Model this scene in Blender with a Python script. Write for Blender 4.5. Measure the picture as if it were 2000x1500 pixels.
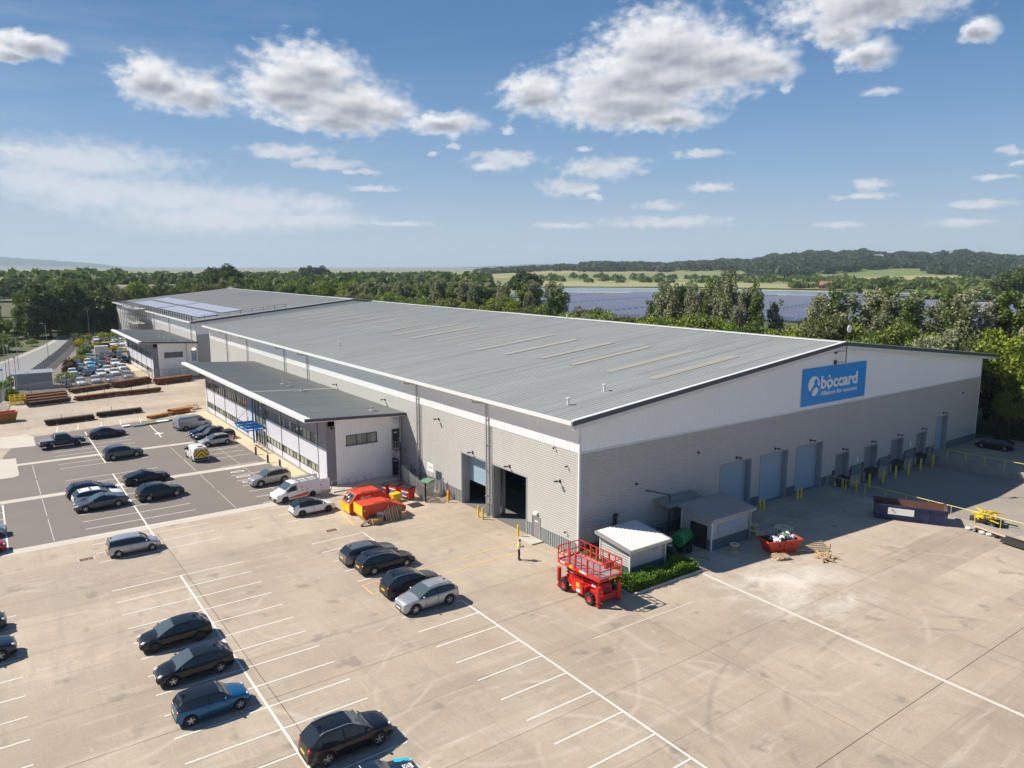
import bpy, math, random
import numpy as np
from mathutils import Vector, Matrix
from math import radians as R, sin, cos, pi, sqrt, atan2
random.seed(11); RNG = np.random.RandomState(5)
scene = bpy.context.scene; COL = scene.collection
for o in list(bpy.data.objects): bpy.data.objects.remove(o)

# ---------------- camera, world, sun, exposure ----------------
CP = (-39.51, -45.24, 24.0); YAW = 35.67; PITCH = math.degrees(math.atan(231/1445))
cd = bpy.data.cameras.new('camera'); cam = bpy.data.objects.new('camera', cd); COL.objects.link(cam)
cd.sensor_width = 36; cd.lens = 1445/2000*36; cd.clip_start = .5; cd.clip_end = 40000
cam.location = CP; cam.rotation_euler = (R(90-PITCH), 0, R(-YAW)); scene.camera = cam
SUN_EL = 45.0; SUN_TO = (0.72, -0.695)          # the way the shadows run on the ground
w = bpy.data.worlds.new('World'); scene.world = w; w.use_nodes = True
SKY_STR = 0.052
HAZE = True
BIG=[(10.9,12.0,2.38,1.61),(13.1,11.5,3.13,1.43),(21.0,13.4,4.3,2.1),(19.5,12.0,3.9,1.64),(23.7,11.3,4.23,1.85),(22.2,10.3,4.38,0.96),(26.1,11.1,2.6,1.2),(30.7,10.3,2.95,0.91),(46.4,15.2,4.96,2.54),(45.0,13.3,7.14,2.3),(43.6,11.6,6.73,1.77),(50.4,14.0,5.13,2.23),(37.2,12.4,2.45,1.53),(46.9,10.3,3.6,0.83),(53.8,13.3,2.01,1.12),(60.1,16.7,6.26,1.79),(60.0,13.7,1.84,0.98),(58.3,15.1,1.88,0.91),(66.4,14.2,0.98,0.86),(4.1,13.3,2.22,0.75),(3.0,12.7,1.35,0.52)]
MID=[(19.3,8.0,3.4,0.62),(22.1,7.3,2.93,0.5),(24.7,6.8,1.67,0.25),(25.6,5.6,2.07,0.29),(35.1,7.8,2.99,0.72),(34.1,7.3,1.92,0.44),(42.5,7.1,3.56,0.94),(39.9,5.8,2.67,0.74),(50.2,5.6,2.21,0.39),(49.5,8.0,2.21,0.42),(46.7,4.4,2.22,0.4),(47.2,3.2,5.46,0.5),(60.9,5.5,1.49,0.47),(60.6,4.7,2.18,0.27),(59.1,2.8,1.77,0.28),(67.9,5.5,1.35,0.25),(67.2,3.9,2.46,0.32),(68.7,7.1,0.8,0.37),(69.2,6.3,0.79,0.28),(35.3,9.8,0.69,0.35),(31.3,8.7,0.68,0.21),(29.8,8.2,0.53,0.22),(55.1,11.9,0.54,0.45),(41.8,5.1,0.99,0.3),(2.2,7.2,1.21,0.27)]
FAINT=[(3.7,5.4,3.15,0.63),(6.8,4.8,4.62,0.72),(11.4,4.6,4.3,0.68),(16.3,4.3,4.59,0.64),(21.3,4.4,2.2,0.36),(14.2,3.3,6.64,0.56),(20.5,3.3,4.42,0.33),(27.2,3.1,2.29,0.19),(6.1,6.8,6.12,0.64),(61.1,11.3,1.07,0.25),(66.5,2.8,1.69,0.26),(39.5,3.0,2.31,0.23),(41.0,8.5,0.57,0.18)]

HORIZON = (7.8, 8.8, 9.8); CLOUD_DARK = (4.9, 5.3, 6.1); CLOUD_LIT = (12.0, 12.2, 12.6)
class NT:                                        # small node-tree writer
    def __init__(s, t): s.t = t; s.n = t.nodes; s.l = t.links
    def put(s, sock, v):
        if isinstance(v, bpy.types.NodeSocket): s.l.new(v, sock)
        elif v is not None: sock.default_value = v
    def m(s, op, a, b=None, c=None, clamp=False):
        n = s.n.new('ShaderNodeMath'); n.operation = op; n.use_clamp = clamp
        for i, v in enumerate((a, b, c)):
            if v is not None: s.put(n.inputs[i], v)
        return n.outputs[0]
    def v(s, op, a, b=None, c=None):
        n = s.n.new('ShaderNodeVectorMath'); n.operation = op
        for i, x in enumerate((a, b, c)):
            if x is not None: s.put(n.inputs[i], x)
        return n.outputs['Value'] if op in ('LENGTH', 'DOT_PRODUCT', 'DISTANCE') else n.outputs[0]
    def noise(s, vec, scale=1, det=3, rough=.5, dist=0, out='Fac'):
        n = s.n.new('ShaderNodeTexNoise'); s.put(n.inputs['Vector'], vec); s.put(n.inputs['Scale'], scale)
        n.inputs['Detail'].default_value = det; n.inputs['Roughness'].default_value = rough; n.inputs['Distortion'].default_value = dist
        return n.outputs[out]
    def ramp(s, f, pts):
        n = s.n.new('ShaderNodeValToRGB'); s.put(n.inputs[0], f); e = n.color_ramp.elements
        while len(e) < len(pts): e.new(.5)
        for i, (p, c) in enumerate(pts):
            e[i].position = p; e[i].color = (c, c, c, 1) if not isinstance(c, tuple) else (*c, 1)
        return n.outputs[0]
    def mix(s, f, a, b, mode='MIX'):
        n = s.n.new('ShaderNodeMix'); n.data_type = 'RGBA'; n.blend_type = mode
        s.put(n.inputs[0], f)
        for i, x in ((6, a), (7, b)):
            if isinstance(x, tuple): x = (*x, 1) if len(x) == 3 else x
            s.put(n.inputs[i], x)
        return n.outputs[2]
    def step(s, x, lo, hi):
        n = s.n.new('ShaderNodeMapRange'); n.interpolation_type = 'SMOOTHSTEP'; s.put(n.inputs[0], x)
        s.put(n.inputs[1], lo); s.put(n.inputs[2], hi); return n.outputs[0]
    def sep(s, x):
        n = s.n.new('ShaderNodeSeparateXYZ'); s.put(n.inputs[0], x); return n.outputs
    def comb(s, x, y, z=0):
        n = s.n.new('ShaderNodeCombineXYZ')
        for i, q in enumerate((x, y, z)): s.put(n.inputs[i], q)
        return n.outputs[0]

def build_world():
    T = NT(w.node_tree); T.n.clear()
    sky = T.n.new('ShaderNodeTexSky'); sky.sky_type = 'NISHITA'; sky.sun_disc = False
    sky.sun_elevation = R(SUN_EL); sky.sun_rotation = math.atan2(-SUN_TO[0], -SUN_TO[1])
    sky.altitude = 50; sky.air_density = 1.0; sky.dust_density = 1.3; sky.ozone_density = 2.2
    d = T.n.new('ShaderNodeTexCoord').outputs['Generated']; x, y, z = T.sep(d)
    az = T.m('MULTIPLY', T.m('ARCTAN2', x, y), 180/pi); el = T.m('MULTIPLY', T.m('ARCSINE', z), 180/pi)
    P = T.comb(az, el, 0)
    def field(lst, p, sx=1.0):
        d_ = None
        for a, e, ra, re in lst:
            q = T.v('LENGTH', T.v('MULTIPLY_ADD', p, (1/(ra*sx), 1/(re*sx), 0), (-a/(ra*sx), -e/(re*sx), 0)))
            d_ = q if d_ is None else T.m('SMOOTH_MIN', d_, q, .35)
        return T.m('SUBTRACT', 1.0, d_)
    stretch = T.v('MULTIPLY', P, (1, 1.5, 1))
    warp = T.v('MULTIPLY', T.v('SUBTRACT', T.noise(stretch, .5, 5, .6, out='Color'), (.5, .5, .5)), (2.6, 1.6, 0))
    warp2 = T.v('MULTIPLY', T.v('SUBTRACT', T.noise(stretch, 1.6, 4, .6, out='Color'), (.5, .5, .5)), (1.3, .55, 0))
    Pb = T.v('ADD', P, warp); Pm = T.v('ADD', P, warp2)
    fb = field(BIG, Pb, 1.16); fm = field(MID, Pm, 1.15); ff = field([(a, e, ra*1.1, re*(1.9 if a < 25 else 1)) for a, e, ra, re in FAINT], Pm, 1.2)
    fine = T.noise(stretch, 1.0, 5, .5); big = T.noise(stretch, .42, 2, .4)
    off = T.noise(T.v('ADD', stretch, (-.30, .55, 0)), .42, 2, .4); mid_ = T.noise(stretch, .85, 2, .4); mo = T.noise(T.v('ADD', stretch, (-.20, .34, 0)), .85, 2, .4)
    low = field([(a+.12*ra, e-.30*re, ra*.95, re*.80) for a, e, ra, re in BIG], Pb, 1.0)
    db = T.m('ADD', fb, T.m('MULTIPLY', T.m('SUBTRACT', fine, .5), .95)); ab = T.step(db, -.08, .62)
    dm = T.m('ADD', fm, T.m('MULTIPLY', T.m('SUBTRACT', fine, .5), 1.4)); am = T.m('MULTIPLY', T.step(dm, .02, .75), .82)
    df = T.m('ADD', ff, T.m('MULTIPLY', T.m('SUBTRACT', fine, .5), 1.1)); af = T.m('MULTIPLY', T.step(df, -.2, .9), .72)
    veil = T.m('MULTIPLY', T.step(T.noise(T.v('MULTIPLY', P, (.05, .35, 1)), 1.2, 4, .6), .40, .8), T.m('MULTIPLY', T.step(az, 48, 0), .26))
    relief = T.m('ADD', T.m('MULTIPLY', T.m('SUBTRACT', big, off), 1.1), T.m('MULTIPLY', T.m('SUBTRACT', mid_, mo), .55))
    core = T.m('MULTIPLY', T.step(T.m('ADD', low, T.m('MULTIPLY', T.m('SUBTRACT', mid_, .5), .35)), .0, .95), .80)
    lit = T.m('SUBTRACT', T.m('ADD', .90, relief), core, clamp=True)
    colb = T.mix(lit, CLOUD_DARK, CLOUD_LIT)
    litm = T.m('ADD', .66, relief, clamp=True); colm = T.mix(litm, tuple(v*1.28 for v in CLOUD_DARK), tuple(v*.96 for v in CLOUD_LIT))
    base = sky.outputs[0]
    tint = T.mix(T.step(el, -2, 18), (1.0, 1.0, 1.0), (.92, 1.12, 1.24))
    base = T.mix(1.0, base, tint, 'MULTIPLY')
    e01 = T.m('DIVIDE', T.m('ADD', el, 2), 42, clamp=True)
    air = T.ramp(e01, [(.04, (.58, .665, .73)), (.11, (.47, .59, .72)), (.20, (.30, .465, .68)), (.30, (.19, .36, .61)), (.42, (.105, .245, .49)), (1, (.04, .12, .30))])
    air = T.v('MULTIPLY', air, (13.6, 13.6, 13.6)); base = T.mix(.88, base, air)
    c = T.mix(veil, base, HORIZON)
    c = T.mix(af, c, tuple(v*.9 for v in CLOUD_LIT)); c = T.mix(am, c, colm); c = T.mix(ab, c, colb)
    bg = T.n.new('ShaderNodeBackground'); T.put(bg.inputs[0], c); bg.inputs[1].default_value = SKY_STR
    out = T.n.new('ShaderNodeOutputWorld'); T.l.new(bg.outputs[0], out.inputs[0])
build_world()
sl = bpy.data.lights.new('sun', 'SUN'); sl.energy = 5.0; sl.angle = R(.55); sl.color = (1, .93, .815)
so = bpy.data.objects.new('sun', sl); COL.objects.link(so)
so.rotation_euler = Vector((SUN_TO[0]*cos(R(SUN_EL)), SUN_TO[1]*cos(R(SUN_EL)), -sin(R(SUN_EL)))).to_track_quat('-Z', 'Y').to_euler()
scene.view_settings.view_transform = 'Standard'; scene.view_settings.look = 'None'; scene.view_settings.gamma = 1
scene.view_settings.exposure = 0.52
scene.render.engine = 'CYCLES'; scene.cycles.max_bounces = 5; scene.cycles.diffuse_bounces = 3
w.cycles.sampling_method = 'MANUAL'; w.cycles.sample_map_resolution = 256

# ---------------- materials ----------------
MT = {}
def mat(name, col, rough=.6, metal=0, coat=0, var=0, vscale=.3, bump=0, bscale=5, emit=0, alpha=None, spec=.5, streak=0, wear=None):
    if name in MT: return MT[name]
    m = bpy.data.materials.new(name); m.use_nodes = True; T = NT(m.node_tree); b = T.n['Principled BSDF']
    b.inputs['Base Color'].default_value = (*col, 1); b.inputs['Roughness'].default_value = rough
    b.inputs['Metallic'].default_value = metal; b.inputs['Coat Weight'].default_value = coat
    b.inputs['Coat Roughness'].default_value = .04; b.inputs['Specular IOR Level'].default_value = spec
    if var or bump:
        p = T.n.new('ShaderNodeNewGeometry').outputs['Position']
    if var:
        f = T.noise(p, vscale, 5, .6)
        c_ = T.mix(1, (*col, 1), T.ramp(f, [(.25, 1-var), (.75, 1+var)]), 'MULTIPLY')
        if wear: c_ = T.mix(T.m('MULTIPLY', T.step(T.noise(T.v('MULTIPLY', T.n.new('ShaderNodeTexCoord').outputs['Object'], (1, 1, .6)), wear[1], 7, .7), wear[2], wear[3]), wear[4]), c_, wear[0])
        if streak: c_ = T.mix(1, c_, T.ramp(T.noise(T.v('MULTIPLY', p, (1.6, 1.6, .12)), 1, 5, .65), [(.3, 1-streak), (.7, 1+streak)]), 'MULTIPLY')
        T.put(b.inputs['Base Color'], c_)
    if bump:
        n = T.n.new('ShaderNodeBump'); n.inputs['Distance'].default_value = .02; n.inputs['Strength'].default_value = bump
        T.put(n.inputs['Height'], T.noise(p, bscale, 4, .6)); T.l.new(n.outputs[0], b.inputs['Normal'])
    if emit: b.inputs['Emission Color'].default_value = (*col, 1); b.inputs['Emission Strength'].default_value = emit
    MT[name] = m; return m
mat('white_cladding', (.85, .85, .84), .42, var=.02, vscale=.1)
mat('grey_cladding', (.425, .415, .395), .45, var=.05, vscale=.1, streak=.04)
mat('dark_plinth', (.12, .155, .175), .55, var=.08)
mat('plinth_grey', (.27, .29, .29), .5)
mat('trim_grey', (.30, .31, .32), .5)
mat('edge_dark', (.062, .075, .09), .5)
mat('gutter_pale', (.66, .67, .66), .45)
mat('door_blue', (.27, .38, .46), .45, var=.04)
mat('door_grey', (.24, .23, .225), .5)
mat('dock_grey', (.20, .21, .23), .5)
mat('black_rubber', (.02, .02, .022), .75)
mat('dark_metal', (.05, .052, .055), .45, metal=.3)
mat('galv', (.42, .43, .44), .42, metal=.55, var=.08, vscale=2)
mat('yellow_paint', (.78, .56, .02), .45, var=.06, vscale=2)
mat('yellow_rail', (.62, .55, .10), .45)
mat('red_paint', (.58, .020, .014), .45, var=.12, vscale=1.2, wear=((.42, .16, .12), 2.2, .52, .75, .4))
mat('skip_red', (.58, .055, .02), .5, var=.15, vscale=.9, wear=((.24, .07, .04), 1.6, .5, .68, .65))
mat('skip_yellow', (.80, .53, .015), .45, var=.1, vscale=2, wear=((.45, .33, .12), 2, .52, .7, .5))
mat('white_paint', (.80, .80, .79), .5)
mat('lilac_panel', (.60, .60, .66), .4, var=.02)
mat('purple_panel', (.215, .205, .245), .45, var=.03)
mat('frame_dark', (.085, .11, .13), .4)
mat('blue_steel', (.015, .19, .50), .35)
mat('sign_blue', (.003, .27, .72), .4)
mat('concrete_wall', (.33, .31, .28), .85, var=.18, vscale=.7, bump=.3)
mat('kerb', (.46, .43, .38), .85, var=.12, vscale=1)
mat('wood', (.42, .29, .17), .8, var=.2, vscale=2.5)
mat('wood_pale', (.60, .46, .30), .8, var=.15, vscale=2.5)
mat('cardboard', (.48, .31, .16), .85, var=.12, vscale=2)
mat('rust', (.185, .075, .028), .85, var=.35, vscale=1.1)
mat('rust_dark', (.060, .036, .028), .8, var=.3, vscale=1.1)
mat('rust_orange', (.42, .17, .04), .85, var=.25, vscale=1.2)
mat('green_plastic', (.012, .17, .055), .4, var=.1)
mat('green_dull', (.10, .22, .15), .5, var=.08)
mat('dark_green_fence', (.015, .05, .035), .5)
mat('tank_black', (.012, .013, .016), .35)
mat('blue_skip', (.014, .03, .10), .55, var=.3, vscale=1, wear=((.12, .06, .04), 1.6, .56, .66, .8))
mat('rust_inside', (.17, .075, .045), .85, var=.3, vscale=.8)
mat('tyre', (.018, .018, .019), .8)
mat('rim_silver', (.55, .55, .56), .3, metal=.8)
mat('rim_dark', (.05, .05, .055), .35, metal=.5)
mat('lens', (.75, .78, .8), .08, coat=1)
mat('tail_red', (.42, .008, .01), .15, coat=1)
mat('plate_white', (.8, .8, .78), .4); mat('plate_yellow', (.80, .55, .03), .4)
mat('trim_black', (.02, .021, .023), .5)
mat('orange_band', (.75, .13, .02), .4)
mat('skin', (.42, .22, .14), .6); mat('cloth_black', (.018, .018, .024), .85)
mat('hi_vis', (.55, .80, .03), .6); mat('shirt', (.62, .60, .62), .8)
mat('cone_orange', (.85, .10, .02), .5); mat('curtain', (.55, .52, .40), .8)
mat('interior_blue', (.015, .06, .22), .5); mat('interior_floor', (.17, .165, .16), .6, var=.1)
mat('soil', (.16, .11, .07), .95, var=.3, vscale=2)
mat('bag_white', (.75, .75, .74), .6); mat('bag_navy', (.02, .03, .09), .5); mat('bag_green', (.05, .16, .06), .6)
mat('lit_lamp', (1, .75, .3), .4, emit=4)
mat('solar_panel', (.075, .09, .13), .3, coat=.3, var=.12, vscale=.02)
mat('solar_pale', (.34, .35, .44), .3, var=.06)
mat('bark', (.10, .075, .05), .9, var=.25, vscale=2)
mat('brick_house', (.20, .11, .08), .9, var=.1); mat('house_roof', (.34, .15, .12), .85, var=.1); mat('render_white', (.6, .6, .57), .8)
mat('stone_far', (.38, .33, .27), .9)
def glass_mat():
    m = bpy.data.materials.new('window_glass'); m.use_nodes = True; b = m.node_tree.nodes['Principled BSDF']
    b.inputs['Base Color'].default_value = (.018, .024, .03, 1); b.inputs['Roughness'].default_value = .04
    b.inputs['Specular IOR Level'].default_value = .6; MT['glass'] = m
    m = m.copy(); m.name = 'sky_tinted_windscreen'; m.node_tree.nodes['Principled BSDF'].inputs['Base Color'].default_value = (.07, .095, .11, 1); MT['sky_tinted_screen'] = m  # paler base colour stands in for sky reflected in the windscreen
    m = bpy.data.materials.new('office_glass'); m.use_nodes = True; T = NT(m.node_tree); b = T.n['Principled BSDF']
    p = T.n.new('ShaderNodeNewGeometry').outputs['Position']     # pale blinds behind most panes
    cell = T.n.new('ShaderNodeTexWhiteNoise'); T.put(cell.inputs['Vector'], T.v('SNAP', p, (1.22, 1.22, 3.2)))
    T.put(b.inputs['Base Color'], T.ramp(cell.outputs['Value'], [(0, (.04, .055, .06)), (.3, (.12, .14, .13)), (.55, (.34, .35, .28)), (1, (.26, .28, .24))]))
    b.inputs['Roughness'].default_value = .08; MT['office_glass'] = m
glass_mat()

def roof_mat(name, a, b_, stain):
    m = bpy.data.materials.new(name); m.use_nodes = True; T = NT(m.node_tree); b = T.n['Principled BSDF']
    p = T.n.new('ShaderNodeNewGeometry').outputs['Position']
    f = T.noise(p, .035, 5, .65); s = T.noise(T.v('MULTIPLY', p, (.03, 1.4, .1)), 1, 4, .6)
    c = T.mix(f, a, b_); c = T.mix(T.m('MULTIPLY', T.step(s, .45, .75), stain), c, (.15, .15, .14))
    sh = T.n.new('ShaderNodeTexWhiteNoise'); T.put(sh.inputs['Vector'], T.v('SNAP', p, (6.4, 1.0, 9)))
    c = T.mix(1, c, T.ramp(sh.outputs['Value'], [(0, .95), (1, 1.05)]), 'MULTIPLY')
    T.put(b.inputs['Base Color'], c); b.inputs['Roughness'].default_value = .48; b.inputs['Metallic'].default_value = .15; MT[name] = m
roof_mat('roof_sheet', (.285, .298, .285), (.37, .375, .352), .5)
roof_mat('roof_low', (.205, .225, .215), (.26, .275, .26), .45)
def skylight():
    m = bpy.data.materials.new('rooflight'); m.use_nodes = True; T = NT(m.node_tree); b = T.n['Principled BSDF']
    p = T.n.new('ShaderNodeNewGeometry').outputs['Position']
    T.put(b.inputs['Base Color'], T.mix(T.noise(T.v('MULTIPLY', p, (.3, 2, 1)), .8, 4, .6), (.315, .305, .265), (.40, .35, .27)))
    b.inputs['Roughness'].default_value = .5; MT['rooflight'] = m
skylight()

def paint(name, col, metal=.0):
    if name in MT: return MT[name]
    m = mat(name, col, .32 if metal else .3, metal=metal, coat=.8, spec=.15); return m

def ground_mat():
    # concrete: cast slabs, joints, scuffs, turning marks, spilt powder
    m = bpy.data.materials.new('yard_concrete'); m.use_nodes = True; T = NT(m.node_tree); b = T.n['Principled BSDF']
    p = T.n.new('ShaderNodeNewGeometry').outputs['Position']; x, y, z = T.sep(p)
    f = T.noise(p, .16, 7, .62); c = T.ramp(f, [(.25, (.345, .275, .208)), (.5, (.415, .336, .255)), (.75, (.475, .395, .307))])
    slab = T.n.new('ShaderNodeTexWhiteNoise')
    T.put(slab.inputs['Vector'], T.comb(T.m('FLOOR', T.m('DIVIDE', T.m('ADD', x, 28.2), 24)), T.m('FLOOR', T.m('DIVIDE', T.m('ADD', y, 1.2), 4.75)), 0))
    c = T.mix(1, c, T.ramp(slab.outputs['Value'], [(0, .85), (1, 1.08)]), 'MULTIPLY')
    for sc, vec, lo, hi, k, colr in ((.9, (1, .14, 1), .46, .78, .50, (.27, .225, .185)), (1.4, (.12, 1, 1), .5, .8, .42, (.60, .53, .45)), (.05, (1, 1, 1), .5, .72, .45, (.30, .25, .21)), (.35, (1, 1, 1), .52, .74, .40, (.30, .25, .205)), (3.2, (1, .2, 1), .56, .8, .35, (.60, .54, .46))):
        g = T.noise(T.v('MULTIPLY', p, vec), sc, 6, .65, dist=.6); c = T.mix(T.m('MULTIPLY', T.step(g, lo, hi), k), c, colr)
    spk = T.noise(p, 7, 3, .7); c = T.mix(1, c, T.ramp(spk, [(.3, .90), (.7, 1.09)]), 'MULTIPLY')
    wob = T.v('ADD', p, T.v('MULTIPLY', T.v('SUBTRACT', T.noise(p, .12, 2, out='Color'), (.5, .5, .5)), (2.2, 2.2, 0)))
    brk = T.step(T.noise(p, .35, 3), .42, .6)
    for cx, cy, r, wd, k, dark in ((-20, -22, 9.5, .16, .5, 0), (-21, -23, 7.6, .16, .45, 0), (-25, -6, 6.0, .14, .4, 0), (-36, 12, 7.5, .16, .4, 0), (-38, 2, 10, .18, .4, 0), (-33, -12, 6.5, .2, .5, 0), (-36, -13, 4.4, .18, .5, 0), (-12, -22, 7.5, .13, .35, 0), (-21, 3, 5.5, .12, .35, 0), (2, -34, 13, .16, .45, 1), (1, -33, 15.2, .16, .45, 1), (-16, -12, 8, .14, .35, 0), (4, -15, 11, .2, .35, 0), (-34, 26, 9, .16, .3, 0), (14, -24, 12, .2, .3, 0)):
        d = T.v('DISTANCE', T.v('MULTIPLY', wob, (1, 1, 0)), (cx, cy, 0)); ln = T.m('SUBTRACT', 1, T.m('DIVIDE', T.m('ABSOLUTE', T.m('SUBTRACT', d, r)), wd*1.6), clamp=True)
        c = T.mix(T.m('MULTIPLY', T.m('MULTIPLY', ln, brk), k*(.9 if dark else .8)), c, (.17, .15, .13) if dark else (.58, .51, .43))
    pw = T.m('SUBTRACT', 1.0, T.m('DIVIDE', T.v('DISTANCE', T.v('MULTIPLY', wob, (1, 1, 0)), (8.5, -14.5, 0)), 11.0), clamp=True)
    pn = T.noise(T.v('MULTIPLY', p, (.6, 1, 1)), .45, 7, .72, dist=.5)
    c = T.mix(T.m('MULTIPLY', T.step(T.m('MULTIPLY', T.m('POWER', pw, .6), pn), .26, .62), .75), c, (.66, .62, .56))
    oil = T.noise(p, .5, 3, .5); c = T.mix(T.m('MULTIPLY', T.step(oil, .62, .72), .5), c, (.17, .15, .13))
    T.put(b.inputs['Base Color'], c); b.inputs['Roughness'].default_value = .82
    bp = T.n.new('ShaderNodeBump'); bp.inputs['Distance'].default_value = .01; bp.inputs['Strength'].default_value = .3; T.put(bp.inputs['Height'], spk); T.l.new(bp.outputs[0], b.inputs['Normal'])
    MT['concrete'] = m
    def simple(name, c0, c1, sc, extra=None, rough=.85):
        m = bpy.data.materials.new(name); m.use_nodes = True; T = NT(m.node_tree); b = T.n['Principled BSDF']
        p = T.n.new('ShaderNodeNewGeometry').outputs['Position']
        c = T.mix(T.noise(p, sc, 6, .65), c0, c1)
        g = T.noise(T.v('MULTIPLY', p, (.3, 1, 1)), .5, 5, .6, dist=.8); c = T.mix(T.m('MULTIPLY', T.step(g, .48, .8), .35), c, tuple(v*1.45 for v in c0))
        g = T.noise(p, 9, 2, .7); c = T.mix(1, c, T.ramp(g, [(.3, .9), (.7, 1.1)]), 'MULTIPLY')
        if extra: c = extra(T, p, c)
        T.put(b.inputs['Base Color'], c); b.inputs['Roughness'].default_value = rough; MT[name] = m
    simple('tarmac', (.145, .126, .110), (.205, .180, .158), .10)
    simple('road_tarmac', (.20, .205, .20), (.245, .245, .235), .1)
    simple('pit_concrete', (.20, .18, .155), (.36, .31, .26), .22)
    simple('strip_concrete', (.45, .41, .35), (.55, .50, .43), .3)
    simple('buff_paving', (.50, .385, .25), (.60, .475, .32), .5)
    simple('verge', (.075, .09, .028), (.16, .15, .06), .12)
    def fields(T, p, c):
        v = T.n.new('ShaderNodeTexVoronoi'); T.put(v.inputs['Vector'], T.v('MULTIPLY', p, (.0022, .0045, 0))); v.inputs['Scale'].default_value = 1
        x, y, z = T.sep(p); r = T.v('LENGTH', T.v('MULTIPLY', p, (1, 1, 0)))
        s = T.sep(v.outputs['Color'])
        fc = T.ramp(s[0], [(0, (.11, .16, .035)), (.35, (.20, .21, .07)), (.6, (.33, .28, .13)), (.85, (.10, .15, .04)), (1, (.30, .26, .13))])
        far = T.step(r, 520, 620); c = T.mix(far, c, fc)
        marsh = T.step(r, 3000, 3800); c = T.mix(marsh, c, T.mix(T.noise(T.v('MULTIPLY', p, (.0006, .0006, 0)), 1, 4), (.14, .15, .07), (.22, .21, .13)))
        c = T.mix(T.step(r, 7600, 8000), c, (.045, .065, .06))
        return c
    simple('terrain', (.05, .062, .022), (.105, .11, .045), .06, fields, .95)
ground_mat()
def water_mat():
    m = bpy.data.materials.new('water'); m.use_nodes = True; T = NT(m.node_tree); b = T.n['Principled BSDF']
    b.inputs['Base Color'].default_value = (.16, .20, .24, 1); b.inputs['Roughness'].default_value = .25; MT['water'] = m
    m = bpy.data.materials.new('air'); m.use_nodes = True; T = NT(m.node_tree); T.n.clear(); v = T.n.new('ShaderNodeVolumePrincipled'); v.inputs['Density'].default_value = 9e-5
    v.inputs['Color'].default_value = (.68, .85, 1, 1); v.inputs['Anisotropy'].default_value = .1; o = T.n.new('ShaderNodeOutputMaterial'); T.l.new(v.outputs[0], o.inputs['Volume']); MT['air'] = m
water_mat()
mat('sand', (.42, .38, .28), .9, var=.1, vscale=.02); mat('field_green', (.11, .20, .03), .95, var=.1, vscale=.01); mat('field_pale', (.28, .27, .12), .95, var=.15, vscale=.01)

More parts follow.
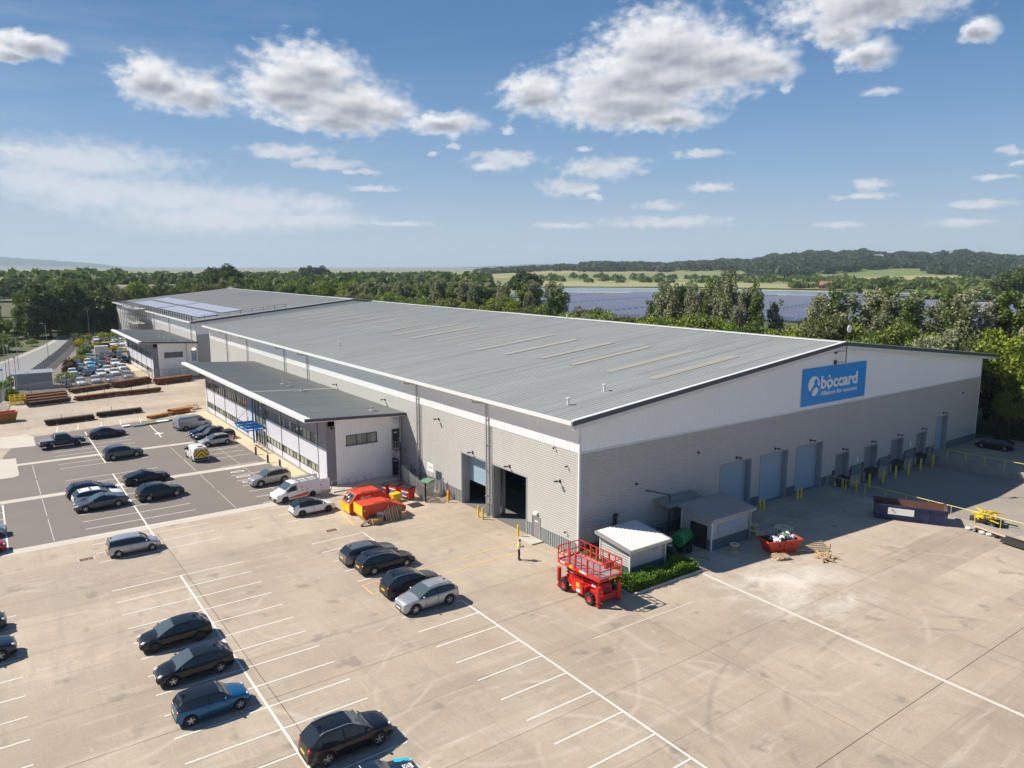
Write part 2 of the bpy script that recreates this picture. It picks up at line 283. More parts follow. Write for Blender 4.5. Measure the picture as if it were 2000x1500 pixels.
# ---------------- geometry helpers ----------------
class MB:
    def __init__(s): s.v = []; s.f = []; s.mi = []; s.m = []; s.cur = 0; s.sm = []; s.smooth = False
    def use(s, name, smooth=None):
        if name not in s.m: s.m.append(name)
        s.cur = s.m.index(name)
        if smooth is not None: s.smooth = smooth
        return s
    def add(s, vs, fs):
        k = len(s.v); s.v += [tuple(map(float, p)) for p in vs]
        for f in fs: s.f.append(tuple(i+k for i in f)); s.mi.append(s.cur); s.sm.append(s.smooth)
        return s
    def quad(s, *p): return s.add(p, [tuple(range(len(p)))])
    def box(s, x0, y0, z0, x1, y1, z1):
        if x0 > x1: x0, x1 = x1, x0
        if y0 > y1: y0, y1 = y1, y0
        if z0 > z1: z0, z1 = z1, z0
        return s.add([(x0,y0,z0),(x1,y0,z0),(x1,y1,z0),(x0,y1,z0),(x0,y0,z1),(x1,y0,z1),(x1,y1,z1),(x0,y1,z1)],
                     [(0,3,2,1),(4,5,6,7),(0,1,5,4),(1,2,6,5),(2,3,7,6),(3,0,4,7)])
    def bar(s, a, b, w_, h=None):                 # square bar between two points
        h = h or w_; a = Vector(a); b = Vector(b); d = (b-a).normalized()
        u = d.cross(Vector((0, 0, 1)));  u = Vector((1, 0, 0)) if u.length < 1e-3 else u.normalized(); n = u.cross(d)
        vs = [q + u*(sx*w_/2) + n*(sy*h/2) for q in (a, b) for sx, sy in ((-1,-1),(1,-1),(1,1),(-1,1))]
        return s.add(vs, [(0,3,2,1),(4,5,6,7),(0,1,5,4),(1,2,6,5),(2,3,7,6),(3,0,4,7)])
    def cyl(s, a, b, r, r2=None, n=10, caps=True):
        r2 = r if r2 is None else r2; a = Vector(a); b = Vector(b); d = (b-a).normalized()
        u = d.orthogonal().normalized(); t = d.cross(u); vs = []
        for q, rr in ((a, r), (b, r2)):
            for i in range(n): vs.append(q + (u*cos(2*pi*i/n) + t*sin(2*pi*i/n))*rr)
        fs = [(i, (i+1) % n, n+(i+1) % n, n+i) for i in range(n)]
        if caps: fs += [tuple(range(n-1, -1, -1)), tuple(range(n, 2*n))]
        return s.add(vs, fs)
    def tube(s, pts, r, n=6):
        for a, b in zip(pts[:-1], pts[1:]): s.cyl(a, b, r, n=n)
        return s
    def prism(s, poly, ax, a, b):                 # polygon in the plane across axis ax, pushed from a to b
        def P(p, v): return ((v, p[0], p[1]), (p[0], v, p[1]), (p[0], p[1], v))[ax]
        n = len(poly); vs = [P(p, a) for p in poly] + [P(p, b) for p in poly]
        fs = [tuple(range(n-1, -1, -1)), tuple(range(n, 2*n))] + [(i, (i+1) % n, n+(i+1) % n, n+i) for i in range(n)]
        return s.add(vs, fs)
    def ball(s, c, rx, ry=None, rz=None, n=8, m=5):
        ry = rx if ry is None else ry; rz = rx if rz is None else rz; vs = [(c[0], c[1], c[2]-rz)]
        for j in range(1, m):
            t = -pi/2 + pi*j/m
            for i in range(n): vs.append((c[0]+rx*cos(t)*cos(2*pi*i/n), c[1]+ry*cos(t)*sin(2*pi*i/n), c[2]+rz*sin(t)))
        vs.append((c[0], c[1], c[2]+rz)); fs = []
        for i in range(n):
            fs.append((0, 1+(i+1) % n, 1+i)); k = 1+(m-2)*n; fs.append((k+i, k+(i+1) % n, len(vs)-1))
            for j in range(m-2): a = 1+j*n; fs.append((a+i, a+(i+1) % n, a+n+(i+1) % n, a+n+i))
        return s.add(vs, fs)
    def lathe(s, prof, c=(0, 0, 0), ax=2, n=16):
        vs = []
        for r, h in prof:
            for i in range(n):
                a, b = r*cos(2*pi*i/n), r*sin(2*pi*i/n); p = ((h, a, b), (a, h, b), (a, b, h))[ax]; vs.append((p[0]+c[0], p[1]+c[1], p[2]+c[2]))
        fs = [(j*n+i, j*n+(i+1) % n, (j+1)*n+(i+1) % n, (j+1)*n+i) for j in range(len(prof)-1) for i in range(n)]
        return s.add(vs, fs)
    def build(s, name, parent=None, fix=False):
        me = bpy.data.meshes.new(name); me.from_pydata(s.v, [], s.f)
        for n_ in s.m: me.materials.append(MT[n_])
        me.polygons.foreach_set('material_index', s.mi); me.polygons.foreach_set('use_smooth', s.sm)
        if fix:
            import bmesh
            bm = bmesh.new(); bm.from_mesh(me); bmesh.ops.remove_doubles(bm, verts=bm.verts, dist=1e-4); bmesh.ops.recalc_face_normals(bm, faces=bm.faces); bm.to_mesh(me); bm.free()
        if any(s.sm): me.set_sharp_from_angle(angle=R(38))
        me.update(); o = bpy.data.objects.new(name, me); COL.objects.link(o)
        if parent: o.parent = parent
        return o
def tag(o, label=None, cat=None, group=None, kind=None):
    for k, v in (('label', label), ('category', cat), ('group', group), ('kind', kind)):
        if v: o[k] = v
    return o
def thing(name, label, cat, loc=(0, 0, 0), rz=0, group=None):
    o = bpy.data.objects.new(name, None); COL.objects.link(o); o.location = loc; o.rotation_euler = (0, 0, rz); o.empty_display_size = .2
    return tag(o, label, cat, group)
def part(name, parent, material, fn, smooth=False, fix=False):
    b = MB(); b.use(material, smooth); fn(b); return b.build(name, parent, fix)
KIDS = {}
def dup(root, loc, rz=0, label=None, group=None, scale=None):
    r = root.copy(); COL.objects.link(r); r.location = loc; r.rotation_euler = (0, 0, rz)
    if scale: r.scale = scale
    if label: r['label'] = label
    if group: r['group'] = group
    if root.name not in KIDS: KIDS[root.name] = [(c, list(c.children)) for c in root.children]
    for ch, gs in KIDS[root.name]:
        c = ch.copy(); COL.objects.link(c); c.parent = r
        for g in gs: d = g.copy(); COL.objects.link(d); d.parent = c
    return r
def struct(name, b): o = b.build(name); o['kind'] = 'structure'; return o
def text_mesh(b, s, size, place, extrude=0, bold=0.0, shear=0):
    cu = bpy.data.curves.new('t', 'FONT'); cu.body = s; cu.size = size; cu.extrude = .012; cu.offset = bold; cu.shear = shear; cu.resolution_u = 3
    ob = bpy.data.objects.new('t', cu); COL.objects.link(ob); dg = bpy.context.evaluated_depsgraph_get(); me = bpy.data.meshes.new_from_object(ob.evaluated_get(dg))
    xs = [v.co.x for v in me.vertices]; wid = max(xs)-min(xs); x0 = min(xs)
    b.add([place(v.co.x-x0, v.co.y, v.co.z, wid) for v in me.vertices], [tuple(p.vertices) for p in me.polygons])
    bpy.data.objects.remove(ob); bpy.data.curves.remove(cu); bpy.data.meshes.remove(me)

# ribbed sheet: profile along one axis, cut round rectangular holes
def cut(a0, a1, z0, z1, holes):
    br = sorted({a0, a1} | {q for h in holes for q in (h[0], h[1]) if a0 < q < a1}); out = []
    for p, q in zip(br[:-1], br[1:]):
        m = (p+q)/2; zz = z0
        for h in sorted([h for h in holes if h[0] <= m <= h[1]], key=lambda h: h[2]):
            if h[2] > zz: out.append((p, q, zz, min(h[2], z1)))
            zz = max(zz, h[3])
        if zz < z1: out.append((p, q, zz, z1))
    return out
def ribs(lo, hi, pitch, depth, fr=(0, .42, .5, .92)):
    pts = []; k = math.floor(lo/pitch)-1; d = (0, 0, depth, depth)
    while k*pitch < hi:
        for f, dd in zip(fr, d): pts.append(((k+f)*pitch, dd))
        k += 1
    xs = [p[0] for p in pts]; ds = [p[1] for p in pts]
    res = [(lo, float(np.interp(lo, xs, ds)))] + [p for p in pts if lo < p[0] < hi] + [(hi, float(np.interp(hi, xs, ds)))]
    return res
def wall_h(b, ax, fixed, sgn, a0, a1, z0, z1, holes=(), pitch=.2, depth=.019):   # horizontal ribs; ax 0: wall in plane x=fixed
    for p, q, zl, zh in cut(a0, a1, z0, z1, holes):
        pr = ribs(zl, zh, pitch, depth)
        for (za, da), (zb, db) in zip(pr[:-1], pr[1:]):
            if ax == 0: A = [(fixed+sgn*da, p, za), (fixed+sgn*da, q, za), (fixed+sgn*db, q, zb), (fixed+sgn*db, p, zb)]
            else: A = [(p, fixed+sgn*da, za), (q, fixed+sgn*da, za), (q, fixed+sgn*db, zb), (p, fixed+sgn*db, zb)]
            b.quad(*A)
def wall_v(b, ax, fixed, sgn, a0, a1, z0, z1, holes=(), pitch=.25, depth=.03):   # vertical ribs; z1 may be a function
    top = z1 if callable(z1) else (lambda a: z1)
    zc = 1e3 if callable(z1) else z1
    for p, q, zl, zh in cut(a0, a1, z0, zc, holes):
        pr = ribs(p, q, pitch, depth)
        for (xa, da), (xb, db) in zip(pr[:-1], pr[1:]):
            ta = top(xa) if zh >= zc else zh; tb = top(xb) if zh >= zc else zh
            if ax == 0: A = [(fixed+sgn*da, xa, zl), (fixed+sgn*db, xb, zl), (fixed+sgn*db, xb, tb), (fixed+sgn*da, xa, ta)]
            else: A = [(xa, fixed+sgn*da, zl), (xb, fixed+sgn*db, zl), (xb, fixed+sgn*db, tb), (xa, fixed+sgn*da, ta)]
            b.quad(*A)
# ---------------- ground, yard, roads ----------------
PIT = (34.9, 57.6, -24.0, -1.1)
def hgt(x, y):
    dx, dy = x-CP[0], y-CP[1]; r = sqrt(dx*dx+dy*dy); a = math.degrees(atan2(dx, dy)); z = -.06
    def sm(t): t = max(0, min(1, t)); return t*t*(3-2*t)
    if r > 1150:                                  # wooded ridge beyond the solar farm
        A = [30, 33, 36, 40, 44.6, 47.3, 50.9, 53.5, 55.2, 57.9, 61.2, 63.1, 65.8, 68.1, 69.2, 72, 80, 95]
        Hh = [0, 4, 14, 22, 22, 19, 29, 31, 46, 55, 57, 51, 53, 48, 36, 34, 30, 0]
        h = float(np.interp(a, A, Hh)); k = sm((r-1150)/1500); k *= 1 - .9*sm((r-3000)/1500)
        z += h*k*(1+.06*sin(a*2.1)+.04*sin(a*5.3))
    if r > 7800:
        A = [-20, 1.4, 3, 5.2, 7, 8.4, 8.6, 32.3, 33, 35.7, 38, 44, 50]; Hh = [130, 108, 88, 64, 38, 3, 0, 0, 6, 30, 45, 40, 0]
        z += float(np.interp(a, A, Hh))*sm((r-7800)/700)*(1+.05*sin(a*9))
    return z
def build_terrain():
    def axis(lo, hi, extra):
        v = set(extra); s = 60.
        for sg in (1, -1):
            p = 0.; st = 30.
            while p < 15000: p += st; st = min(st*1.07, 420); v.add(sg*p)
        v = sorted(q for q in v if lo <= q <= hi); out = [v[0]]
        for q in v[1:]:
            if q in extra or q-out[-1] > 3: out.append(q)
        return out
    ex = {PIT[0], PIT[1]}; ey = {PIT[2], PIT[3]}
    xs = [q for q in axis(-9000, 14000, ex) if q in ex or (abs(q-PIT[0]) > 2 and abs(q-PIT[1]) > 2)]
    ys = [q for q in axis(-3500, 14000, ey) if q in ey or (abs(q-PIT[2]) > 2 and abs(q-PIT[3]) > 2)]
    b = MB(); b.use('terrain', True); b.v = [(x, y, hgt(x, y)) for y in ys for x in xs]; n = len(xs)
    for j in range(len(ys)-1):
        for i in range(n-1):
            cx, cy = (xs[i]+xs[i+1])/2, (ys[j]+ys[j+1])/2
            if PIT[0] < cx < PIT[1] and PIT[2] < cy < PIT[3]: continue
            b.f.append((j*n+i, j*n+i+1, (j+1)*n+i+1, (j+1)*n+i)); b.mi.append(0); b.sm.append(True)
    struct('ground', b)
build_terrain()
def sheet(name, m, polys, z):
    b = MB(); b.use(m)
    for p in polys: b.quad(*[(x, y, z) for x, y in p])
    return struct(name, b)
def rect(x0, y0, x1, y1): return [(x0, y0), (x1, y0), (x1, y1), (x0, y1)]
P0, P1, Q0, Q1 = PIT
sheet('yard_concrete', 'concrete', [rect(-90, -90, P0, Q0), rect(-90, Q0, P0, Q1), rect(-90, Q1, P0, 116), rect(P0, -90, P1, Q0), rect(P1, -90, 76, Q0), rect(P1, Q0, 76, Q1), rect(P0, Q1, 76, 116), [(-90, 116), (-1.1, 116), (-1.1, 124.8), (-11.5, 126), (-27, 121.4), (-36, 117.5), (-90, 117.5)]], 0.0)
sheet('car_park_tarmac', 'tarmac', [[(-90, 28.1), (-12.2, 28.1), (-12.2, 60), (-90, 60)], [(-37.6, 60), (-12.2, 60), (-12.2, 80.9), (-22, 80.4), (-34.9, 77.6), (-35.1, 71.2), (-37.6, 72.3), (-38.9, 66)]], .004)
sheet('concrete_strip', 'strip_concrete', [rect(-37.5, 60.5, -17.2, 61.5), rect(-90, 43.9, -12.2, 45.1), rect(-90, 27.2, -12.2, 28.6),
      [(-90, 54.9), (-38, 54.9), (-37.5, 55.6), (-37.5, 65.0), (-90, 65.0)], [(-35.0, 71.2), (-34.9, 77.6), (-35.6, 80), (-42, 80), (-42, 74.5), (-38, 71.6)]], .008)
sheet('footpath', 'buff_paving', [rect(-12.2, 28.6, -10.2, 83.2), rect(-13.6, 81.2, -12.2, 83.2)], .012)
sheet('far_car_park', 'tarmac', [[(-36.0, 117.6), (-27, 121.5), (-11.6, 126.1), (-10.2, 126.1), (-10.2, 162), (-1.1, 163), (-1.1, 243), (-10, 243), (-17, 226), (-33, 135)]], .004)
sheet('far_footpath', 'buff_paving', [rect(-12.6, 126.5, -10.2, 163)], .012)
sheet('rear_yard', 'tarmac', [[(-10.2, 126.1), (-1.1, 124.9), (-1.1, 116.1), (76, 116.1), (76, 128), (-10.2, 128)]], .002)
sheet('road', 'road_tarmac', [[(-120, 60), (-42.5, 60), (-40.8, 95), (-37.6, 118), (-34.6, 138), (-19.5, 214), (-16.2, 228), (-14.8, 238), (-10, 262), (-6, 275), (-12, 275), (-17.5, 248), (-23, 222), (-31, 193), (-40, 166), (-56, 138), (-120, 100)]], .006)
sheet('pavement', 'strip_concrete', [[(-40.8, 95), (-39.6, 95), (-36.4, 118), (-33.6, 138), (-18.6, 214), (-15.3, 228), (-16.2, 228), (-19.5, 214), (-34.6, 138), (-37.6, 118)],
      [(-41, 165.6), (-32, 192.6), (-24, 221.8), (-18.3, 248), (-17.5, 248), (-23, 222), (-31, 193), (-40, 166)]], .010)
# road kerb of red brick and grass verge
b = MB(); b.use('kerb')
for p, q in zip([(-56, 138.6), (-41.2, 165.4), (-32.2, 192.6), (-24.2, 221.8), (-18.5, 248)][:-1], [(-41.2, 165.4), (-32.2, 192.6), (-24.2, 221.8), (-18.5, 248)]): b.bar((*p, .06), (*q, .06), .3, .13)
struct('road_kerb', b)
# the sunken loading dock
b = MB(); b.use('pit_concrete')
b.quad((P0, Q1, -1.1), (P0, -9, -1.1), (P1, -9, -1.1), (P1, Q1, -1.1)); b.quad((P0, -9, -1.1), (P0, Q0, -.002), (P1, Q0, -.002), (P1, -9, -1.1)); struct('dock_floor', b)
b = MB(); b.use('concrete_wall')
for s, x0, x1 in ((0, P0-.25, P0), (1, P1, P1+.25)):
    b.prism([(Q1, -1.3), (Q1, .13), (Q0-.2, .13), (Q0-.2, -.05), (-9, -1.3)], 0, x0, x1)
o = struct('dock_retaining_wall', b)
# joints in the slabs
b = MB(); b.use('rust_dark')
def jn(x0, y0, x1, y1, w_=.035):
    a = Vector((x0, y0, 0)); c = Vector((x1, y1, 0)); n = (c-a).cross(Vector((0, 0, 1))).normalized()*w_/2
    b.quad(*[(p.x, p.y, .003) for p in (a-n, c-n, c+n, a+n)])
jn(-28.25, 26, -27.6, -40); jn(-90, -6.2, 34, -6.4, .03); jn(-90, 16.0, -14, 16.4, .02); jn(-90, -27.4, 90, -27.6, .035); jn(-4.2, -1.4, -4.0, -60, .02)
jn(-90, 7.0, -28.3, 7.2, .015); jn(-90, -17, 34, -17.1, .018); jn(10.5, -9, 10.6, -60, .018); jn(-52, 26, -52, -40, .02); jn(22, -9, 22, -60, .018)
for y in (-1.5, 11.6, -11.7, -22.2): jn(-90, y, -5, y+.1, .012)
struct('slab_joints', b)
b = MB(); b.use('strip_concrete')
for x in (-45.5, -36.0, -20.4, -15.3):
    for y0, y1 in ((28.9, 36), (37, 43.6), (45.4, 52), (53, 60)): b.box(x-.03, y0, .0045, x+.03, y1, .0065)
struct('tarmac_repairs', b)
# painted lines
def ln(b, x0, y0, x1, y1, w_=.1, z=.011):
    a = Vector((x0, y0, 0)); c = Vector((x1, y1, 0)); n = (c-a).cross(Vector((0, 0, 1))).normalized()*w_/2
    b.quad(*[(p.x, p.y, z) for p in (a-n, c-n, c+n, a+n)])
mat('line_white', (.74, .71, .65), .7, var=.10, vscale=1.5); mat('line_yellow', (.68, .46, .17), .7, var=.25, vscale=.8); mat('line_faded', (.60, .56, .49), .8, var=.12, vscale=.8)
b = MB(); b.use('line_white')
g = 2.39
def bays(x0, x1, ys, w_=.1):
    for y in ys: ln(b, x0, y, x1, y, w_)
ln(b, -28.6, 14.5, -28.6, -34, .13, .0145); bays(-33.4, -23.8, [14.5-g*k for k in range(21)])
ln(b, -28.6, 25.2, -28.6, 49.9, .13, .0145); bays(-33.4, -23.8, [49.8-g*k for k in range(13)])
ln(b, -28.6, 56.0, -28.6, 77.0, .13, .0145); bays(-33.4, -23.8, [55.9+g*k for k in range(7)])
ln(b, -13, -2.1, -13, -34, .13, .0145); bays(-17.8, -13, [-1.98-g*k for k in range(14)])
bays(-17.8, -13, [5.4+g*k for k in range(5)]); ln(b, -13, 14.96, -13, 12.6, .1, .0145)
bays(-17.7, -13.1, [21.7+g*k for k in range(11) if k not in (9,)]); bays(-17, -12.9, [50.1, 52.5, 54.9, 57.3, 59.7, 64.5, 67, 69.5, 72])
ln(b, -39.4, 28.8, -39.4, 43.6, .13, .0145); bays(-44.2, -39.4, [14.0-g*k for k in range(18)]); bays(-44.2, -39.4, [28.8+g*k for k in range(7)])
ln(b, -20.0, 76.5, -20.2, 66.8, .13, .0145)
for x in (-32, -29.3, -26.2, -23.6, -20.8): ln(b, x, 79.3, x+.5, 83.6, .1)
for k, y in enumerate((44.3, 42.4, 40.0, 37.6)):       # worn symbols at the bay mouths
    for t in range(12):
        a0, a1 = t*pi/6, (t+1)*pi/6; b.quad(*[(-16.5+q*1.5*cos(a), y+q*.75*sin(a), .0115) for q, a in ((.42, a0), (.55, a0), (.55, a1), (.42, a1))])
    ln(b, -16.9, y, -16.1, y+.1, .12, .0125)
for r in range(3):                                      # white lines of the far car park
    for k in range(6): ln(b, -23.5+2.4*k, 124+r*17, -23.5+2.4*k, 128.8+r*17, .1)
ln(b, -20.6, 69.6, -19.4, 69.6, .5, .0117); ln(b, -20.0, 68.9, -20.0, 70.4, .3, .0127)
b.use('line_faded'); ln(b, -9, -11.8, .6, -12, .08); ln(b, 4.95, -9, 4.2, -34, .26)
struct('parking_lines', b)
b = MB(); b.use('line_yellow')
for y, x0, x1 in ((4.55, -17.8, -1.5), (2.6, -17.8, -4)): ln(b, x0, y, x1, y+.35, .1)
ln(b, -17.8, 2.55, -17.8, 4.6, .1, .0135); ln(b, -12.9, 17.1, -12.1, 24.1, .1); ln(b, -12.9, 17.1, -6, 16.6, .1); ln(b, -5.8, 19.8, -6.3, 23, .12)
struct('yellow_lines', b)

# ---------------- warehouses ----------------
WX, WE, WY = -1.1, 71.4, -1.1
RX, RZ, EZ = 36.2, 15.75, 11.75
def roofz(x): return EZ + (RZ-EZ)*(1-abs(x-RX)/(RX+2.2)) 
GT = 9.0
def roller(parent, ax, f, inn, a0, a1, zb, zt, m='door_blue', open_=0.0):
    # recessed panelled door; inn = depth behind the wall face
    b = MB(); b.use(m)
    lo = zb+(zt-zb)*open_
    k = int((zt-lo)/.45)+1
    for i in range(k):
        z0 = lo+(zt-lo)*i/k; z1 = lo+(zt-lo)*(i+1)/k-.02
        if ax == 1: b.box(a0, f+inn, z0, a1, f+inn+.05, z1); b.box(a0, f+inn+.012, z1, a1, f+inn+.05, z1+.02)
        else: b.box(f+inn, a0, z0, f+inn+.05, a1, z1); b.box(f+inn+.012, a0, z1, f+inn+.05, a1, z1+.02)
    d = b.build('roller_door', parent)
    for s0, s1 in ((a0-.02, a0+.1), (a1-.1, a1+.02)):
        part('door_guide', d, 'trim_grey', lambda b: b.box(s0, f+.04, zb, s1, f+inn, zt) if ax == 1 else b.box(f+.04, s0, zb, f+inn, s1, zt))
    return d
def lining(b, ax, f, inn, a0, a1, zb, zt):            # reveal of an opening
    for s0, s1 in ((a0-.12, a0), (a1, a1+.12)):
        if ax == 1: b.box(s0, f-.045, zb, s1, f+inn, zt+.12)
        else: b.box(f-.045, s0, zb, f+inn, s1, zt+.12)
    if ax == 1: b.box(a0, f-.045, zt, a1, f+inn, zt+.12)
    else: b.box(f-.045, a0, zt, f+inn, a1, zt+.12)
def floodlight(parent, p, d):
    b = MB(); b.use('dark_metal'); x, y, z = p; dx, dy = d
    b.bar((x, y, z), (x+dx*.4, y+dy*.4, z+.08), .05); b.box(x+dx*.45-.14, y+dy*.45-.14, z, x+dx*.45+.14, y+dy*.45+.14, z+.1); b.box(x-.08, y-.08, z-.12, x+.08, y+.08, z+.12)
    return b.build('floodlight', parent)
def warehouse(y0, y1, label, near):
    T_ = thing('warehouse', label, 'warehouse', (0, 0, 0))
    lw_holes = [(12.45, 17.0, -1, 5.4), (6.05, 11.45, -1, 5.4), (4.0, 5.12, -1, 2.06)] if near else []
    gw_holes = [(16.75, 21.4, -1, 5.2), (23.0, 27.5, -1, 5.2), (29.1, 33.85, -1, 5.2), (59.85, 62.8, -1, 4.7)] + [(a, c, .3, 3.25) for a, c in DOCKS] if near else []
    def f(b):
        b.use('grey_cladding'); wall_h(b, 0, WX, -1, y0, y1, 1.25, GT, lw_holes); 
    part('side_wall', T_, 'grey_cladding', f)
    part('side_wall_band', T_, 'white_cladding', lambda b: wall_v(b, 0, WX, -1, y0, y1, GT, EZ+.05, (), .3))
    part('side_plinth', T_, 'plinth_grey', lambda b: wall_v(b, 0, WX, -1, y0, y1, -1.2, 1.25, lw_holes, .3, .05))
    part('gable_wall', T_, 'grey_cladding', lambda b: wall_h(b, 1, y0, -1, WX, WE, 1.0, GT, gw_holes))
    part('gable_band', T_, 'white_cladding', lambda b: wall_v(b, 1, y0, -1, WX, WE, GT, lambda x: roofz(x)-.12, (), .3))
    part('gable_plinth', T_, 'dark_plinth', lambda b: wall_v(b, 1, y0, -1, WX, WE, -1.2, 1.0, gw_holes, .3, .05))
    def f(b):
        b.box(WX-.05, y0-.05, -1.2, WX+.12, y0+.12, 11.6); b.box(WE-.1, y0-.05, -1.2, WE+.05, y0+.1, 11.6); b.box(WX+.12, y0-.06, GT-.06, WE-.1, y0, GT+.06)
    part('corner_trim', T_, 'gutter_pale', f)
    # back and far walls, plain
    def f(b):
        b.quad((WE, y0, -.1), (WE, y1, -.1), (WE, y1, 11.7), (WE, y0, 11.7)); b.quad((WX, y1, -.1), (WE, y1, -.1), (WE, y1, roofz(WE)), (RX, y1, RZ-.1), (WX, y1, roofz(WX)-.1))
    part('rear_wall', T_, 'grey_cladding', f)
    # roof: standing ribs run from ridge to eaves
    ya, yb = y0-.45, y1+.35; xa, xb = -2.2, 74.6-2.2+2.2
    xb = 2*RX+2.2
    def slope(s):
        def f(b):
            pr = ribs(ya, yb, .5, .03, (0, .72, .8, .93)); xe = xa if s < 0 else xb
            for (p, dp), (q, dq) in zip(pr[:-1], pr[1:]):
                b.quad((xe, p, EZ+dp), (RX, p, RZ+dp), (RX, q, RZ+dq), (xe, q, EZ+dq))
        return f
    rf = part('roof', T_, 'roof_sheet', slope(-1)); part('roof', T_, 'roof_sheet', slope(1))
    part('ridge_cap', rf, 'gutter_pale', lambda b: b.prism([(RX-.35, RZ+.03), (RX-.35, RZ+.06), (RX, RZ+.11), (RX+.35, RZ+.06), (RX+.35, RZ+.03), (RX, RZ+.06)], 1, ya, yb))
    for fx0, fx1, nm in ((xa, RX, 'verge_trim'), (RX, xb, 'verge_trim')):
        def f(b):
            z0, z1 = (EZ, RZ) if fx0 == xa else (RZ, EZ)
            b.use('edge_dark'); b.prism([(fx0, z0-.28), (fx1, z1-.28), (fx1, z1+.12), (fx0, z0+.12)], 1, ya-.08, ya+.02)
            b.use('gutter_pale'); b.prism([(fx0, z0+.12), (fx1, z1+.12), (fx1, z1+.17), (fx0, z0+.17)], 1, ya-.1, ya+.25)
            b.prism([(fx0, z0-.62), (fx1, z1-.62), (fx1, z1-.28), (fx0, z0-.28)], 1, ya-.03, ya+.12)
            b.prism([(fx0, z0-.12), (fx1, z1-.12), (fx1, z1-.06), (fx0, z0-.06)], 1, ya+.12, y0+.05)
        part(nm, T_, 'edge_dark', f)
    part('gutter', T_, 'gutter_pale', lambda b: b.box(xa-.22, ya, EZ-.22, xa, yb, EZ+.07)); part('gutter', T_, 'gutter_pale', lambda b: b.box(xb, ya, EZ-.22, xb+.22, yb, EZ+.07))
    part('soffit', T_, 'white_cladding', lambda b: b.box(xa, ya+.1, EZ-.24, WX, yb, EZ-.18))
    # rooflights, each a strip of sheet let into the slope
    ys = [3.9+6.1*k for k in range(18)] if near else [y0+8+7*k for k in range(14)]
    for k, y in enumerate(ys):
        if y > y1-3: continue
        x0, x1 = (7.5, 16.5) if near else (14, 26)
        if near: x0, x1 = 12.5+RNG.rand()*1.5-.7, 23.5+RNG.rand()*1.5
        def f(b):
            z0 = EZ+(RZ-EZ)*(x0-xa)/(RX-xa)+.055; z1 = EZ+(RZ-EZ)*(x1-xa)/(RX-xa)+.055
            wd = .5 if near else .35
            for i in range(4): b.quad((x0, y-wd+i*wd/2, z0), (x1, y-wd+i*wd/2, z1), (x1, y-wd+(i+.86)*wd/2, z1), (x0, y-wd+(i+.86)*wd/2, z0))
        part('rooflight', rf, 'rooflight', f)
    # downpipes off the gutter
    ps = [12.2, 26.0, 59.4, 69.4, 89.2, 102.6] if near else [131.8, 155, 174.5, 221, 232]
    for y in ps:
        def f(b):
            b.tube([(xa-.1, y+.9, EZ-.25), (xa-.1, y+.9, EZ-.55), (WX-.2, y, EZ-.6), (WX-.2, y, .05)], .09); 
            for z in (2, 4.5, 7, 9.5): b.box(WX-.3, y-.13, z, WX-.03, y+.13, z+.07)
        part('downpipe', T_, 'galv', f)
        if near and y < 30:
            def f(b):
                for s in (-.17, .17): b.bar((WX-.12, y-.42+s, .4), (WX-.12, y-.42+s, 9.1), .05)
                for i in range(30): b.bar((WX-.12, y-.59, .5+i*.29), (WX-.12, y-.25, .5+i*.29), .035)
            part('cable_tray', T_, 'galv', f)
    return T_, rf, lw_holes, gw_holes
DOCKS = [(36.7, 39.3), (42.7, 45.4), (48.7, 51.5), (54.8, 57.3)]
W1, RF1, LH, GH = warehouse(WY, 116.2, 'huge grey and white ribbed warehouse nearest the camera, with the blue banner on its gable', True)
W2, RF2, _, _ = warehouse(128.0, 240.5, 'farther grey and white warehouse at the left, with scaffolding and solar panels on its roof', False)
# near warehouse: doors of the long side
for a0, a1, z1 in ((12.45, 17.0, 5.4), (6.05, 11.45, 5.4)): part('door_reveal', W1, 'trim_grey', lambda b: lining(b, 0, WX, .9, a0, a1, -.05, z1-.12))
roller(W1, 0, WX, .85, 12.45, 17.0, 0, 5.4, 'door_blue', .44)
roller(W1, 0, WX, .85, 6.05, 11.45, 0, 5.4, 'door_blue', .93)
def pdoor(parent, ax, f, a0, a1, zb, zt, m='door_grey', inn=.12):
    b = MB(); b.use(m)
    if ax == 0: b.box(f+inn-.12, a0+.05, zb, f+inn-.04, a1-.05, zt-.05)
    else: b.box(a0+.05, f+inn-.12, zb, a1-.05, f+inn-.04, zt-.05)
    b.use('plate_white'); zc = zt-.45; ac = (a0+a1)/2
    if ax == 0: b.box(f+inn-.135, ac-.2, zc, f+inn-.12, ac+.2, zc+.12)
    else: b.box(ac-.2, f+inn-.135, zc, ac+.2, f+inn-.12, zc+.12)
    d = b.build('personnel_door', parent); b = MB(); b.use('trim_grey')
    for s in (a0-.04, a1-.05):
        if ax == 0: b.box(f-.06, s, zb, f+.1, s+.09, zt)
        else: b.box(s, f-.06, zb, s+.09, f+.1, zt)
    if ax == 0: b.box(f-.06, a0-.04, zt, f+.1, a1+.04, zt+.09)
    else: b.box(a0-.04, f-.06, zt, a1+.04, f+.1, zt+.09)
    b.build('door_frame', d); b = MB(); b.use('galv')
    if ax == 0: b.box(f+inn-.17, a0+.12, zb+1, f+inn-.12, a0+.24, zb+1.06)
    else: b.box(a1-.24, f+inn-.17, zb+1, a1-.12, f+inn-.12, zb+1.06)
    b.build('handle', d); return d
pdoor(W1, 0, WX, 4.0, 5.12, .02, 2.02)
part('door_step', W1, 'kerb', lambda b: b.box(WX-1.3, 3.5, 0, WX-.06, 5.6, .12))
for y, z in ((14.9, 5.75), (8.6, 5.75), (1.3, 6.1), (21.5, 8.0), (34.2, 8.2), (49, 8.1)): floodlight(W1, (WX-.03, y, z), (-1, 0))
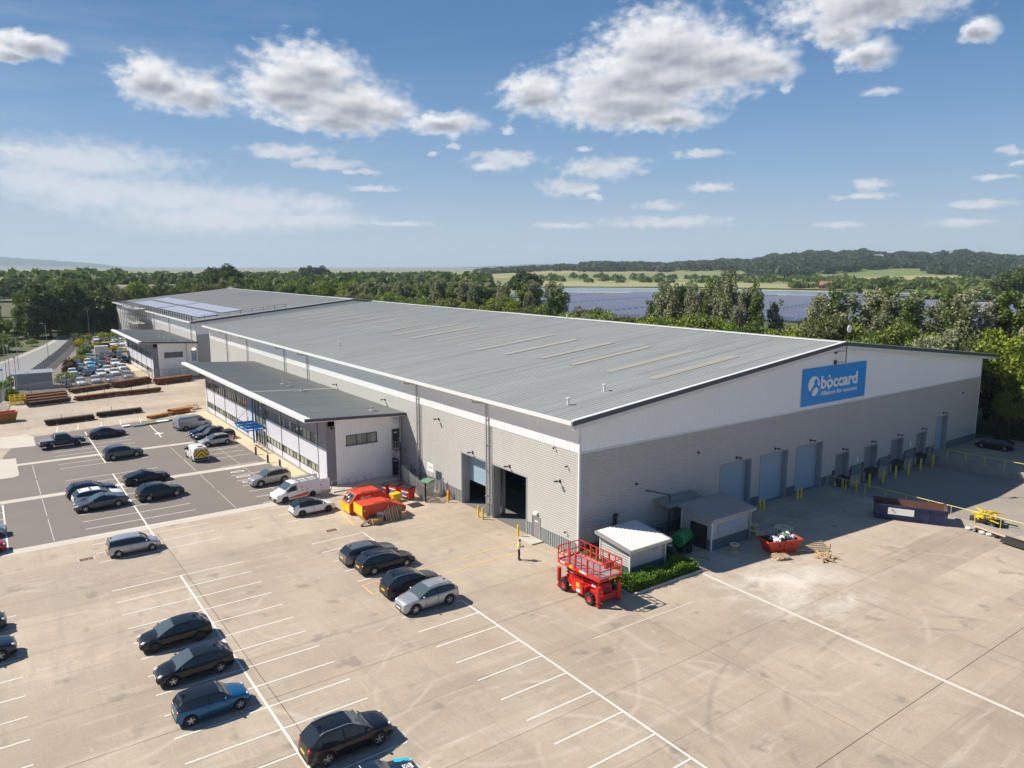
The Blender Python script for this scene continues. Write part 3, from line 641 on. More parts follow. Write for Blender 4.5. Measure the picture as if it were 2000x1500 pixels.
part('bulkhead_lamp', W1, 'plate_white', lambda b: b.box(WX-.2, 4.3, 2.3, WX-.03, 4.8, 2.5))
for y, z in ((.35, 7.6), (.4, 1.9), (2.0, 8.85)): part('wall_camera', W1, 'dark_metal', lambda b: (b.box(WX-.2, y-.03, z, WX-.03, y+.03, z+.06), b.box(WX-.26, y-.06, z-.08, WX-.16, y+.06, z+.05)))
# gable doors
for a0, a1, zb, zt in GH: part('door_reveal', W1, 'trim_grey', lambda b: lining(b, 1, WY, .8, a0, a1, max(zb, -.05) if zb > -1 else -.05, zt-.12))
for a0, a1 in ((16.75, 21.4), (23.0, 27.5), (29.1, 33.85)):
    roller(W1, 1, WY, .55, a0, a1, 0, 5.2); floodlight(W1, ((a0+a1)/2, WY-.03, 5.55), (0, -1))
roller(W1, 1, WY, .55, 59.85, 62.8, 0, 4.7); floodlight(W1, (61.4, WY-.03, 5.05), (0, -1))
for a0, a1 in DOCKS:
    d = roller(W1, 1, WY, .5, a0, a1, .3, 3.25, 'dock_grey'); floodlight(W1, ((a0+a1)/2, WY-.03, 3.65), (0, -1))
    part('dock_leveller', W1, 'dark_metal', lambda b: (b.box(a0, WY-.35, -.2, a1, WY+.4, .26), b.box(a0+.1, WY-.06, -.9, a1-.1, WY+.1, -.2)))
    for s in (a0-.45, a1+.15): part('dock_bumper', W1, 'wood', lambda b: b.box(s, WY-.32, -.75, s+.3, WY-.055, .25))
    part('control_box', W1, 'trim_black', lambda b: b.box(a0-.55, WY-.16, .9, a0-.3, WY-.04, 1.45))
for a0, a1 in zip([39.8, 45.9, 52.0], [42.0, 48.0, 54.1]):
    part('dock_panel', W1, 'dark_plinth', lambda b: b.box(a0, WY-.22, .25, a1, WY-.04, 1.35)); part('dock_wall', W1, 'concrete_wall', lambda b: b.box(a0, WY-.16, -1.2, a1, WY-.052, .25))
for x in (41.0, 53.2): part('wall_notice', W1, 'plate_white', lambda b: b.box(x, WY-.07, 1.7, x+.3, WY-.04, 2.3))
for x, z in ((5.4, 5.3), (13.4, 6.9), (66.4, 7.2)): part('wall_fitting', W1, 'dark_metal', lambda b: b.lathe([(0, WY-.2), (.09, WY-.18), (.12, WY-.04)], (x, 0, z), 1, 8), True)
part('wall_bracket', W1, 'trim_black', lambda b: b.tube([(6.6, WY-.05, 4.5), (8.6, WY-1.1, 4.0), (8.6, WY-1.1, 3.2)], .05))
part('duct', W1, 'dark_metal', lambda b: b.tube([(2.9, WY-.1, 1.0), (2.9, WY-.15, 3.0), (3.1, WY-.3, 3.1)], .16, 8))
# inside, seen through the open door
inr = part('interior', W1, 'interior_floor', lambda b: b.quad((WX+.05, WY+.05, .006), (44, WY+.05, .006), (44, 60, .006), (WX+.05, 60, .006)))
part('partition', inr, 'interior_blue', lambda b: (b.box(8, -.4, .006, 8.2, 9.4, 4.6), b.box(8, 10.3, .006, 8.2, 22, 4.6)))
part('inner_column', inr, 'galv', lambda b: b.box(7.7, 9.6, 0, 7.95, 9.9, 11)); part('inner_column', inr, 'galv', lambda b: b.box(.2, 11.6, 0, .5, 11.9, 11))
def f(b):
    for y in (6.5, 8.3, 10.1, 11.9): b.cyl((4.5, y, 0), (4.5, y, 1.1), .04, n=6)
    for z in (.6, 1.1): b.cyl((4.5, 6, z), (4.5, 12.5, z), .035, n=6)
part('inner_railing', inr, 'yellow_paint', f)
# vent cowls on the big roof
for x, y in ((1.1, 3.0), (6.4, 4.2), (3.2, 58), (36, 45)):
    z = roofz(x); part('roof_vent', RF1, 'gutter_pale', lambda b: (b.cyl((x, y, z), (x, y, z+.55), .11, n=8), b.cyl((x, y, z+.55), (x, y, z+.65), .2, n=8)))
# second warehouse extras: solar arrays, edge rail, scaffold
def on_roof(x): return EZ+(RZ-EZ)*(x+2.2)/(RX+2.2)
arr = thing('solar_array', 'pale lilac solar panels laid flat on the far warehouse roof behind its guard rail', 'solar panels', (0, 0, 0))
for x0, x1, y0, y1 in ((1.2, 6.6, 135.5, 181), (1.2, 6.6, 182.5, 222), (7.4, 13.5, 139, 181), (7.4, 13.5, 182.5, 226)):
    def f(b):
        nx = int((x1-x0)/1.7); ny = int((y1-y0)/1.05)
        for i in range(nx):
            for j in range(ny):
                a, c = x0+i*1.7, y0+j*1.05; b.quad((a, c, on_roof(a)+.2), (a+1.66, c, on_roof(a+1.66)+.2), (a+1.66, c+1.02, on_roof(a+1.66)+.2), (a, c+1.02, on_roof(a)+.2))
    part('panel_block', arr, 'solar_pale', f)
gr = thing('guard_rail', 'temporary tube guard rail along the eaves of the far warehouse roof', 'guard rail', (0, 0, 0))
def f(b):
    for k in range(46):
        y = 129+k*2.4; b.bar((-1.6, y, on_roof(-1.6)), (-1.6, y, on_roof(-1.6)+1.3), .14); b.bar((-1.6, y, on_roof(-1.6)+.7), (-.4, y, on_roof(-.4)+.1), .06)
    for z in (.6, 1.1): b.bar((-1.6, 129, on_roof(-1.6)+z), (-1.6, 239, on_roof(-1.6)+z), .055)
part('eaves_rail', gr, 'dark_metal', f)
def f(b):
    for yy in (128.2, 240):
        for k in range(9):
            x = -1.6+k*2.6; b.bar((x, yy, on_roof(x)), (x, yy, on_roof(x)+1.15), .07)
        for z in (.6, 1.1): b.bar((-1.6, yy, on_roof(-1.6)+z), (19.2, yy, on_roof(19.2)+z), .055)
part('verge_rail', gr, 'dark_metal', f)
sc = thing('scaffold_tower', 'tube scaffold tower standing against the far warehouse wall', 'scaffold', (-2.6, 190, 0))
xs = [-2.4, -.9, .6]; ys = [-9, -6.2, -3.4, -.6, 2.2, 5, 8, 11]
def f(b):
    for x in xs:
        for y in ys: b.bar((x, y, 0), (x, y, 13.2), .15)
part('standards', sc, 'trim_grey', f)
def f(b):
    for z in (2, 4, 6, 8, 10, 12, 13):
        for x in xs: b.bar((x, ys[0]-.5, z), (x, ys[-1]+.5, z), .14)
        for y in ys: b.bar((xs[0]-.3, y, z+.05), (xs[-1]+.3, y, z+.05), .08)
    for i in range(6): b.bar((-2.5, ys[i], 2*i), (-2.5, ys[i+1], 2*i+2), .08); b.bar((-2.5, ys[i+1], 2*i), (-2.5, ys[i], 2*i+2), .08)
part('ledgers', sc, 'trim_grey', f)
def f(b):
    for z in (4, 8, 12): b.box(-2.4, -9.3, z+.1, .6, 11.3, z+.16)
part('boards', sc, 'kerb', f)
part('debris_sheet', sc, 'trim_grey', lambda b: b.box(-1.2, 11.6, 6, -1.15, 17.2, 11.3) if False else b.box(-2.5, -6, 12.2, -2.45, -1, 13.1))

# ---------------- offices ----------------
def office(y0, y1, label, mulls, glass=None, full=True):
    O = thing('office_block', label, 'office building', (0, 0, 0)); fx = -10.2; bx = WX-.04
    def rz(x): return 7.25 + .62*(WX-x)/11.4
    t = rz(fx)-.05
    # front: plinth, two window bands, pale panels between, dark panels above
    part('front_plinth', O, 'plinth_grey', lambda b: b.box(fx-.03, y0, -.1, fx+.2, y1, .28))
    def pn(nm, m_, *bx): part(nm, O, m_, lambda b: b.box(*bx))
    for p, q in zip(mulls[:-1], mulls[1:]):
        if glass and glass[0]-.1 <= p and q <= glass[1]+.1: continue
        if full and glass and abs(p-glass[1]) < .2: pn('front_panel', 'lilac_panel', fx, p, .28, fx+.2, q, 4.2); pn('dark_panel', 'purple_panel', fx, p, 4.2, fx+.2, q, t); continue
        pn('front_panel', 'lilac_panel', fx, p, .28, fx+.2, q, .98); pn('front_panel', 'lilac_panel', fx, p, 1.92, fx+.2, q, 4.2); pn('dark_panel', 'purple_panel', fx, p, 5.42, fx+.2, q, t)
    pn('front_panel', 'lilac_panel', fx-.01, y0, .28, fx+.2, mulls[0], 4.2); pn('front_panel', 'lilac_panel', fx-.01, mulls[-1], .28, fx+.2, y1, 5.4)
    pn('dark_panel', 'purple_panel', fx, y0, 4.2, fx+.2, mulls[0], t); pn('dark_panel', 'purple_panel', fx, mulls[-1], 5.42, fx+.2, y1, t); pn('dark_panel', 'purple_panel', fx-.03, y0-.03, 0, fx+1.05, y0+.02, 6.75)
    for m in mulls: pn('mullion', 'frame_dark', fx-.05, m-.05, .28, fx, m+.05, t)
    for p, q in zip(mulls[:-1], mulls[1:]):
        if glass and ((glass[0]-.1 <= p and q <= glass[1]+.1) or (full and abs(p-glass[1]) < .2)): continue
        for z0, z1 in ((.98, 1.92), (4.2, 5.42)):
            w_ = MB(); w_.use('office_glass'); w_.box(fx+.07, p+.05, z0, fx+.1, q-.05, z1); wo = w_.build('window', O)
            def f(b):
                b.box(fx+.02, p+.05, z0, fx+.12, q-.05, z0+.07); b.box(fx+.02, p+.05, z1-.07, fx+.12, q-.05, z1)
                n = 5
                for i in range(n+1): y = p+.08+(q-p-.16)*i/n; b.box(fx+.02, y-.035, z0+.07, fx+.12, y+.035, z1-.07)
            part('window_frame', wo, 'frame_dark', f)
    # gable end
    hs = [(-7.9, -4.25, 4.35, 5.45), (-2.35, -1.4, 3.2, 5.5)] + ([(-2.4, -1.5, -1, 2.1)] if full else [])
    part('gable_wall', O, 'white_cladding', lambda b: wall_v(b, 1, y0, -1, fx+1.0, bx, -.1, lambda x: rz(x)-.1, hs, .3))
    w_ = MB(); w_.use('office_glass'); w_.box(-7.9, y0+.06, 4.35, -4.25, y0+.09, 5.45); wo = w_.build('window', O)
    def f(b):
        b.box(-8.0, y0-.07, 4.25, -4.15, y0+.06, 4.38); b.box(-7.95, y0-.05, 5.4, -4.2, y0+.06, 5.5)
        for x in (-7.95, -6.72, -5.48, -4.3): b.box(x, y0-.045, 4.38, x+.1, y0+.06, 5.4)
    part('window_frame', wo, 'frame_dark', f)
    pdoor(O, 1, y0, -2.35, -1.4, 3.2, 5.45, 'dark_metal' if full else 'door_blue', .14)
    if full: pdoor(O, 1, y0, -2.4, -1.5, 0, 2.1, 'dark_metal', .14)
    part('outside_unit' if full else 'door_lamp', O, 'gutter_pale' if full else 'lit_lamp', lambda b: b.box(-2.2, y0-.35 if full else y0-.15, 6.2 if full else 5.75, -1.6, y0-.03, 6.7 if full else 5.95))
    part('rear_gable', O, 'white_cladding', lambda b: b.quad((fx, y1, -.1), (bx, y1, -.1), (bx, y1, rz(bx)-.1), (fx, y1, rz(fx)-.1)))
    # roof slab
    ox = -12.75
    def f(b):
        pr = ribs(y0-1.2, y1+3.4, .45, .04, (0, .7, .8, .92))
        for (p, dp), (q, dq) in zip(pr[:-1], pr[1:]): b.quad((ox, p, rz(ox)+.18+dp), (bx, p, rz(bx)+.18+dp), (bx, q, rz(bx)+.18+dq), (ox, q, rz(ox)+.18+dq))
    r = part('roof', O, 'roof_low', f)
    part('roof_underside', r, 'white_cladding', lambda b: b.prism([(ox, rz(ox)-.18), (bx, rz(bx)-.12), (bx, rz(bx)+.17), (ox, rz(ox)+.17)], 1, y0-1.2, y1+3.4))
    part('front_gutter', r, 'gutter_pale', lambda b: (b.prism([(ox-.22, rz(ox)-.12), (ox, rz(ox)-.2), (ox, rz(ox)+.24), (ox-.22, rz(ox)+.2)], 1, y0-1.25, y1+3.45), b.prism([(ox, rz(ox)+.225), (ox+.5, rz(ox+.5)+.225), (ox+.5, rz(ox+.5)+.26), (ox, rz(ox)+.26)], 1, y0-1.2, y1+3.4)))
    part('verge_trim', r, 'edge_dark', lambda b: b.prism([(ox-.2, rz(ox)-.05), (bx+.0, rz(bx)-.05), (bx+.0, rz(bx)+.26), (ox-.2, rz(ox)+.26)], 1, y0-1.34, y0-1.2))
    for x, y in ((-6, y0+26), (-6, y0+23.6), (-6, y0+18.6), (-4, y0+1.5)) if full else ((-6, y0+14), (-6, y0+9), (-6, y0+4), (-4, y0+2)):
        part('roof_vent', r, 'galv', lambda b: (b.cyl((x, y, rz(x)+.1), (x, y, rz(x)+.75), .1, n=8), b.cyl((x, y, rz(x)+.6), (x, y, rz(x)+.72), .22, n=8), b.box(x-.35, y-.35, rz(x)+.1, x+.35, y+.35, rz(x)+.27)))
    if full: part('roof_joint', r, 'gutter_pale', lambda b: b.prism([(ox+.5, rz(ox)+.23), (bx, rz(bx)+.23), (bx, rz(bx)+.26), (ox+.5, rz(ox)+.26)], 1, 49.6, 49.75))
    part('downpipe', O, 'galv', lambda b: b.tube([(-1.35 if full else -3.4, y0-.12, 7.1), (-1.35 if full else -3.4, y0-.12, 0)], .07))
    for x, yv in ((fx+.6, y0-.03),): floodlight(O, (x, yv, 6.55), (0, -1))
    return O
OA = office(30.2, 82.8, 'two-storey office block with blue entrance canopy along the warehouse side', [32.7, 38.85, 45.0, 51.1, 55.8, 59.6, 65.0, 71.1, 77.3, 82.0], (51.1, 55.8))
OB = office(127.6, 162, 'smaller two-storey office block beside the far car park', [129.6, 135.5, 141.5, 147.5, 153.5, 159.5], None, False)
# glazed entrance of the near office
def f(b): b.box(-10.15, 51.15, 2.9, -10.1, 55.75, 6.6)
g1 = part('stair_window', OA, 'office_glass', f)
def f(b):
    for y in (51.2, 52.7, 54.2, 55.7): b.box(-10.22, y-.05, .1, -10.1, y+.05, 7.5)
    for z in (2.85, 4.3, 5.6, 6.55): b.box(-10.215, 51.25, z, -10.12, 55.65, z+.09)
part('window_frame', g1, 'frame_dark', f)
part('blue_fascia', OA, 'blue_steel', lambda b: b.box(-10.17, 51.15, 6.66, -10.08, 55.75, 7.5))
part('entrance_door', OA, 'glass', lambda b: (b.box(-10.15, 51.3, .05, -10.08, 53.3, 2.3), b.box(-10.15, 53.4, .05, -10.08, 55.6, 2.3)))
part('entrance_frame', OA, 'gutter_pale', lambda b: [b.box(-10.3, y-.06, 0, -10.16, y+.06, 2.75) for y in (51.2, 52.4, 53.35, 54.4)] + [b.box(-10.3, 51.26, 2.35, -10.16, 54.34, 2.5)])
cn = thing('entrance_canopy', 'blue steel louvred canopy over the office entrance', 'canopy', (0, 0, 0))
part('mast', cn, 'blue_steel', lambda b: b.cyl((-10.5, 55.9, 0), (-10.5, 55.9, 6.8), .12, n=8))
def f(b):
    for x in (-12.7, -11.2): b.box(x-.06, 50.6, 2.62, x+.06, 56.4, 2.82)
    for y in (50.6, 52.5, 54.5, 56.4): b.box(-12.8, y-.05, 2.84, -10.3, y+.06, 2.98)
part('canopy_frame', cn, 'blue_steel', f)
def f(b):
    for k in range(6): y = 51.1+k*.95; b.prism([(y, 3.0), (y+.04, 2.99), (y+.16, 3.12), (y+.12, 3.14)], 0, -12.7, -10.4)
part('louvre_blades', cn, 'blue_steel', f)
part('tie_rods', cn, 'blue_steel', lambda b: (b.cyl((-10.5, 55.9, 5.4), (-13.0, 50.8, 2.9), .03, n=5), b.cyl((-10.5, 55.9, 5.4), (-13.0, 56.2, 2.9), .03, n=5)))
# ---------------- vehicles ----------------
def smooth_line(pts, xs):
    x = [p[0] for p in pts]; z = [p[1] for p in pts]; return np.interp(xs, x, z)
def wheel(parent, x, y, r, side, rim='rim_silver', spokes=5, wd=.22):
    b = MB(); b.use('tyre', True); s = side
    b.lathe([(r*.62, wd/2), (r*.9, wd/2), (r*.985, wd*.36), (r, 0), (r*.985, -wd*.36), (r*.9, -wd/2), (r*.62, -wd/2)], (x, y, r), 1, 20)
    t = b.build('wheel', parent); b = MB(); b.use(rim); f = s*wd/2
    b.lathe([(r*.66, 0), (r*.66, f*.9), (r*.60, f*.95), (r*.57, f*.6)], (x, y, r), 1, 20)
    for k in range(spokes):
        a = 2*pi*k/spokes+.3; c, q = cos(a), sin(a); u = (-q, c); h = r*.085
        p0 = (x+c*r*.1, r+q*r*.1); p1 = (x+c*r*.6, r+q*r*.6)
        for i in (0,):
            V = [(p0[0]+u[0]*h*1.3, y+f*.82, p0[1]+u[1]*h*1.3), (p1[0]+u[0]*h, y+f*.92, p1[1]+u[1]*h), (p1[0]-u[0]*h, y+f*.92, p1[1]-u[1]*h), (p0[0]-u[0]*h*1.3, y+f*.82, p0[1]-u[1]*h*1.3)]
            b.add(V, [(0, 1, 2, 3)])
    b.lathe([(0, f*.86), (r*.15, f*.84), (r*.17, f*.6)], (x, y, r), 1, 10)
    b.use('trim_black'); b.lathe([(r*.6, f*.35), (0, f*.3)], (x, y, r), 1, 14)
    b.build('rim', t); return t
CARS = {   # L, W, H, wheel r, rear axle, front axle, bonnet z, belt z, deck z, glass: rear base, roof rear, roof front, screen base
 'hatch': (4.28, 1.79, 1.46, .33, -.30, .315, .93, .97, 1.0, -.485, -.315, .035, .265),
 'mini':  (3.85, 1.73, 1.42, .32, -.325, .335, .95, .97, .97, -.475, -.40, .085, .225),
 'saloon':(4.72, 1.83, 1.43, .33, -.30, .31, .90, .95, 1.02, -.40, -.16, .04, .24),
 'fast':  (4.72, 1.84, 1.42, .35, -.31, .31, .89, .95, 1.0, -.45, -.11, .03, .235),
 'estate':(4.72, 1.82, 1.48, .34, -.295, .31, .93, .98, 1.0, -.485, -.375, .03, .24),
 'suv':   (4.50, 1.86, 1.64, .375, -.30, .305, 1.06, 1.10, 1.12, -.482, -.345, .03, .24),
 'mpv':   (4.05, 1.72, 1.54, .31, -.31, .325, .96, 1.00, 1.0, -.48, -.445, .12, .30),
 'coupe': (4.25, 1.80, 1.38, .33, -.30, .31, .84, .92, .98, -.44, -.20, .03, .20),
}
def make_car(style, colour, label, loc, heading, metal=.0, rim='rim_silver', roofc=None, rails=None, extras=(), lod=0, name='parked_car', group='cars and vans parked in the yard', cat='car'):
    L, W, H, rw, ra, fa, zb_, belt, deck, gb, gr_, gf, gw = CARS[style]
    T_ = thing(name, label, cat, (loc[0], loc[1], .012), heading, group)
    pm = colour; h = L/2; wy = W/2
    xr, xf = ra*L, fa*L; Ra = rw+.055
    xs = sorted(set(np.round(np.linspace(-h, h, 30 if not lod else 16), 3)) | {round(c+d*Ra, 3) for c in (xr, xf) for d in (-1, -.94, -.75, -.4, 0, .4, .75, .94, 1)} | {round(-h+.04, 3), round(-h+.12, 3), round(h-.05, 3), round(h-.14, 3), round(h-.3, 3)})
    xs = np.array(xs)
    low = style in ('saloon', 'fast', 'coupe')
    top = smooth_line([(-h, .62), (-h+.05, deck-.16), (-h+.14, deck-.03), (-h+.25, deck), (gb*L, deck), (gb*L+.5, belt+.02), (gw*L-.1, belt-.02), (gw*L+.05, zb_+.02), (h-.95, zb_-.03), (h-.55, zb_-.09), (h-.22, zb_-.17), (h-.07, zb_-.26), (h, zb_-.45)], xs)
    plan = wy*(1-.02-.24*np.clip((np.abs(xs)-(h-1.15))/1.15, 0, 1)**2.4)
    zlo = np.full(len(xs), .22); zlo = np.where(np.abs(xs) > h-.12, .30, zlo)
    for c in (xr, xf):
        d = np.abs(xs-c); zlo = np.where(d < Ra+1e-3, np.maximum(zlo, rw+np.sqrt(np.maximum(Ra*Ra-d*d, 0))), zlo)
    rows = []
    for x, zt, w_, zl in zip(xs, top, plan, zlo):
        sh = zt-.07
        row = [(0, zt+.035), (.45*w_, zt+.03), (.78*w_, zt+.005), (.93*w_, zt-.035), (.985*w_, zt-.10), (1.0*w_, .72*zt+.28*.35), (.995*w_, .5), (.975*w_, .32), (.93*w_, .22)]
        row = [(y, max(z, zl+.004*(8-i))) for i, (y, z) in enumerate(row)]; row.append((0, max(zl, .22)))
        rows.append([(x, -y, z) for y, z in row] + [(x, y, z) for y, z in reversed(row[1:-1])])
    b = MB(); b.use(pm, True); n = len(rows[0]); vs = [p for r in rows for p in r]
    fs = [(i*n+j, i*n+(j+1) % n, (i+1)*n+(j+1) % n, (i+1)*n+j) for i in range(len(rows)-1) for j in range(n)]
    fs += [tuple(range(n-1, -1, -1)), tuple(range((len(rows)-1)*n, len(rows)*n))]; b.add(vs, [tuple(reversed(f)) for f in fs])
    # greenhouse
    kx = [gb*L, gb*L*.35+gr_*L*.65, gr_*L, (gr_+gf)*L*.5-.1, gf*L, gf*L*.3+gw*L*.7, gw*L]
    kz = [deck-.01, (deck*.35+(H-.08)*.65)+.02, H-.075, H, H-.06, (H-.06)*.3+zb_*.7+.05, zb_+.02]
    gx = np.unique(np.concatenate([np.linspace(kx[0], kx[2], 5), np.linspace(kx[2], kx[4], 7), np.linspace(kx[4], kx[6], 6)]))
    gz = np.interp(gx, kx, kz); k0, k1 = 4, 10
    for _ in range(1):
        g2 = gz.copy(); g2[1:-1] = .25*gz[:-2]+.5*gz[1:-1]+.25*gz[2:]; gz = g2
    bz = np.interp(gx, [-h, gb*L, gb*L+.5, gw*L-.1, gw*L], [deck, deck-.02, belt, belt-.03, zb_+.0])
    pw = np.interp(gx, xs, plan)
    tt = np.clip((gz-bz)/(H-belt), 0, 1)
    hb = pw*.955; ht = hb*(1-.23*tt)
    def P(i, s, f):     # f 0 belt, 1 top edge
        y = hb[i]+(ht[i]-hb[i])*f; z = bz[i]-.03+(gz[i]-bz[i]+.03)*f; return (gx[i], s*y, z)
    cut_f = 1-.085/(max(.3, H-belt)); N = len(gx); rc = roofc or pm
    def crown(i): return .03*tt[i]
    def strip(b, i0, i1, out=0):
        for i in range(i0, i1):
            ys = (-1, -.55, 0, .55, 1)
            for a, c in zip(ys[:-1], ys[1:]):
                q = lambda k, t: (gx[k], t*ht[k]*(.93 if 0 else 1), gz[k]+crown(k)*(1-t*t)+out)
                b.quad(q(i, a), q(i+1, a), q(i+1, c), q(i, c))
    b.use(rc); strip(b, k0, k1)
    def side(b, i0, i1, f0, f1, out=0):
        for s in (-1, 1):
            for i in range(i0, i1):
                A = [P(i, s, f0), P(i+1, s, f0), P(i+1, s, f1), P(i, s, f1)]; A = [(p[0], p[1]+s*out, p[2]) for p in A]
                b.quad(*(A if s < 0 else A[::-1]))
    side(b, 0, N-1, cut_f, 1)
    cp = 2 if style in ('suv', 'estate', 'mpv', 'mini') else 3 if style in ('hatch',) else 2
    b.use(pm); side(b, 0, cp, 0, cut_f)
    b.build('body', T_, fix=True)
    g = MB(); g.use('sky_tinted_screen', True); strip(g, k1, N-1); g.build('windscreen', T_)
    g = MB(); g.use('glass', True); strip(g, 0, k0); g.build('rear_window', T_)
    mid = (cp+N-1)//2
    for s in (-1, 1):
        for i0, i1 in ((cp, mid), (mid, N-1)):
            g = MB(); g.use('glass', True)
            for i in range(i0, i1):
                A = [P(i, s, 0), P(i+1, s, 0), P(i+1, s, cut_f), P(i, s, cut_f)]; g.quad(*(A if s < 0 else A[::-1]))
            g.build('side_window', T_)
        if not lod:
            p = P(mid, s, 0); q = P(mid, s, cut_f); part('door_pillar', T_, 'trim_black', lambda b: b.bar((p[0], p[1]+s*.006, p[2]+.03), (q[0], q[1]+s*.006, q[2]), .07, .03))
    for c in (xr, xf):
        for s in (-1, 1): wheel(T_, c, s*(wy-.125), rw, s, rim, 5 if not lod else 5)
    def ell(nm, m, c, r): part(nm, T_, m, lambda b: b.ball(c, *r, n=10, m=6), True)
    ez = zb_-.245
    for s in (-1, 1):
        ell('headlight', 'lens', (h-.21, s*wy*.62, ez), (.18, wy*.165, .075))
        ell('tail_light', 'tail_red', (-h+.15, s*wy*.66, deck-.17), (.13, wy*.16, .10 if style != 'mpv' else .22))
        mx = gw*L-.32; ell('wing_mirror', pm, (mx, s*(wy+.07), belt+.05), (.07, .11, .07))
    part('grille', T_, 'trim_black', lambda b: (b.box(h-.08, -wy*.36, .42, h+.012, wy*.36, zb_-.42), b.box(h-.12, -wy*.56, .26, h+.006, wy*.56, .36)))
    part('number_plate', T_, 'plate_white', lambda b: b.box(h+.012, -.26, .42, h+.03, .26, .53))
    part('number_plate', T_, 'plate_yellow', lambda b: b.box(-h-.025, -.26, .62, -h-.003, .26, .73))
    if not lod:
        part('bumper_trim', T_, 'trim_black', lambda b: (b.box(-h-.008, -wy*.66, .27, -h+.1, wy*.66, .42), b.box(xr+Ra+.02, -wy*.975-.008, .235, xf-Ra-.02, wy*.975+.008, .30)))
        if style in ('suv',): 
            for c in (xr, xf):
                for s in (-1, 1):
                    def f(b):
                        for i in range(10):
                            a, c2 = pi*i/10, pi*(i+1)/10
                            V = [(c+(Ra-.005)*cos(a), s*(wy*.985+.012), rw+(Ra-.005)*sin(a)), (c+(Ra-.005)*cos(c2), s*(wy*.985+.012), rw+(Ra-.005)*sin(c2)), (c+(Ra+.05)*cos(c2), s*(wy*.985+.008), rw+(Ra+.05)*sin(c2)), (c+(Ra+.05)*cos(a), s*(wy*.985+.008), rw+(Ra+.05)*sin(a))]
                            b.quad(*V)
                    part('arch_trim', T_, 'trim_black', f)
        for s in (-1, 1):
            part('door_seam', T_, 'trim_black', lambda b: [b.box(x-.006, s*wy*.972-.02, .36, x+.006, s*wy*.982+.016, belt-.12) for x in (gx[mid], gx[mid]+1.02 if gx[mid]+1.02 < xf-Ra else xf-Ra-.1)])
            for x in (gx[mid]-.12, gx[mid]+.78): part('door_handle', T_, pm, lambda b: b.box(x-.1, s*wy*.985-.03, belt-.2, x+.08, s*wy*.985+.03, belt-.165))
    if rails:
        for s in (-1, 1):
            part('roof_rail', T_, rails, lambda b: b.tube([(gx[k0]-.05, s*ht[k0]*.93, gz[k0]+.02), (gx[k0]+.15, s*ht[k0+1]*.93, gz[k0+1]+.075), (gx[k1]-.3, s*ht[k1-1]*.93, gz[k1-1]+.075), (gx[k1], s*ht[k1]*.93, gz[k1]+.02)], .022, 5))
    if 'bars' in extras:
        for x in (-.75, .25): part('roof_bar', T_, 'trim_black', lambda b: b.box(x-.05, -ht[7]*.98, H+.07, x+.05, ht[7]*.98, H+.11))
    if not lod: part('aerial', T_, 'trim_black', lambda b: b.ball((gx[k0]+.15, 0, gz[k0+1]+.06), .1, .03, .05, n=6, m=4), True)
    if 'livery' in extras:
        part('bonnet_stripe', T_, 'cyan_paint', lambda b: [b.add([(x, s*y, float(np.interp(x, xs, top))+.035+(0.006 if y < 6 else 0)) for x, y in ((1.15, .55), (1.95, .44), (1.95, .72), (1.15, .82))], [(0, 1, 2, 3)]) for s in (-1, 1)])
        zt = float(np.interp(1.5, xs, top))+.05
        def f(b):
            b.quad((1.32, -.2, zt+.012), (1.78, -.2, zt-.03), (1.78, .2, zt-.03), (1.32, .2, zt+.012))
            b.use('trim_black'); text_mesh(b, 'ES', .3, lambda x, y, z, wd: (1.64-y*1.3, .17-x*.34/wd*1.0 if False else -.17+x*.34/wd, zt+.012+.012-.03*(1.64-y*1.3-1.32)/.46*0+.0))
        part('bonnet_badge', T_, 'plate_white', f)
        part('roof_seam', T_, 'plate_white', lambda b: b.box(-.62, -.6, H+.008, -.60, .6, H+.034))
    return T_
for nm, c, mt in (('p_black', (.007, .008, .012), 0), ('p_navy', (.008, .012, .05), .3), ('p_dark_blue', (.015, .028, .055), .3), ('p_slate', (.10, .125, .15), .4), ('p_grey', (.10, .11, .125), .5), ('p_teal', (.010, .032, .045), .3),
                  ('p_silver', (.44, .45, .47), .55), ('p_silver_blue', (.33, .37, .42), .5), ('p_silver_warm', (.40, .40, .38), .5), ('p_white', (.78, .78, .78), 0), ('p_white2', (.70, .71, .73), 0), ('p_blue', (.012, .12, .27), .4), ('p_cyan', (.05, .42, .62), .1), ('p_red', (.38, .01, .02), .2), ('p_maroon', (.07, .012, .025), .3), ('p_mid_grey', (.155, .165, .18), .5), ('cyan_paint', (.02, .55, .70), 0), ('p_green', (.012, .035, .03), .2), ('p_royal', (.02, .04, .16), .2)): paint(nm, c, mt)
RT, LT = 0, pi
SIL_Y, RED_Y, D1_Y, D2_Y = 33.6, 29.0, 12.5, 8.15
yd = .86   # from the near wheels' contact line to the middle of a car
make_car('suv', 'p_slate', 'slate grey SUV alone near the top of the tarmac, left of the chevron van', (-26.4, 56.7+yd), RT+.12, rim='rim_silver', rails='galv')
make_car('saloon', 'p_dark_blue', 'dark blue saloon parked just right of the black pickup', (-26.4, 70.9+yd), RT+.12, rim='rim_dark')
make_car('fast', 'p_black', 'black fastback saloon above the dark green SUV', (-26.0, 43.2+yd), RT+.12, rim='rim_dark')
make_car('suv', 'p_teal', 'dark green SUV right of the three cars nose to tail', (-25.85, 36.2+yd), RT+.11, rim='rim_silver', rails='trim_black')
make_car('estate', 'p_navy', 'dark navy estate, farthest of the three side by side on the tarmac', (-31.6, 41.2+yd), RT+.06, rim='rim_dark', rails='trim_black')
make_car('estate', 'p_white', 'white estate with black roof bars between the navy estate and the grey fastback', (-31.3, 38.5+yd), RT+.06, rim='rim_silver', extras=('bars',))
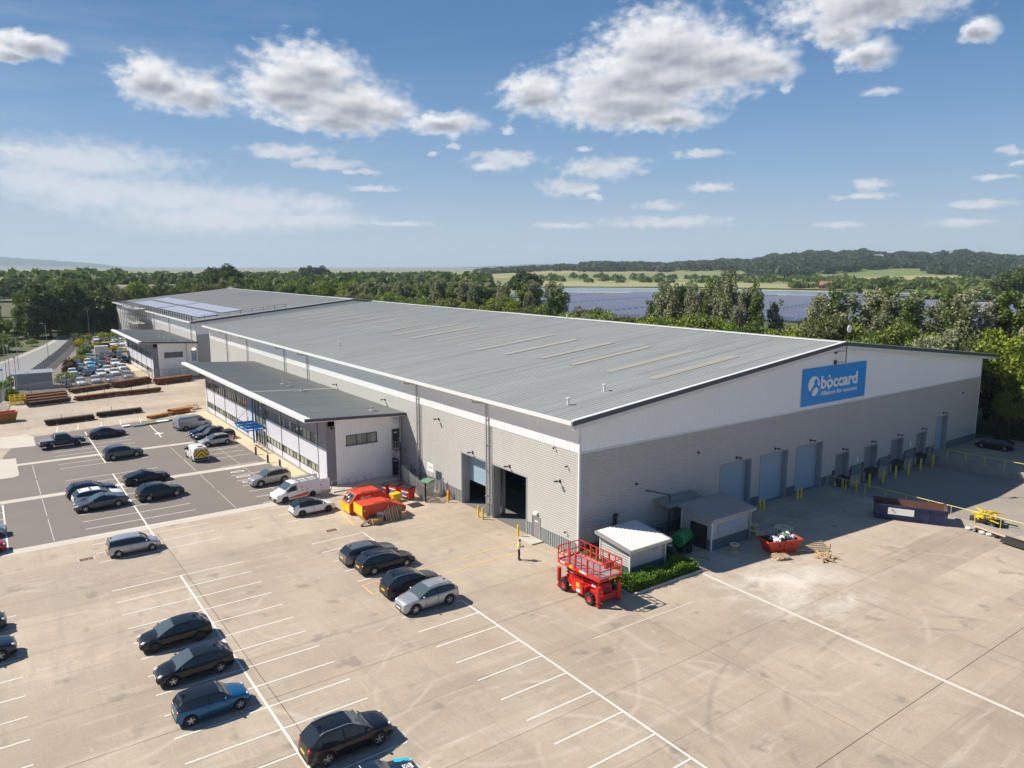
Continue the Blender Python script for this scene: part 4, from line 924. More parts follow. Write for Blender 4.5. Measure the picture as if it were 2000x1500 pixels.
make_car('fast', 'p_grey', 'grey fastback saloon facing left, nearest of the three side by side', (-31.4, 36.05+yd), LT+.05, rim='rim_silver')
make_car('mpv', 'p_silver', 'silver tall hatchback parked alone where tarmac meets concrete', (-30.7, 21.35+yd), RT+.02)
make_car('hatch', 'p_black', 'black hatchback with dark wheels, upper of the two facing left', (-31.15, 2.85+yd), LT, rim='rim_dark')
make_car('hatch', 'p_black', 'black hatchback with silver wheel covers, just above the blue car', (-31.05, -1.9+yd), LT, rim='rim_silver')
make_car('mini', 'p_blue', 'blue small hatchback with a black roof', (-31.2, -6.45+yd), RT+.01, roofc='p_black', rim='rim_silver')
make_car('suv', 'p_black', 'black SUV with bright roof rails at the bottom of the picture', (-26.45, -13.6+yd), RT, rim='rim_silver', rails='rim_silver')
make_car('coupe', 'p_dark_blue', 'dark blue car with turquoise bonnet stripes, cut by the bottom edge', (-26.7, -17.7+yd), RT, extras=('livery',))
make_car('estate', 'p_mid_grey', 'grey estate parked right behind the black estate', (-15.15, 8.15+yd), RT, rim='rim_silver')
make_car('estate', 'p_black', 'black estate with bright window trim beside the grey estate', (-14.85, 5.7+yd), RT, rim='rim_silver', rails='rim_silver')
make_car('suv', 'p_black', 'black SUV half hidden behind the silver SUV', (-15.2, .75+yd), RT, rim='rim_dark', rails='rim_silver')
make_car('suv', 'p_silver', 'silver SUV facing left at the end of the short row, nearest the scissor lift', (-15.4, -2.1+yd), LT, rim='rim_silver', rails='trim_black')
make_car('hatch', 'p_white', 'white three-door hatchback with black roof beside the red skips', (-14.65, 22.3+yd), RT, roofc='p_black', rim='rim_dark')
make_car('suv', 'p_silver_warm', 'silver SUV facing left next to the white ladder van', (-14.9, 34.6+yd), LT+.1, rim='rim_silver', rails='rim_silver')
make_car('hatch', 'p_silver', 'silver hatchback facing left beside the dark pickup', (-15.05, 57.0+yd), LT+.1)
make_car('saloon', 'p_navy', 'dark blue saloon between the silver van and the dark pickup', (-14.7, 63.7+yd), LT+.1, rim='rim_dark')
make_car('hatch', 'p_silver_blue', 'silver car entering the picture at the left edge above the red one', (-41.45, SIL_Y), RT)
make_car('hatch', 'p_red', 'red car at the left edge below the silver one', (-41.6, RED_Y), RT)
make_car('suv', 'p_teal', 'dark car, only its nose showing at the left edge', (-42.2, D1_Y), RT)
make_car('suv', 'p_dark_blue', 'dark blue car at the left edge with its bright headlight and wheel showing', (-41.8, D2_Y), RT, rim='rim_silver')
make_car('hatch', 'p_black', 'black car in the shade by the green fence at the far right', (68.3, -4.9), R(100), rim='rim_silver')

# vans and pickups share a taller loft
def make_van(colour, label, loc, heading, L=5.0, W=1.95, H=1.95, band=None, ladder=False, chev=False, opendoor=False, lod=0, name='parked_van'):
    T_ = thing(name, label, 'van', (loc[0], loc[1], .012), heading, 'cars and vans parked in the yard'); h = L/2; wy = W/2; rw = .34; Ra = rw+.06
    xr, xf = -h+1.0, h-.95
    xs = np.array(sorted(set(np.round(np.linspace(-h, h, 26), 3)) | {round(c+d*Ra, 3) for c in (xr, xf) for d in (-1, -.94, -.7, 0, .7, .94, 1)} | {round(-h+.06, 3), round(h-.08, 3), round(h-.2, 3)}))
    top = smooth_line([(-h, H-.18), (-h+.07, H-.05), (-h+.3, H), (h-1.95, H), (h-1.75, H-.04), (h-.98, 1.28), (h-.85, 1.18), (h-.25, .98), (h-.08, .85), (h, .62)], xs)
    plan = wy*(1-.01-.14*np.clip((xs-(h-1.0))/1.0, 0, 1)**2); zl_ = np.full(len(xs), .24)
    for c in (xr, xf):
        d = np.abs(xs-c); zl_ = np.where(d < Ra+1e-3, np.maximum(zl_, rw+np.sqrt(np.maximum(Ra*Ra-d*d, 0))), zl_)
    rows = []
    for x, zt, w_, zl in zip(xs, top, plan, zl_):
        tb = min(1, max(0, (zt-1.0)/.9)); row = [(0, zt+.03), (.5*w_, zt+.02), ((.80-.02*tb)*w_, zt-.01), ((.90-.03*tb)*w_, zt-.09), ((.975-.04*tb)*w_, zt-.30 if zt > 1.3 else zt-.13), (w_, min(1.05, zt-.2)), (w_, .55), (.98*w_, .34), (.94*w_, .25)]
        row = [(y, max(z, zl+.004*(8-i))) for i, (y, z) in enumerate(row)]; row.append((0, max(zl, .24)))
        rows.append([(x, -y, z) for y, z in row] + [(x, y, z) for y, z in reversed(row[1:-1])])
    b = MB(); b.use(colour, True); n = len(rows[0]); vs = [p for r in rows for p in r]
    fs = [(i*n+j, i*n+(j+1) % n, (i+1)*n+(j+1) % n, (i+1)*n+j) for i in range(len(rows)-1) for j in range(n)] + [tuple(range(n-1, -1, -1)), tuple(range((len(rows)-1)*n, len(rows)*n))]
    b.add(vs, [tuple(reversed(f)) for f in fs]); b.build('body', T_, fix=True)
    def f(b):
        for i in range(6):
            x0 = h-1.72+.74*i/6; x1 = h-1.72+.74*(i+1)/6; z0, z1 = np.interp([x0, x1], xs, top)
            for y0, y1 in ((-.78, -.4), (-.4, 0), (0, .4), (.4, .78)): b.quad((x0, y0*wy, z0+.045-.03*abs(y0)), (x1, y0*wy, z1+.045-.03*abs(y0)), (x1, y1*wy, z1+.045-.03*abs(y1)), (x0, y1*wy, z0+.045-.03*abs(y1)))
    part('windscreen', T_, 'sky_tinted_screen', f, True)
    for s in (-1, 1):
        part('side_window', T_, 'glass', lambda b: b.prism([(h-1.05, 1.12), (h-1.62, 1.62), (h-2.2, 1.66), (h-2.2, 1.10)], 1, s*wy*.93, s*(wy*.995)))
        part('headlight', T_, 'lens', lambda b: b.ball((h-.22, s*wy*.74, .86), .2, .2, .13, n=8, m=5), True)
        part('tail_light', T_, 'tail_red', lambda b: b.box(-h-.02, s*wy*.98, .75, -h+.08, s*wy*.86, 1.25))
        part('wing_mirror', T_, 'trim_black', lambda b: b.ball((h-1.25, s*(wy+.12), 1.2), .08, .12, .15, n=8, m=5), True)
        if not lod: part('door_seam', T_, 'trim_black', lambda b: [b.box(x-.006, s*wy*.97-.03, .4, x+.006, s*wy*.99+.012, 1.4) for x in (h-1.15, h-2.28, h-3.3)])
        for c in (xr, xf): wheel(T_, c, s*(wy-.13), rw, s, 'rim_silver' if not band else 'rim_dark')
    part('bumper', T_, 'trim_black', lambda b: (b.box(h-.12, -wy*.80, .28, h+.03, wy*.80, .58), b.box(-h-.04, -wy*.92, .3, -h+.1, wy*.92, .55)))
    part('number_plate', T_, 'plate_white', lambda b: b.box(h+.03, -.26, .42, h+.045, .26, .53))
    if band:
        for s in (-1, 1): part('side_stripe', T_, band, lambda b: b.prism([(xr+Ra+.05, .42), (xf-Ra-.05, .42), (xf-Ra-.05, .55), (xr+Ra+.05, .78)], 1, s*(wy*.995), s*(wy+.008)))
        for s in (-1, 1):
            def f(b):
                for k in range(10):
                    a0, a1 = 2*pi*k/10, 2*pi*(k+1)/10; V = [(h-2.75+q*cos(a), s*(wy*.99+.004), 1.38+q*sin(a)) for q, a in ((.11, a0), (.15, a0), (.15, a1), (.11, a1))]; b.quad(*V)
                b.use('trim_black'); b.box(h-2.95, s*wy*.99-.004, .98, h-2.6, s*wy*.99+.012, 1.03); b.box(h-3.5, s*wy*.99-.004, 1.0, h-3.25, s*wy*.99+.012, 1.04)
            part('emblem', T_, 'tail_red', f)
    if chev: part('chevron_panel', T_, 'chevrons', lambda b: b.box(-h-.03, -wy*.83, .62, -h+.02, wy*.83, H-.28)); part('beacon', T_, 'tail_red', lambda b: b.box(-h+.3, -.3, H+.02, -h+.5, .3, H+.12))
    else:
        if not opendoor: part('rear_door_seam', T_, 'trim_black', lambda b: (b.box(-h-.012, -.01, .6, -h+.02, .01, H-.2), b.box(-h-.014, -.5, .75, -h+.02, -.1, .85)))
    if opendoor:
        part('load_space_shade', T_, 'trim_black', lambda b: b.box(-h-.02, -wy*.8, .6, -h+.03, wy*.8, H-.22))  # opening drawn as a flat black sheet, its inner shade put in colour
        o = part('rear_door', T_, colour, lambda b: b.box(-.92, -.025, .55, 0, .025, H-.12)); o.location = (-h, wy*.92, 0); o.rotation_euler = (0, 0, R(-20))
        o = part('rear_door', T_, colour, lambda b: b.box(-.92, -.025, .55, 0, .025, H-.12)); o.location = (-h, -wy*.92, 0); o.rotation_euler = (0, 0, R(35))
    if ladder:
        for s in (-1, 1): part('roof_rail', T_, 'galv', lambda b: b.bar((-h+.3, s*.72, H+.16), (h-2.0, s*.72, H+.16), .05))
        for x in (-h+.4, -h+1.4, -h+2.4): part('roof_bar', T_, 'galv', lambda b: b.box(x-.03, -.75, H+.02, x+.03, .75, H+.14))
        ld = thing('ladder', 'aluminium ladder strapped on the roof of the white van', 'ladder', (0, 0, 0))
        M_ = Matrix.Translation((loc[0], loc[1], .012)) @ Matrix.Rotation(heading, 4, 'Z'); ld.matrix_world = M_
        for s in (.02, .42): part('rail', ld, 'galv', lambda b: b.bar((-h+.2, s, H+.26), (h-2.0, s, H+.26), .05, .08))
        for k in range(9): part('rung', ld, 'galv', lambda b: b.bar((-h+.4+k*.28, .02, H+.26), (-h+.4+k*.28, .42, H+.26), .035))
        part('hoop', ld, 'galv', lambda b: b.tube([(-h+.5, .02, H+.28), (-h+.4, .02, H+.6), (-h+.4, .42, H+.6), (-h+.5, .42, H+.28)], .02, 5))
    return T_
def chev_mat():
    m = bpy.data.materials.new('chevrons'); m.use_nodes = True; T = NT(m.node_tree); b = T.n['Principled BSDF']
    x, y, z = T.sep(T.n.new('ShaderNodeTexCoord').outputs['Object'])
    s = T.m('FRACT', T.m('MULTIPLY', T.m('ADD', T.m('ABSOLUTE', y), z), 2.1)); T.put(b.inputs['Base Color'], T.mix(T.m('GREATER_THAN', s, .5), (.30, .012, .015), (.85, .68, .01))); b.inputs['Roughness'].default_value = .4; MT['chevrons'] = m
chev_mat()
make_van('p_white', 'white panel van with an orange sill stripe and its rear doors open', (-14.45, 27.5+.95), LT+.12, 4.95, 1.92, 1.92, band='orange_band', ladder=True, opendoor=True)
make_van('p_silver_blue', 'silver panel van parked by the orange steel at the top right of the tarmac', (-15.1, 69.7+.95), RT+.25, 5.1, 1.95, 1.95)
make_van('p_white2', 'white van with red and yellow chevrons on its back, stopped in the lane', (-18.95, 51.6), R(92), 4.5, 1.85, 1.85, chev=True)

def pickup(colour, label, loc, heading, cover, decals=False):
    L, W, H = 5.3, 1.88, 1.80; T_ = thing('pickup_truck', label, 'pickup truck', (loc[0], loc[1], .012), heading, 'cars and vans parked in the yard'); h = L/2; wy = W/2; rw = .39; Ra = rw+.07; xr, xf = -1.55, 1.62
    xs = np.array(sorted(set(np.round(np.linspace(-h, h, 26), 3)) | {round(c+d*Ra, 3) for c in (xr, xf) for d in (-1, -.94, -.7, 0, .7, .94, 1)} | {round(h-.08, 3)}))
    top = smooth_line([(-h, 1.08), (-.85, 1.10), (-.8, 1.16), (.95, 1.14), (1.1, 1.12), (h-.5, 1.06), (h-.12, .95), (h, .7)], xs); plan = wy*(1-.12*np.clip((xs-(h-.8))/.8, 0, 1)**2); zl_ = np.full(len(xs), .42)
    for c in (xr, xf):
        d = np.abs(xs-c); zl_ = np.where(d < Ra+1e-3, np.maximum(zl_, rw+np.sqrt(np.maximum(Ra*Ra-d*d, 0))), zl_)
    rows = []
    for x, zt, w_, zl in zip(xs, top, plan, zl_):
        row = [(0, zt+.02), (.5*w_, zt+.02), (.84*w_, zt), (.96*w_, zt-.04), (w_, zt-.15), (w_, .8), (w_, .6), (.98*w_, .48), (.94*w_, .42)]
        row = [(y, max(z, zl+.004*(8-i))) for i, (y, z) in enumerate(row)]; row.append((0, max(zl, .42))); rows.append([(x, -y, z) for y, z in row] + [(x, y, z) for y, z in reversed(row[1:-1])])
    b = MB(); b.use(colour, True); n = len(rows[0]); vs = [p for r in rows for p in r]
    fs = [(i*n+j, i*n+(j+1) % n, (i+1)*n+(j+1) % n, (i+1)*n+j) for i in range(len(rows)-1) for j in range(n)] + [tuple(range(n-1, -1, -1)), tuple(range((len(rows)-1)*n, len(rows)*n))]
    b.add(vs, [tuple(reversed(f)) for f in fs])
    b.use(colour, True); t, u = wy*.90, wy*.74
    b.add([(-.78, -u, H), (.5, -u, H), (.5, u, H), (-.78, u, H), (-.7, -u*.6, H+.03), (.4, -u*.6, H+.03), (.4, u*.6, H+.03), (-.7, u*.6, H+.03), (-.78, -u-.03, H-.09), (.55, -u-.03, H-.09), (.55, u+.03, H-.09), (-.78, u+.03, H-.09)], [(4, 5, 6, 7), (0, 1, 5, 4), (1, 2, 6, 5), (2, 3, 7, 6), (3, 0, 4, 7), (8, 9, 1, 0), (9, 10, 2, 1), (10, 11, 3, 2), (11, 8, 0, 3)])
    for s in (-1, 1): b.bar((.52, s*(u+.02), H-.06), (1.18, s*t, 1.15), .07); b.bar((-.78, s*(u+.02), H-.06), (-.84, s*t, 1.12), .09); b.bar((-.05, s*(u+.03), H-.06), (-.05, s*t, 1.13), .06)
    b.build('body', T_)
    part('windscreen', T_, 'sky_tinted_screen', lambda b: b.quad((.54, -u, H-.08), (1.17, -t*.97, 1.14), (1.17, t*.97, 1.14), (.54, u, H-.08)))
    part('rear_window', T_, 'glass', lambda b: b.quad((-.79, -u, H-.08), (-.84, -t, 1.1), (-.84, t, 1.1), (-.79, u, H-.08)))
    for s in (-1, 1):
        part('side_window', T_, 'glass', lambda b: b.quad((-.8, s*(u+.01), H-.08), (-.84, s*(t-.005), 1.1), (1.14, s*(t-.005), 1.12), (.52, s*(u+.01), H-.08)))
        part('headlight', T_, 'lens', lambda b: b.ball((h-.15, s*wy*.72, .9), .17, .18, .1, n=8, m=5), True); part('tail_light', T_, 'tail_red', lambda b: b.box(-h-.015, s*wy*.98, .75, -h+.05, s*wy*.86, 1.02))
        part('wing_mirror', T_, 'trim_black', lambda b: b.ball((.95, s*(wy+.11), 1.22), .07, .12, .1, n=8, m=5), True)
        for c in (xr, xf): wheel(T_, c, s*(wy-.14), rw, s, 'rim_dark', 6, .26)
        part('side_step', T_, 'trim_black', lambda b: b.box(-1.0, s*wy*.9, .38, 1.05, s*(wy+.04), .44))
    part('bed_cover', T_, cover, lambda b: b.box(-h+.06, -wy*.82, 1.09, -.95, wy*.82, 1.17)); part('grille', T_, 'trim_black', lambda b: (b.box(h-.1, -wy*.5, .62, h+.02, wy*.5, .95), b.box(h-.1, -wy*.8, .44, h+.05, wy*.8, .58), b.box(-h-.08, -wy*.85, .44, -h+.05, wy*.85, .58)))
    if cover == 'rim_silver': part('roll_bar', T_, 'trim_black', lambda b: b.tube([(-1.0, -.75, 1.12), (-1.05, -.7, 1.62), (-1.05, .7, 1.62), (-1.0, .75, 1.12)], .04))
    if decals:
        for s in (-1, 1): part('side_decal', T_, 'orange_band', lambda b: (b.prism([(-2.45, .75), (-1.95, .98), (-1.9, 1.0), (-2.5, 1.0)], 1, s*wy*.999, s*(wy+.006)), b.prism([(-1.0, .62), (.9, .86), (-.2, .70)], 1, s*wy*.999, s*(wy+.006))))
    return T_
pickup('p_dark_blue', 'dark pickup truck with silver bed cover and orange side flashes', (-32.1, 67.8+.9), RT+.1, 'rim_silver', True)
pickup('p_black', 'black pickup truck with covered bed, facing left beside the office', (-14.6, 60.3+.5), LT+.1, 'trim_black')

# far car park
FAR = [('suv', 'p_black', -13.2, 214.5, 'black SUV in the row farthest from the camera'), ('hatch', 'p_white', -9.8, 223.5, 'white hatchback at the far end of the car park by the green shrubs'), ('hatch', 'p_maroon', -7.7, 218.5, 'maroon car in the farthest row'), ('estate', 'p_silver', -5.3, 218.8, 'silver estate in the farthest row'),
 ('mpv', 'p_silver_warm', -2.7, 221.5, 'pale silver car at the right end of the farthest row'), ('hatch', 'p_white', -2.8, 209.8, 'white car against the far office, farthest up'), ('estate', 'p_silver_blue', -14.8, 201.3, 'silver blue estate beside the yellow shrub'), ('hatch', 'p_white', -7.5, 203.8, 'white hatchback behind the yellow digger'),
 ('saloon', 'p_white2', -5.0, 204.5, 'white saloon second from the right behind the yellow digger'), ('hatch', 'p_royal', -10.2, 204.4, 'blue car just behind the yellow digger'), ('estate', 'p_silver', -6.9, 192.0, 'silver estate right of the yellow digger'),
 ('suv', 'p_silver_blue', -17.6, 169.7, 'silver blue SUV by the round shrub, left of the box trailer'), ('hatch', 'p_maroon', -15.2, 168.9, 'dark purple hatchback in front of the box trailer'), ('suv', 'p_maroon', -12.6, 171.9, 'dark red SUV in front of the yellow digger'), ('hatch', 'p_black', -10.9, 168.7, 'black car by the far office porch'),
 ('suv', 'p_green', -11.2, 159.6, 'dark green SUV nearest the far office porch'), ('hatch', 'p_royal', -21.4, 159.8, 'royal blue hatchback beside the yellow flower bed'), ('estate', 'p_silver_blue', -21.8, 150.4, 'grey blue estate right of the dark red shrub'), ('hatch', 'p_white', -19.0, 159.8, 'white hatchback behind the bright turquoise car'),
 ('mini', 'p_cyan', -19.1, 152.4, 'bright turquoise hatchback in the far car park'), ('hatch', 'p_blue', -17.2, 159.3, 'mid blue hatchback behind the dark people carrier'), ('mpv', 'p_slate', -16.8, 153.2, 'dark grey people carrier right of the turquoise car'), ('hatch', 'p_red', -14.4, 159.1, 'bright red hatchback in the far car park'), ('suv', 'p_white', -13.9, 153.6, 'large white SUV right of the dark people carrier'),
 ('saloon', 'p_black', -21.6, 139.1, 'black saloon in the middle of the car park front'), ('hatch', 'p_white', -23.9, 142.2, 'white hatchback beside the pale bush'), ('hatch', 'p_slate', -24.1, 134.6, 'slate blue hatchback in front of a white one by the pale bush'), ('hatch', 'p_royal', -19.7, 142.6, 'blue hatchback half hidden behind a white one'), ('hatch', 'p_white', -19.0, 136.6, 'white hatchback in front of the half hidden blue one'),
 ('estate', 'p_white2', -17.0, 142.4, 'white estate, rear one of a white pair'), ('hatch', 'p_white', -16.3, 136.9, 'white hatchback, front one of a white pair'), ('estate', 'p_white', -13.7, 144.5, 'white estate by the buff footpath of the far office'), ('hatch', 'p_silver', -14.0, 137.3, 'silver hatchback by the buff footpath of the far office'), ('suv', 'p_silver', -14.9, 128.6, 'silver SUV behind the fence at the corner of the far office'),
 ('hatch', 'p_green', -26.6, 124.2, 'dark car behind the fence, nearest the grey container'), ('estate', 'p_white', -24.0, 124.8, 'white estate behind the fence, left of two'), ('hatch', 'p_white2', -21.2, 126.8, 'white hatchback behind the fence, right of two'), ('hatch', 'p_silver_warm', -18.5, 126.2, 'pale silver hatchback behind the fence, by the rusty beams')]
for st, c, x, y, lb in FAR:
    o = make_car(st, c, lb, (x, y+2.1), -pi/2+(RNG.rand()-.5)*.06, lod=1, group='cars in the far car park')
make_van('p_white', 'white van beside the far office, behind the yellow digger', (-4.8, 196.5), -pi/2, 5, 1.95, 1.95, lod=1)
# ---------------- yard furniture ----------------
def bollard(x, y, z=0, h=1.15, m='yellow_paint', lab='', group='yellow steel bollards', r=.1, band=True):
    o = thing('bollard', lab, 'bollard', (x, y, z), 0, group)
    part('post', o, m, lambda b: b.lathe([(r, 0), (r, h-.06), (r*.8, h-.015), (0, h)], n=12), True)
    if band: part('band', o, 'skip_yellow', lambda b: b.lathe([(r+.006, h-.28), (r+.006, h-.2)], n=12), True)
    else: part('cap', o, 'galv', lambda b: b.lathe([(r+.01, h-.2), (r+.01, h-.13)], n=12), True)
    return o
for x, y, l in ((-2.2, 18.0, 'yellow bollard left of the half open roller door'), (-2.15, 12.4, 'yellow bollard, left of the pair between the two open doors'), (-2.15, 11.6, 'yellow bollard, right of the pair between the two open doors'), (-2.2, 5.8, 'yellow bollard nearest the standing person'),
                (21.5, -2.35, 'yellow bollard, left of the pair between the first and second blue doors'), (22.1, -2.35, 'yellow bollard, right of the pair between the first and second blue doors'), (27.85, -2.3, 'yellow bollard, left of the pair between the second and third blue doors'), (28.5, -2.3, 'yellow bollard, right of the pair between the second and third blue doors')):
    bollard(x, y, 0, 1.15, 'yellow_paint', l)
for k, (x, y) in enumerate(((38.75, -2.55), (41.5, -2.55), (44.5, -2.55), (47.4, -2.55), (50.4, -2.55), (53.3, -2.6), (56.4, -2.6))):
    bollard(x, y, -1.1, 1.6, 'yellow_paint', ('first', 'second', 'third', 'fourth', 'fifth', 'sixth', 'last')[k]+' tall yellow bollard from the left in front of the dock doors', 'dock bollards', .12, False)
bollard(37.3, -1.75, -1.1, 1.5, 'yellow_paint', 'yellow bollard tight in the left corner of the loading dock', 'dock bollards', .1, False); bollard(38.1, -1.7, -1.1, .7, 'yellow_paint', 'short yellow bollard in the left corner of the loading dock', 'dock bollards', .1, False)
for x, y, l in ((-12.3, 49.15, 'nearest the blue canopy'), (-12.3, 44.3, 'middle of three'), (-11.9, 41.0, 'nearest the silver SUV')):
    bollard(x, y, .012, 1.05, 'dark_metal', 'brown bollard light on the office footpath, '+l, 'brown bollard lights on the footpath', .13, False)
def railing(pts, z0, label, h=1.05, m='yellow_rail'):
    o = thing('railing', label, 'railing', (0, 0, 0), 0)
    for (x, y) in pts: part('post', o, m, lambda b: (b.cyl((x, y, z0), (x, y, z0+h), .035, n=7), b.box(x-.09, y-.09, z0, x+.09, y+.09, z0+.02)))
    part('top_rail', o, m, lambda b: b.tube([(x, y, z0+h) for x, y in pts], .035, 7))
    return o
railing([(34.77, -1.4-2.15*k) for k in range(12)], .13, 'yellow railing along the left side of the sunken loading dock')
railing([(57.73, -1.5-2.15*k) for k in range(11)], .13, 'yellow railing along the right side of the sunken loading dock')

# person
def person():
    o = thing('person', 'person in dark trousers and hi-vis vest standing near the warehouse door', 'person', (-5.2, 1.6, 0), R(-28))
    V = [(0, 0, .95), (0, 0, 1.12), (.01, 0, 1.32), (.03, 0, 1.46), (.06, 0, 1.55), (.10, 0, 1.64), (.11, 0, 1.73),
         (0, .10, .88), (.02, .12, .50), (-.01, .12, .09), (.12, .14, .04), (0, -.10, .88), (.05, -.12, .50), (.02, -.12, .09), (.16, -.15, .04),
         (.02, .20, 1.42), (.04, .26, 1.16), (.26, .17, 1.10), (.34, .12, 1.12), (.02, -.20, 1.42), (.05, -.26, 1.17), (.28, -.12, 1.14), (.36, -.05, 1.17)]
    E_ = [(0, 1), (1, 2), (2, 3), (3, 4), (4, 5), (5, 6), (0, 7), (7, 8), (8, 9), (9, 10), (0, 11), (11, 12), (12, 13), (13, 14), (3, 15), (15, 16), (16, 17), (17, 18), (3, 19), (19, 20), (20, 21), (21, 22)]
    Rr = [.15, .145, .17, .12, .06, .10, .08, .10, .07, .05, .045, .10, .07, .05, .045, .065, .048, .036, .03, .065, .048, .036, .03]
    me = bpy.data.meshes.new('body'); me.from_pydata(V, E_, []); ob = bpy.data.objects.new('body', me); COL.objects.link(ob)
    sk = ob.modifiers.new('s', 'SKIN'); 
    for i, r in enumerate(Rr): me.skin_vertices[0].data[i].radius = (r*(.75 if i in (1, 2, 3) else 1), r)
    me.skin_vertices[0].data[0].use_root = True
    ob.modifiers.new('d', 'SUBSURF').levels = 2
    dg = bpy.context.evaluated_depsgraph_get(); m2 = bpy.data.meshes.new_from_object(ob.evaluated_get(dg)); bpy.data.objects.remove(ob)
    for q in ('cloth_black', 'shirt', 'skin'): m2.materials.append(MT[q])
    for p in m2.polygons:
        c = p.center; p.use_smooth = True
        p.material_index = 0 if c.z < .97 else 2 if (c.z > 1.53 or c.x > .24) else 1
    b = bpy.data.objects.new('body', m2); COL.objects.link(b); b.parent = o
    def f(b):
        b.lathe([(.168, 1.08), (.178, 1.16), (.19, 1.3), (.172, 1.40)], (.005, 0, 0), 2, 14)
    v = part('hi_vis_vest', o, 'hi_vis', f, True); v.scale = (.82, 1.12, 1); v.location = (.01, 0, 0)
    part('hair', o, 'cloth_black', lambda b: b.ball((.085, 0, 1.70), .098, .092, .10, 10, 6), True)
    for s in (-1, 1): part('ear', o, 'skin', lambda b: b.ball((.11, s*.095, 1.64), .02, .012, .03, 6, 4), True)
    part('nose', o, 'skin', lambda b: b.ball((.205, 0, 1.635), .025, .015, .025, 6, 4), True)
    for s in (-1, 1):
        part('eye', o, 'cloth_black', lambda b: b.ball((.195, s*.035, 1.66), .01, .012, .008, 6, 4), True)
        part('shoe', o, 'cloth_black', lambda b: b.ball(((.05 if s > 0 else .09), s*.13, .05), .14, .055, .05, 8, 5), True)
        for k in range(4): part('finger', o, 'skin', lambda b: b.tube([(.35, s*.10-.02+.0*k, 1.10+.022*k), (.41-.004*k, s*.07, 1.10+.022*k), (.43-.004*k, s*.02, 1.11+.022*k)], .009, 5), True)
        part('thumb', o, 'skin', lambda b: b.tube([(.33, s*.09, 1.17), (.38, s*.05, 1.21), (.41, s*.02, 1.21)], .011, 5), True)
    ph = thing('phone', 'dark phone held by the standing person', 'phone', (-5.2, 1.6, 0), R(-28)); part('case', ph, 'trim_black', lambda b: b.box(.385, -.045, 1.16, .40, .045, 1.30)); part('screen', ph, 'frame_dark', lambda b: b.box(.381, -.04, 1.17, .3845, .04, 1.29))
person()

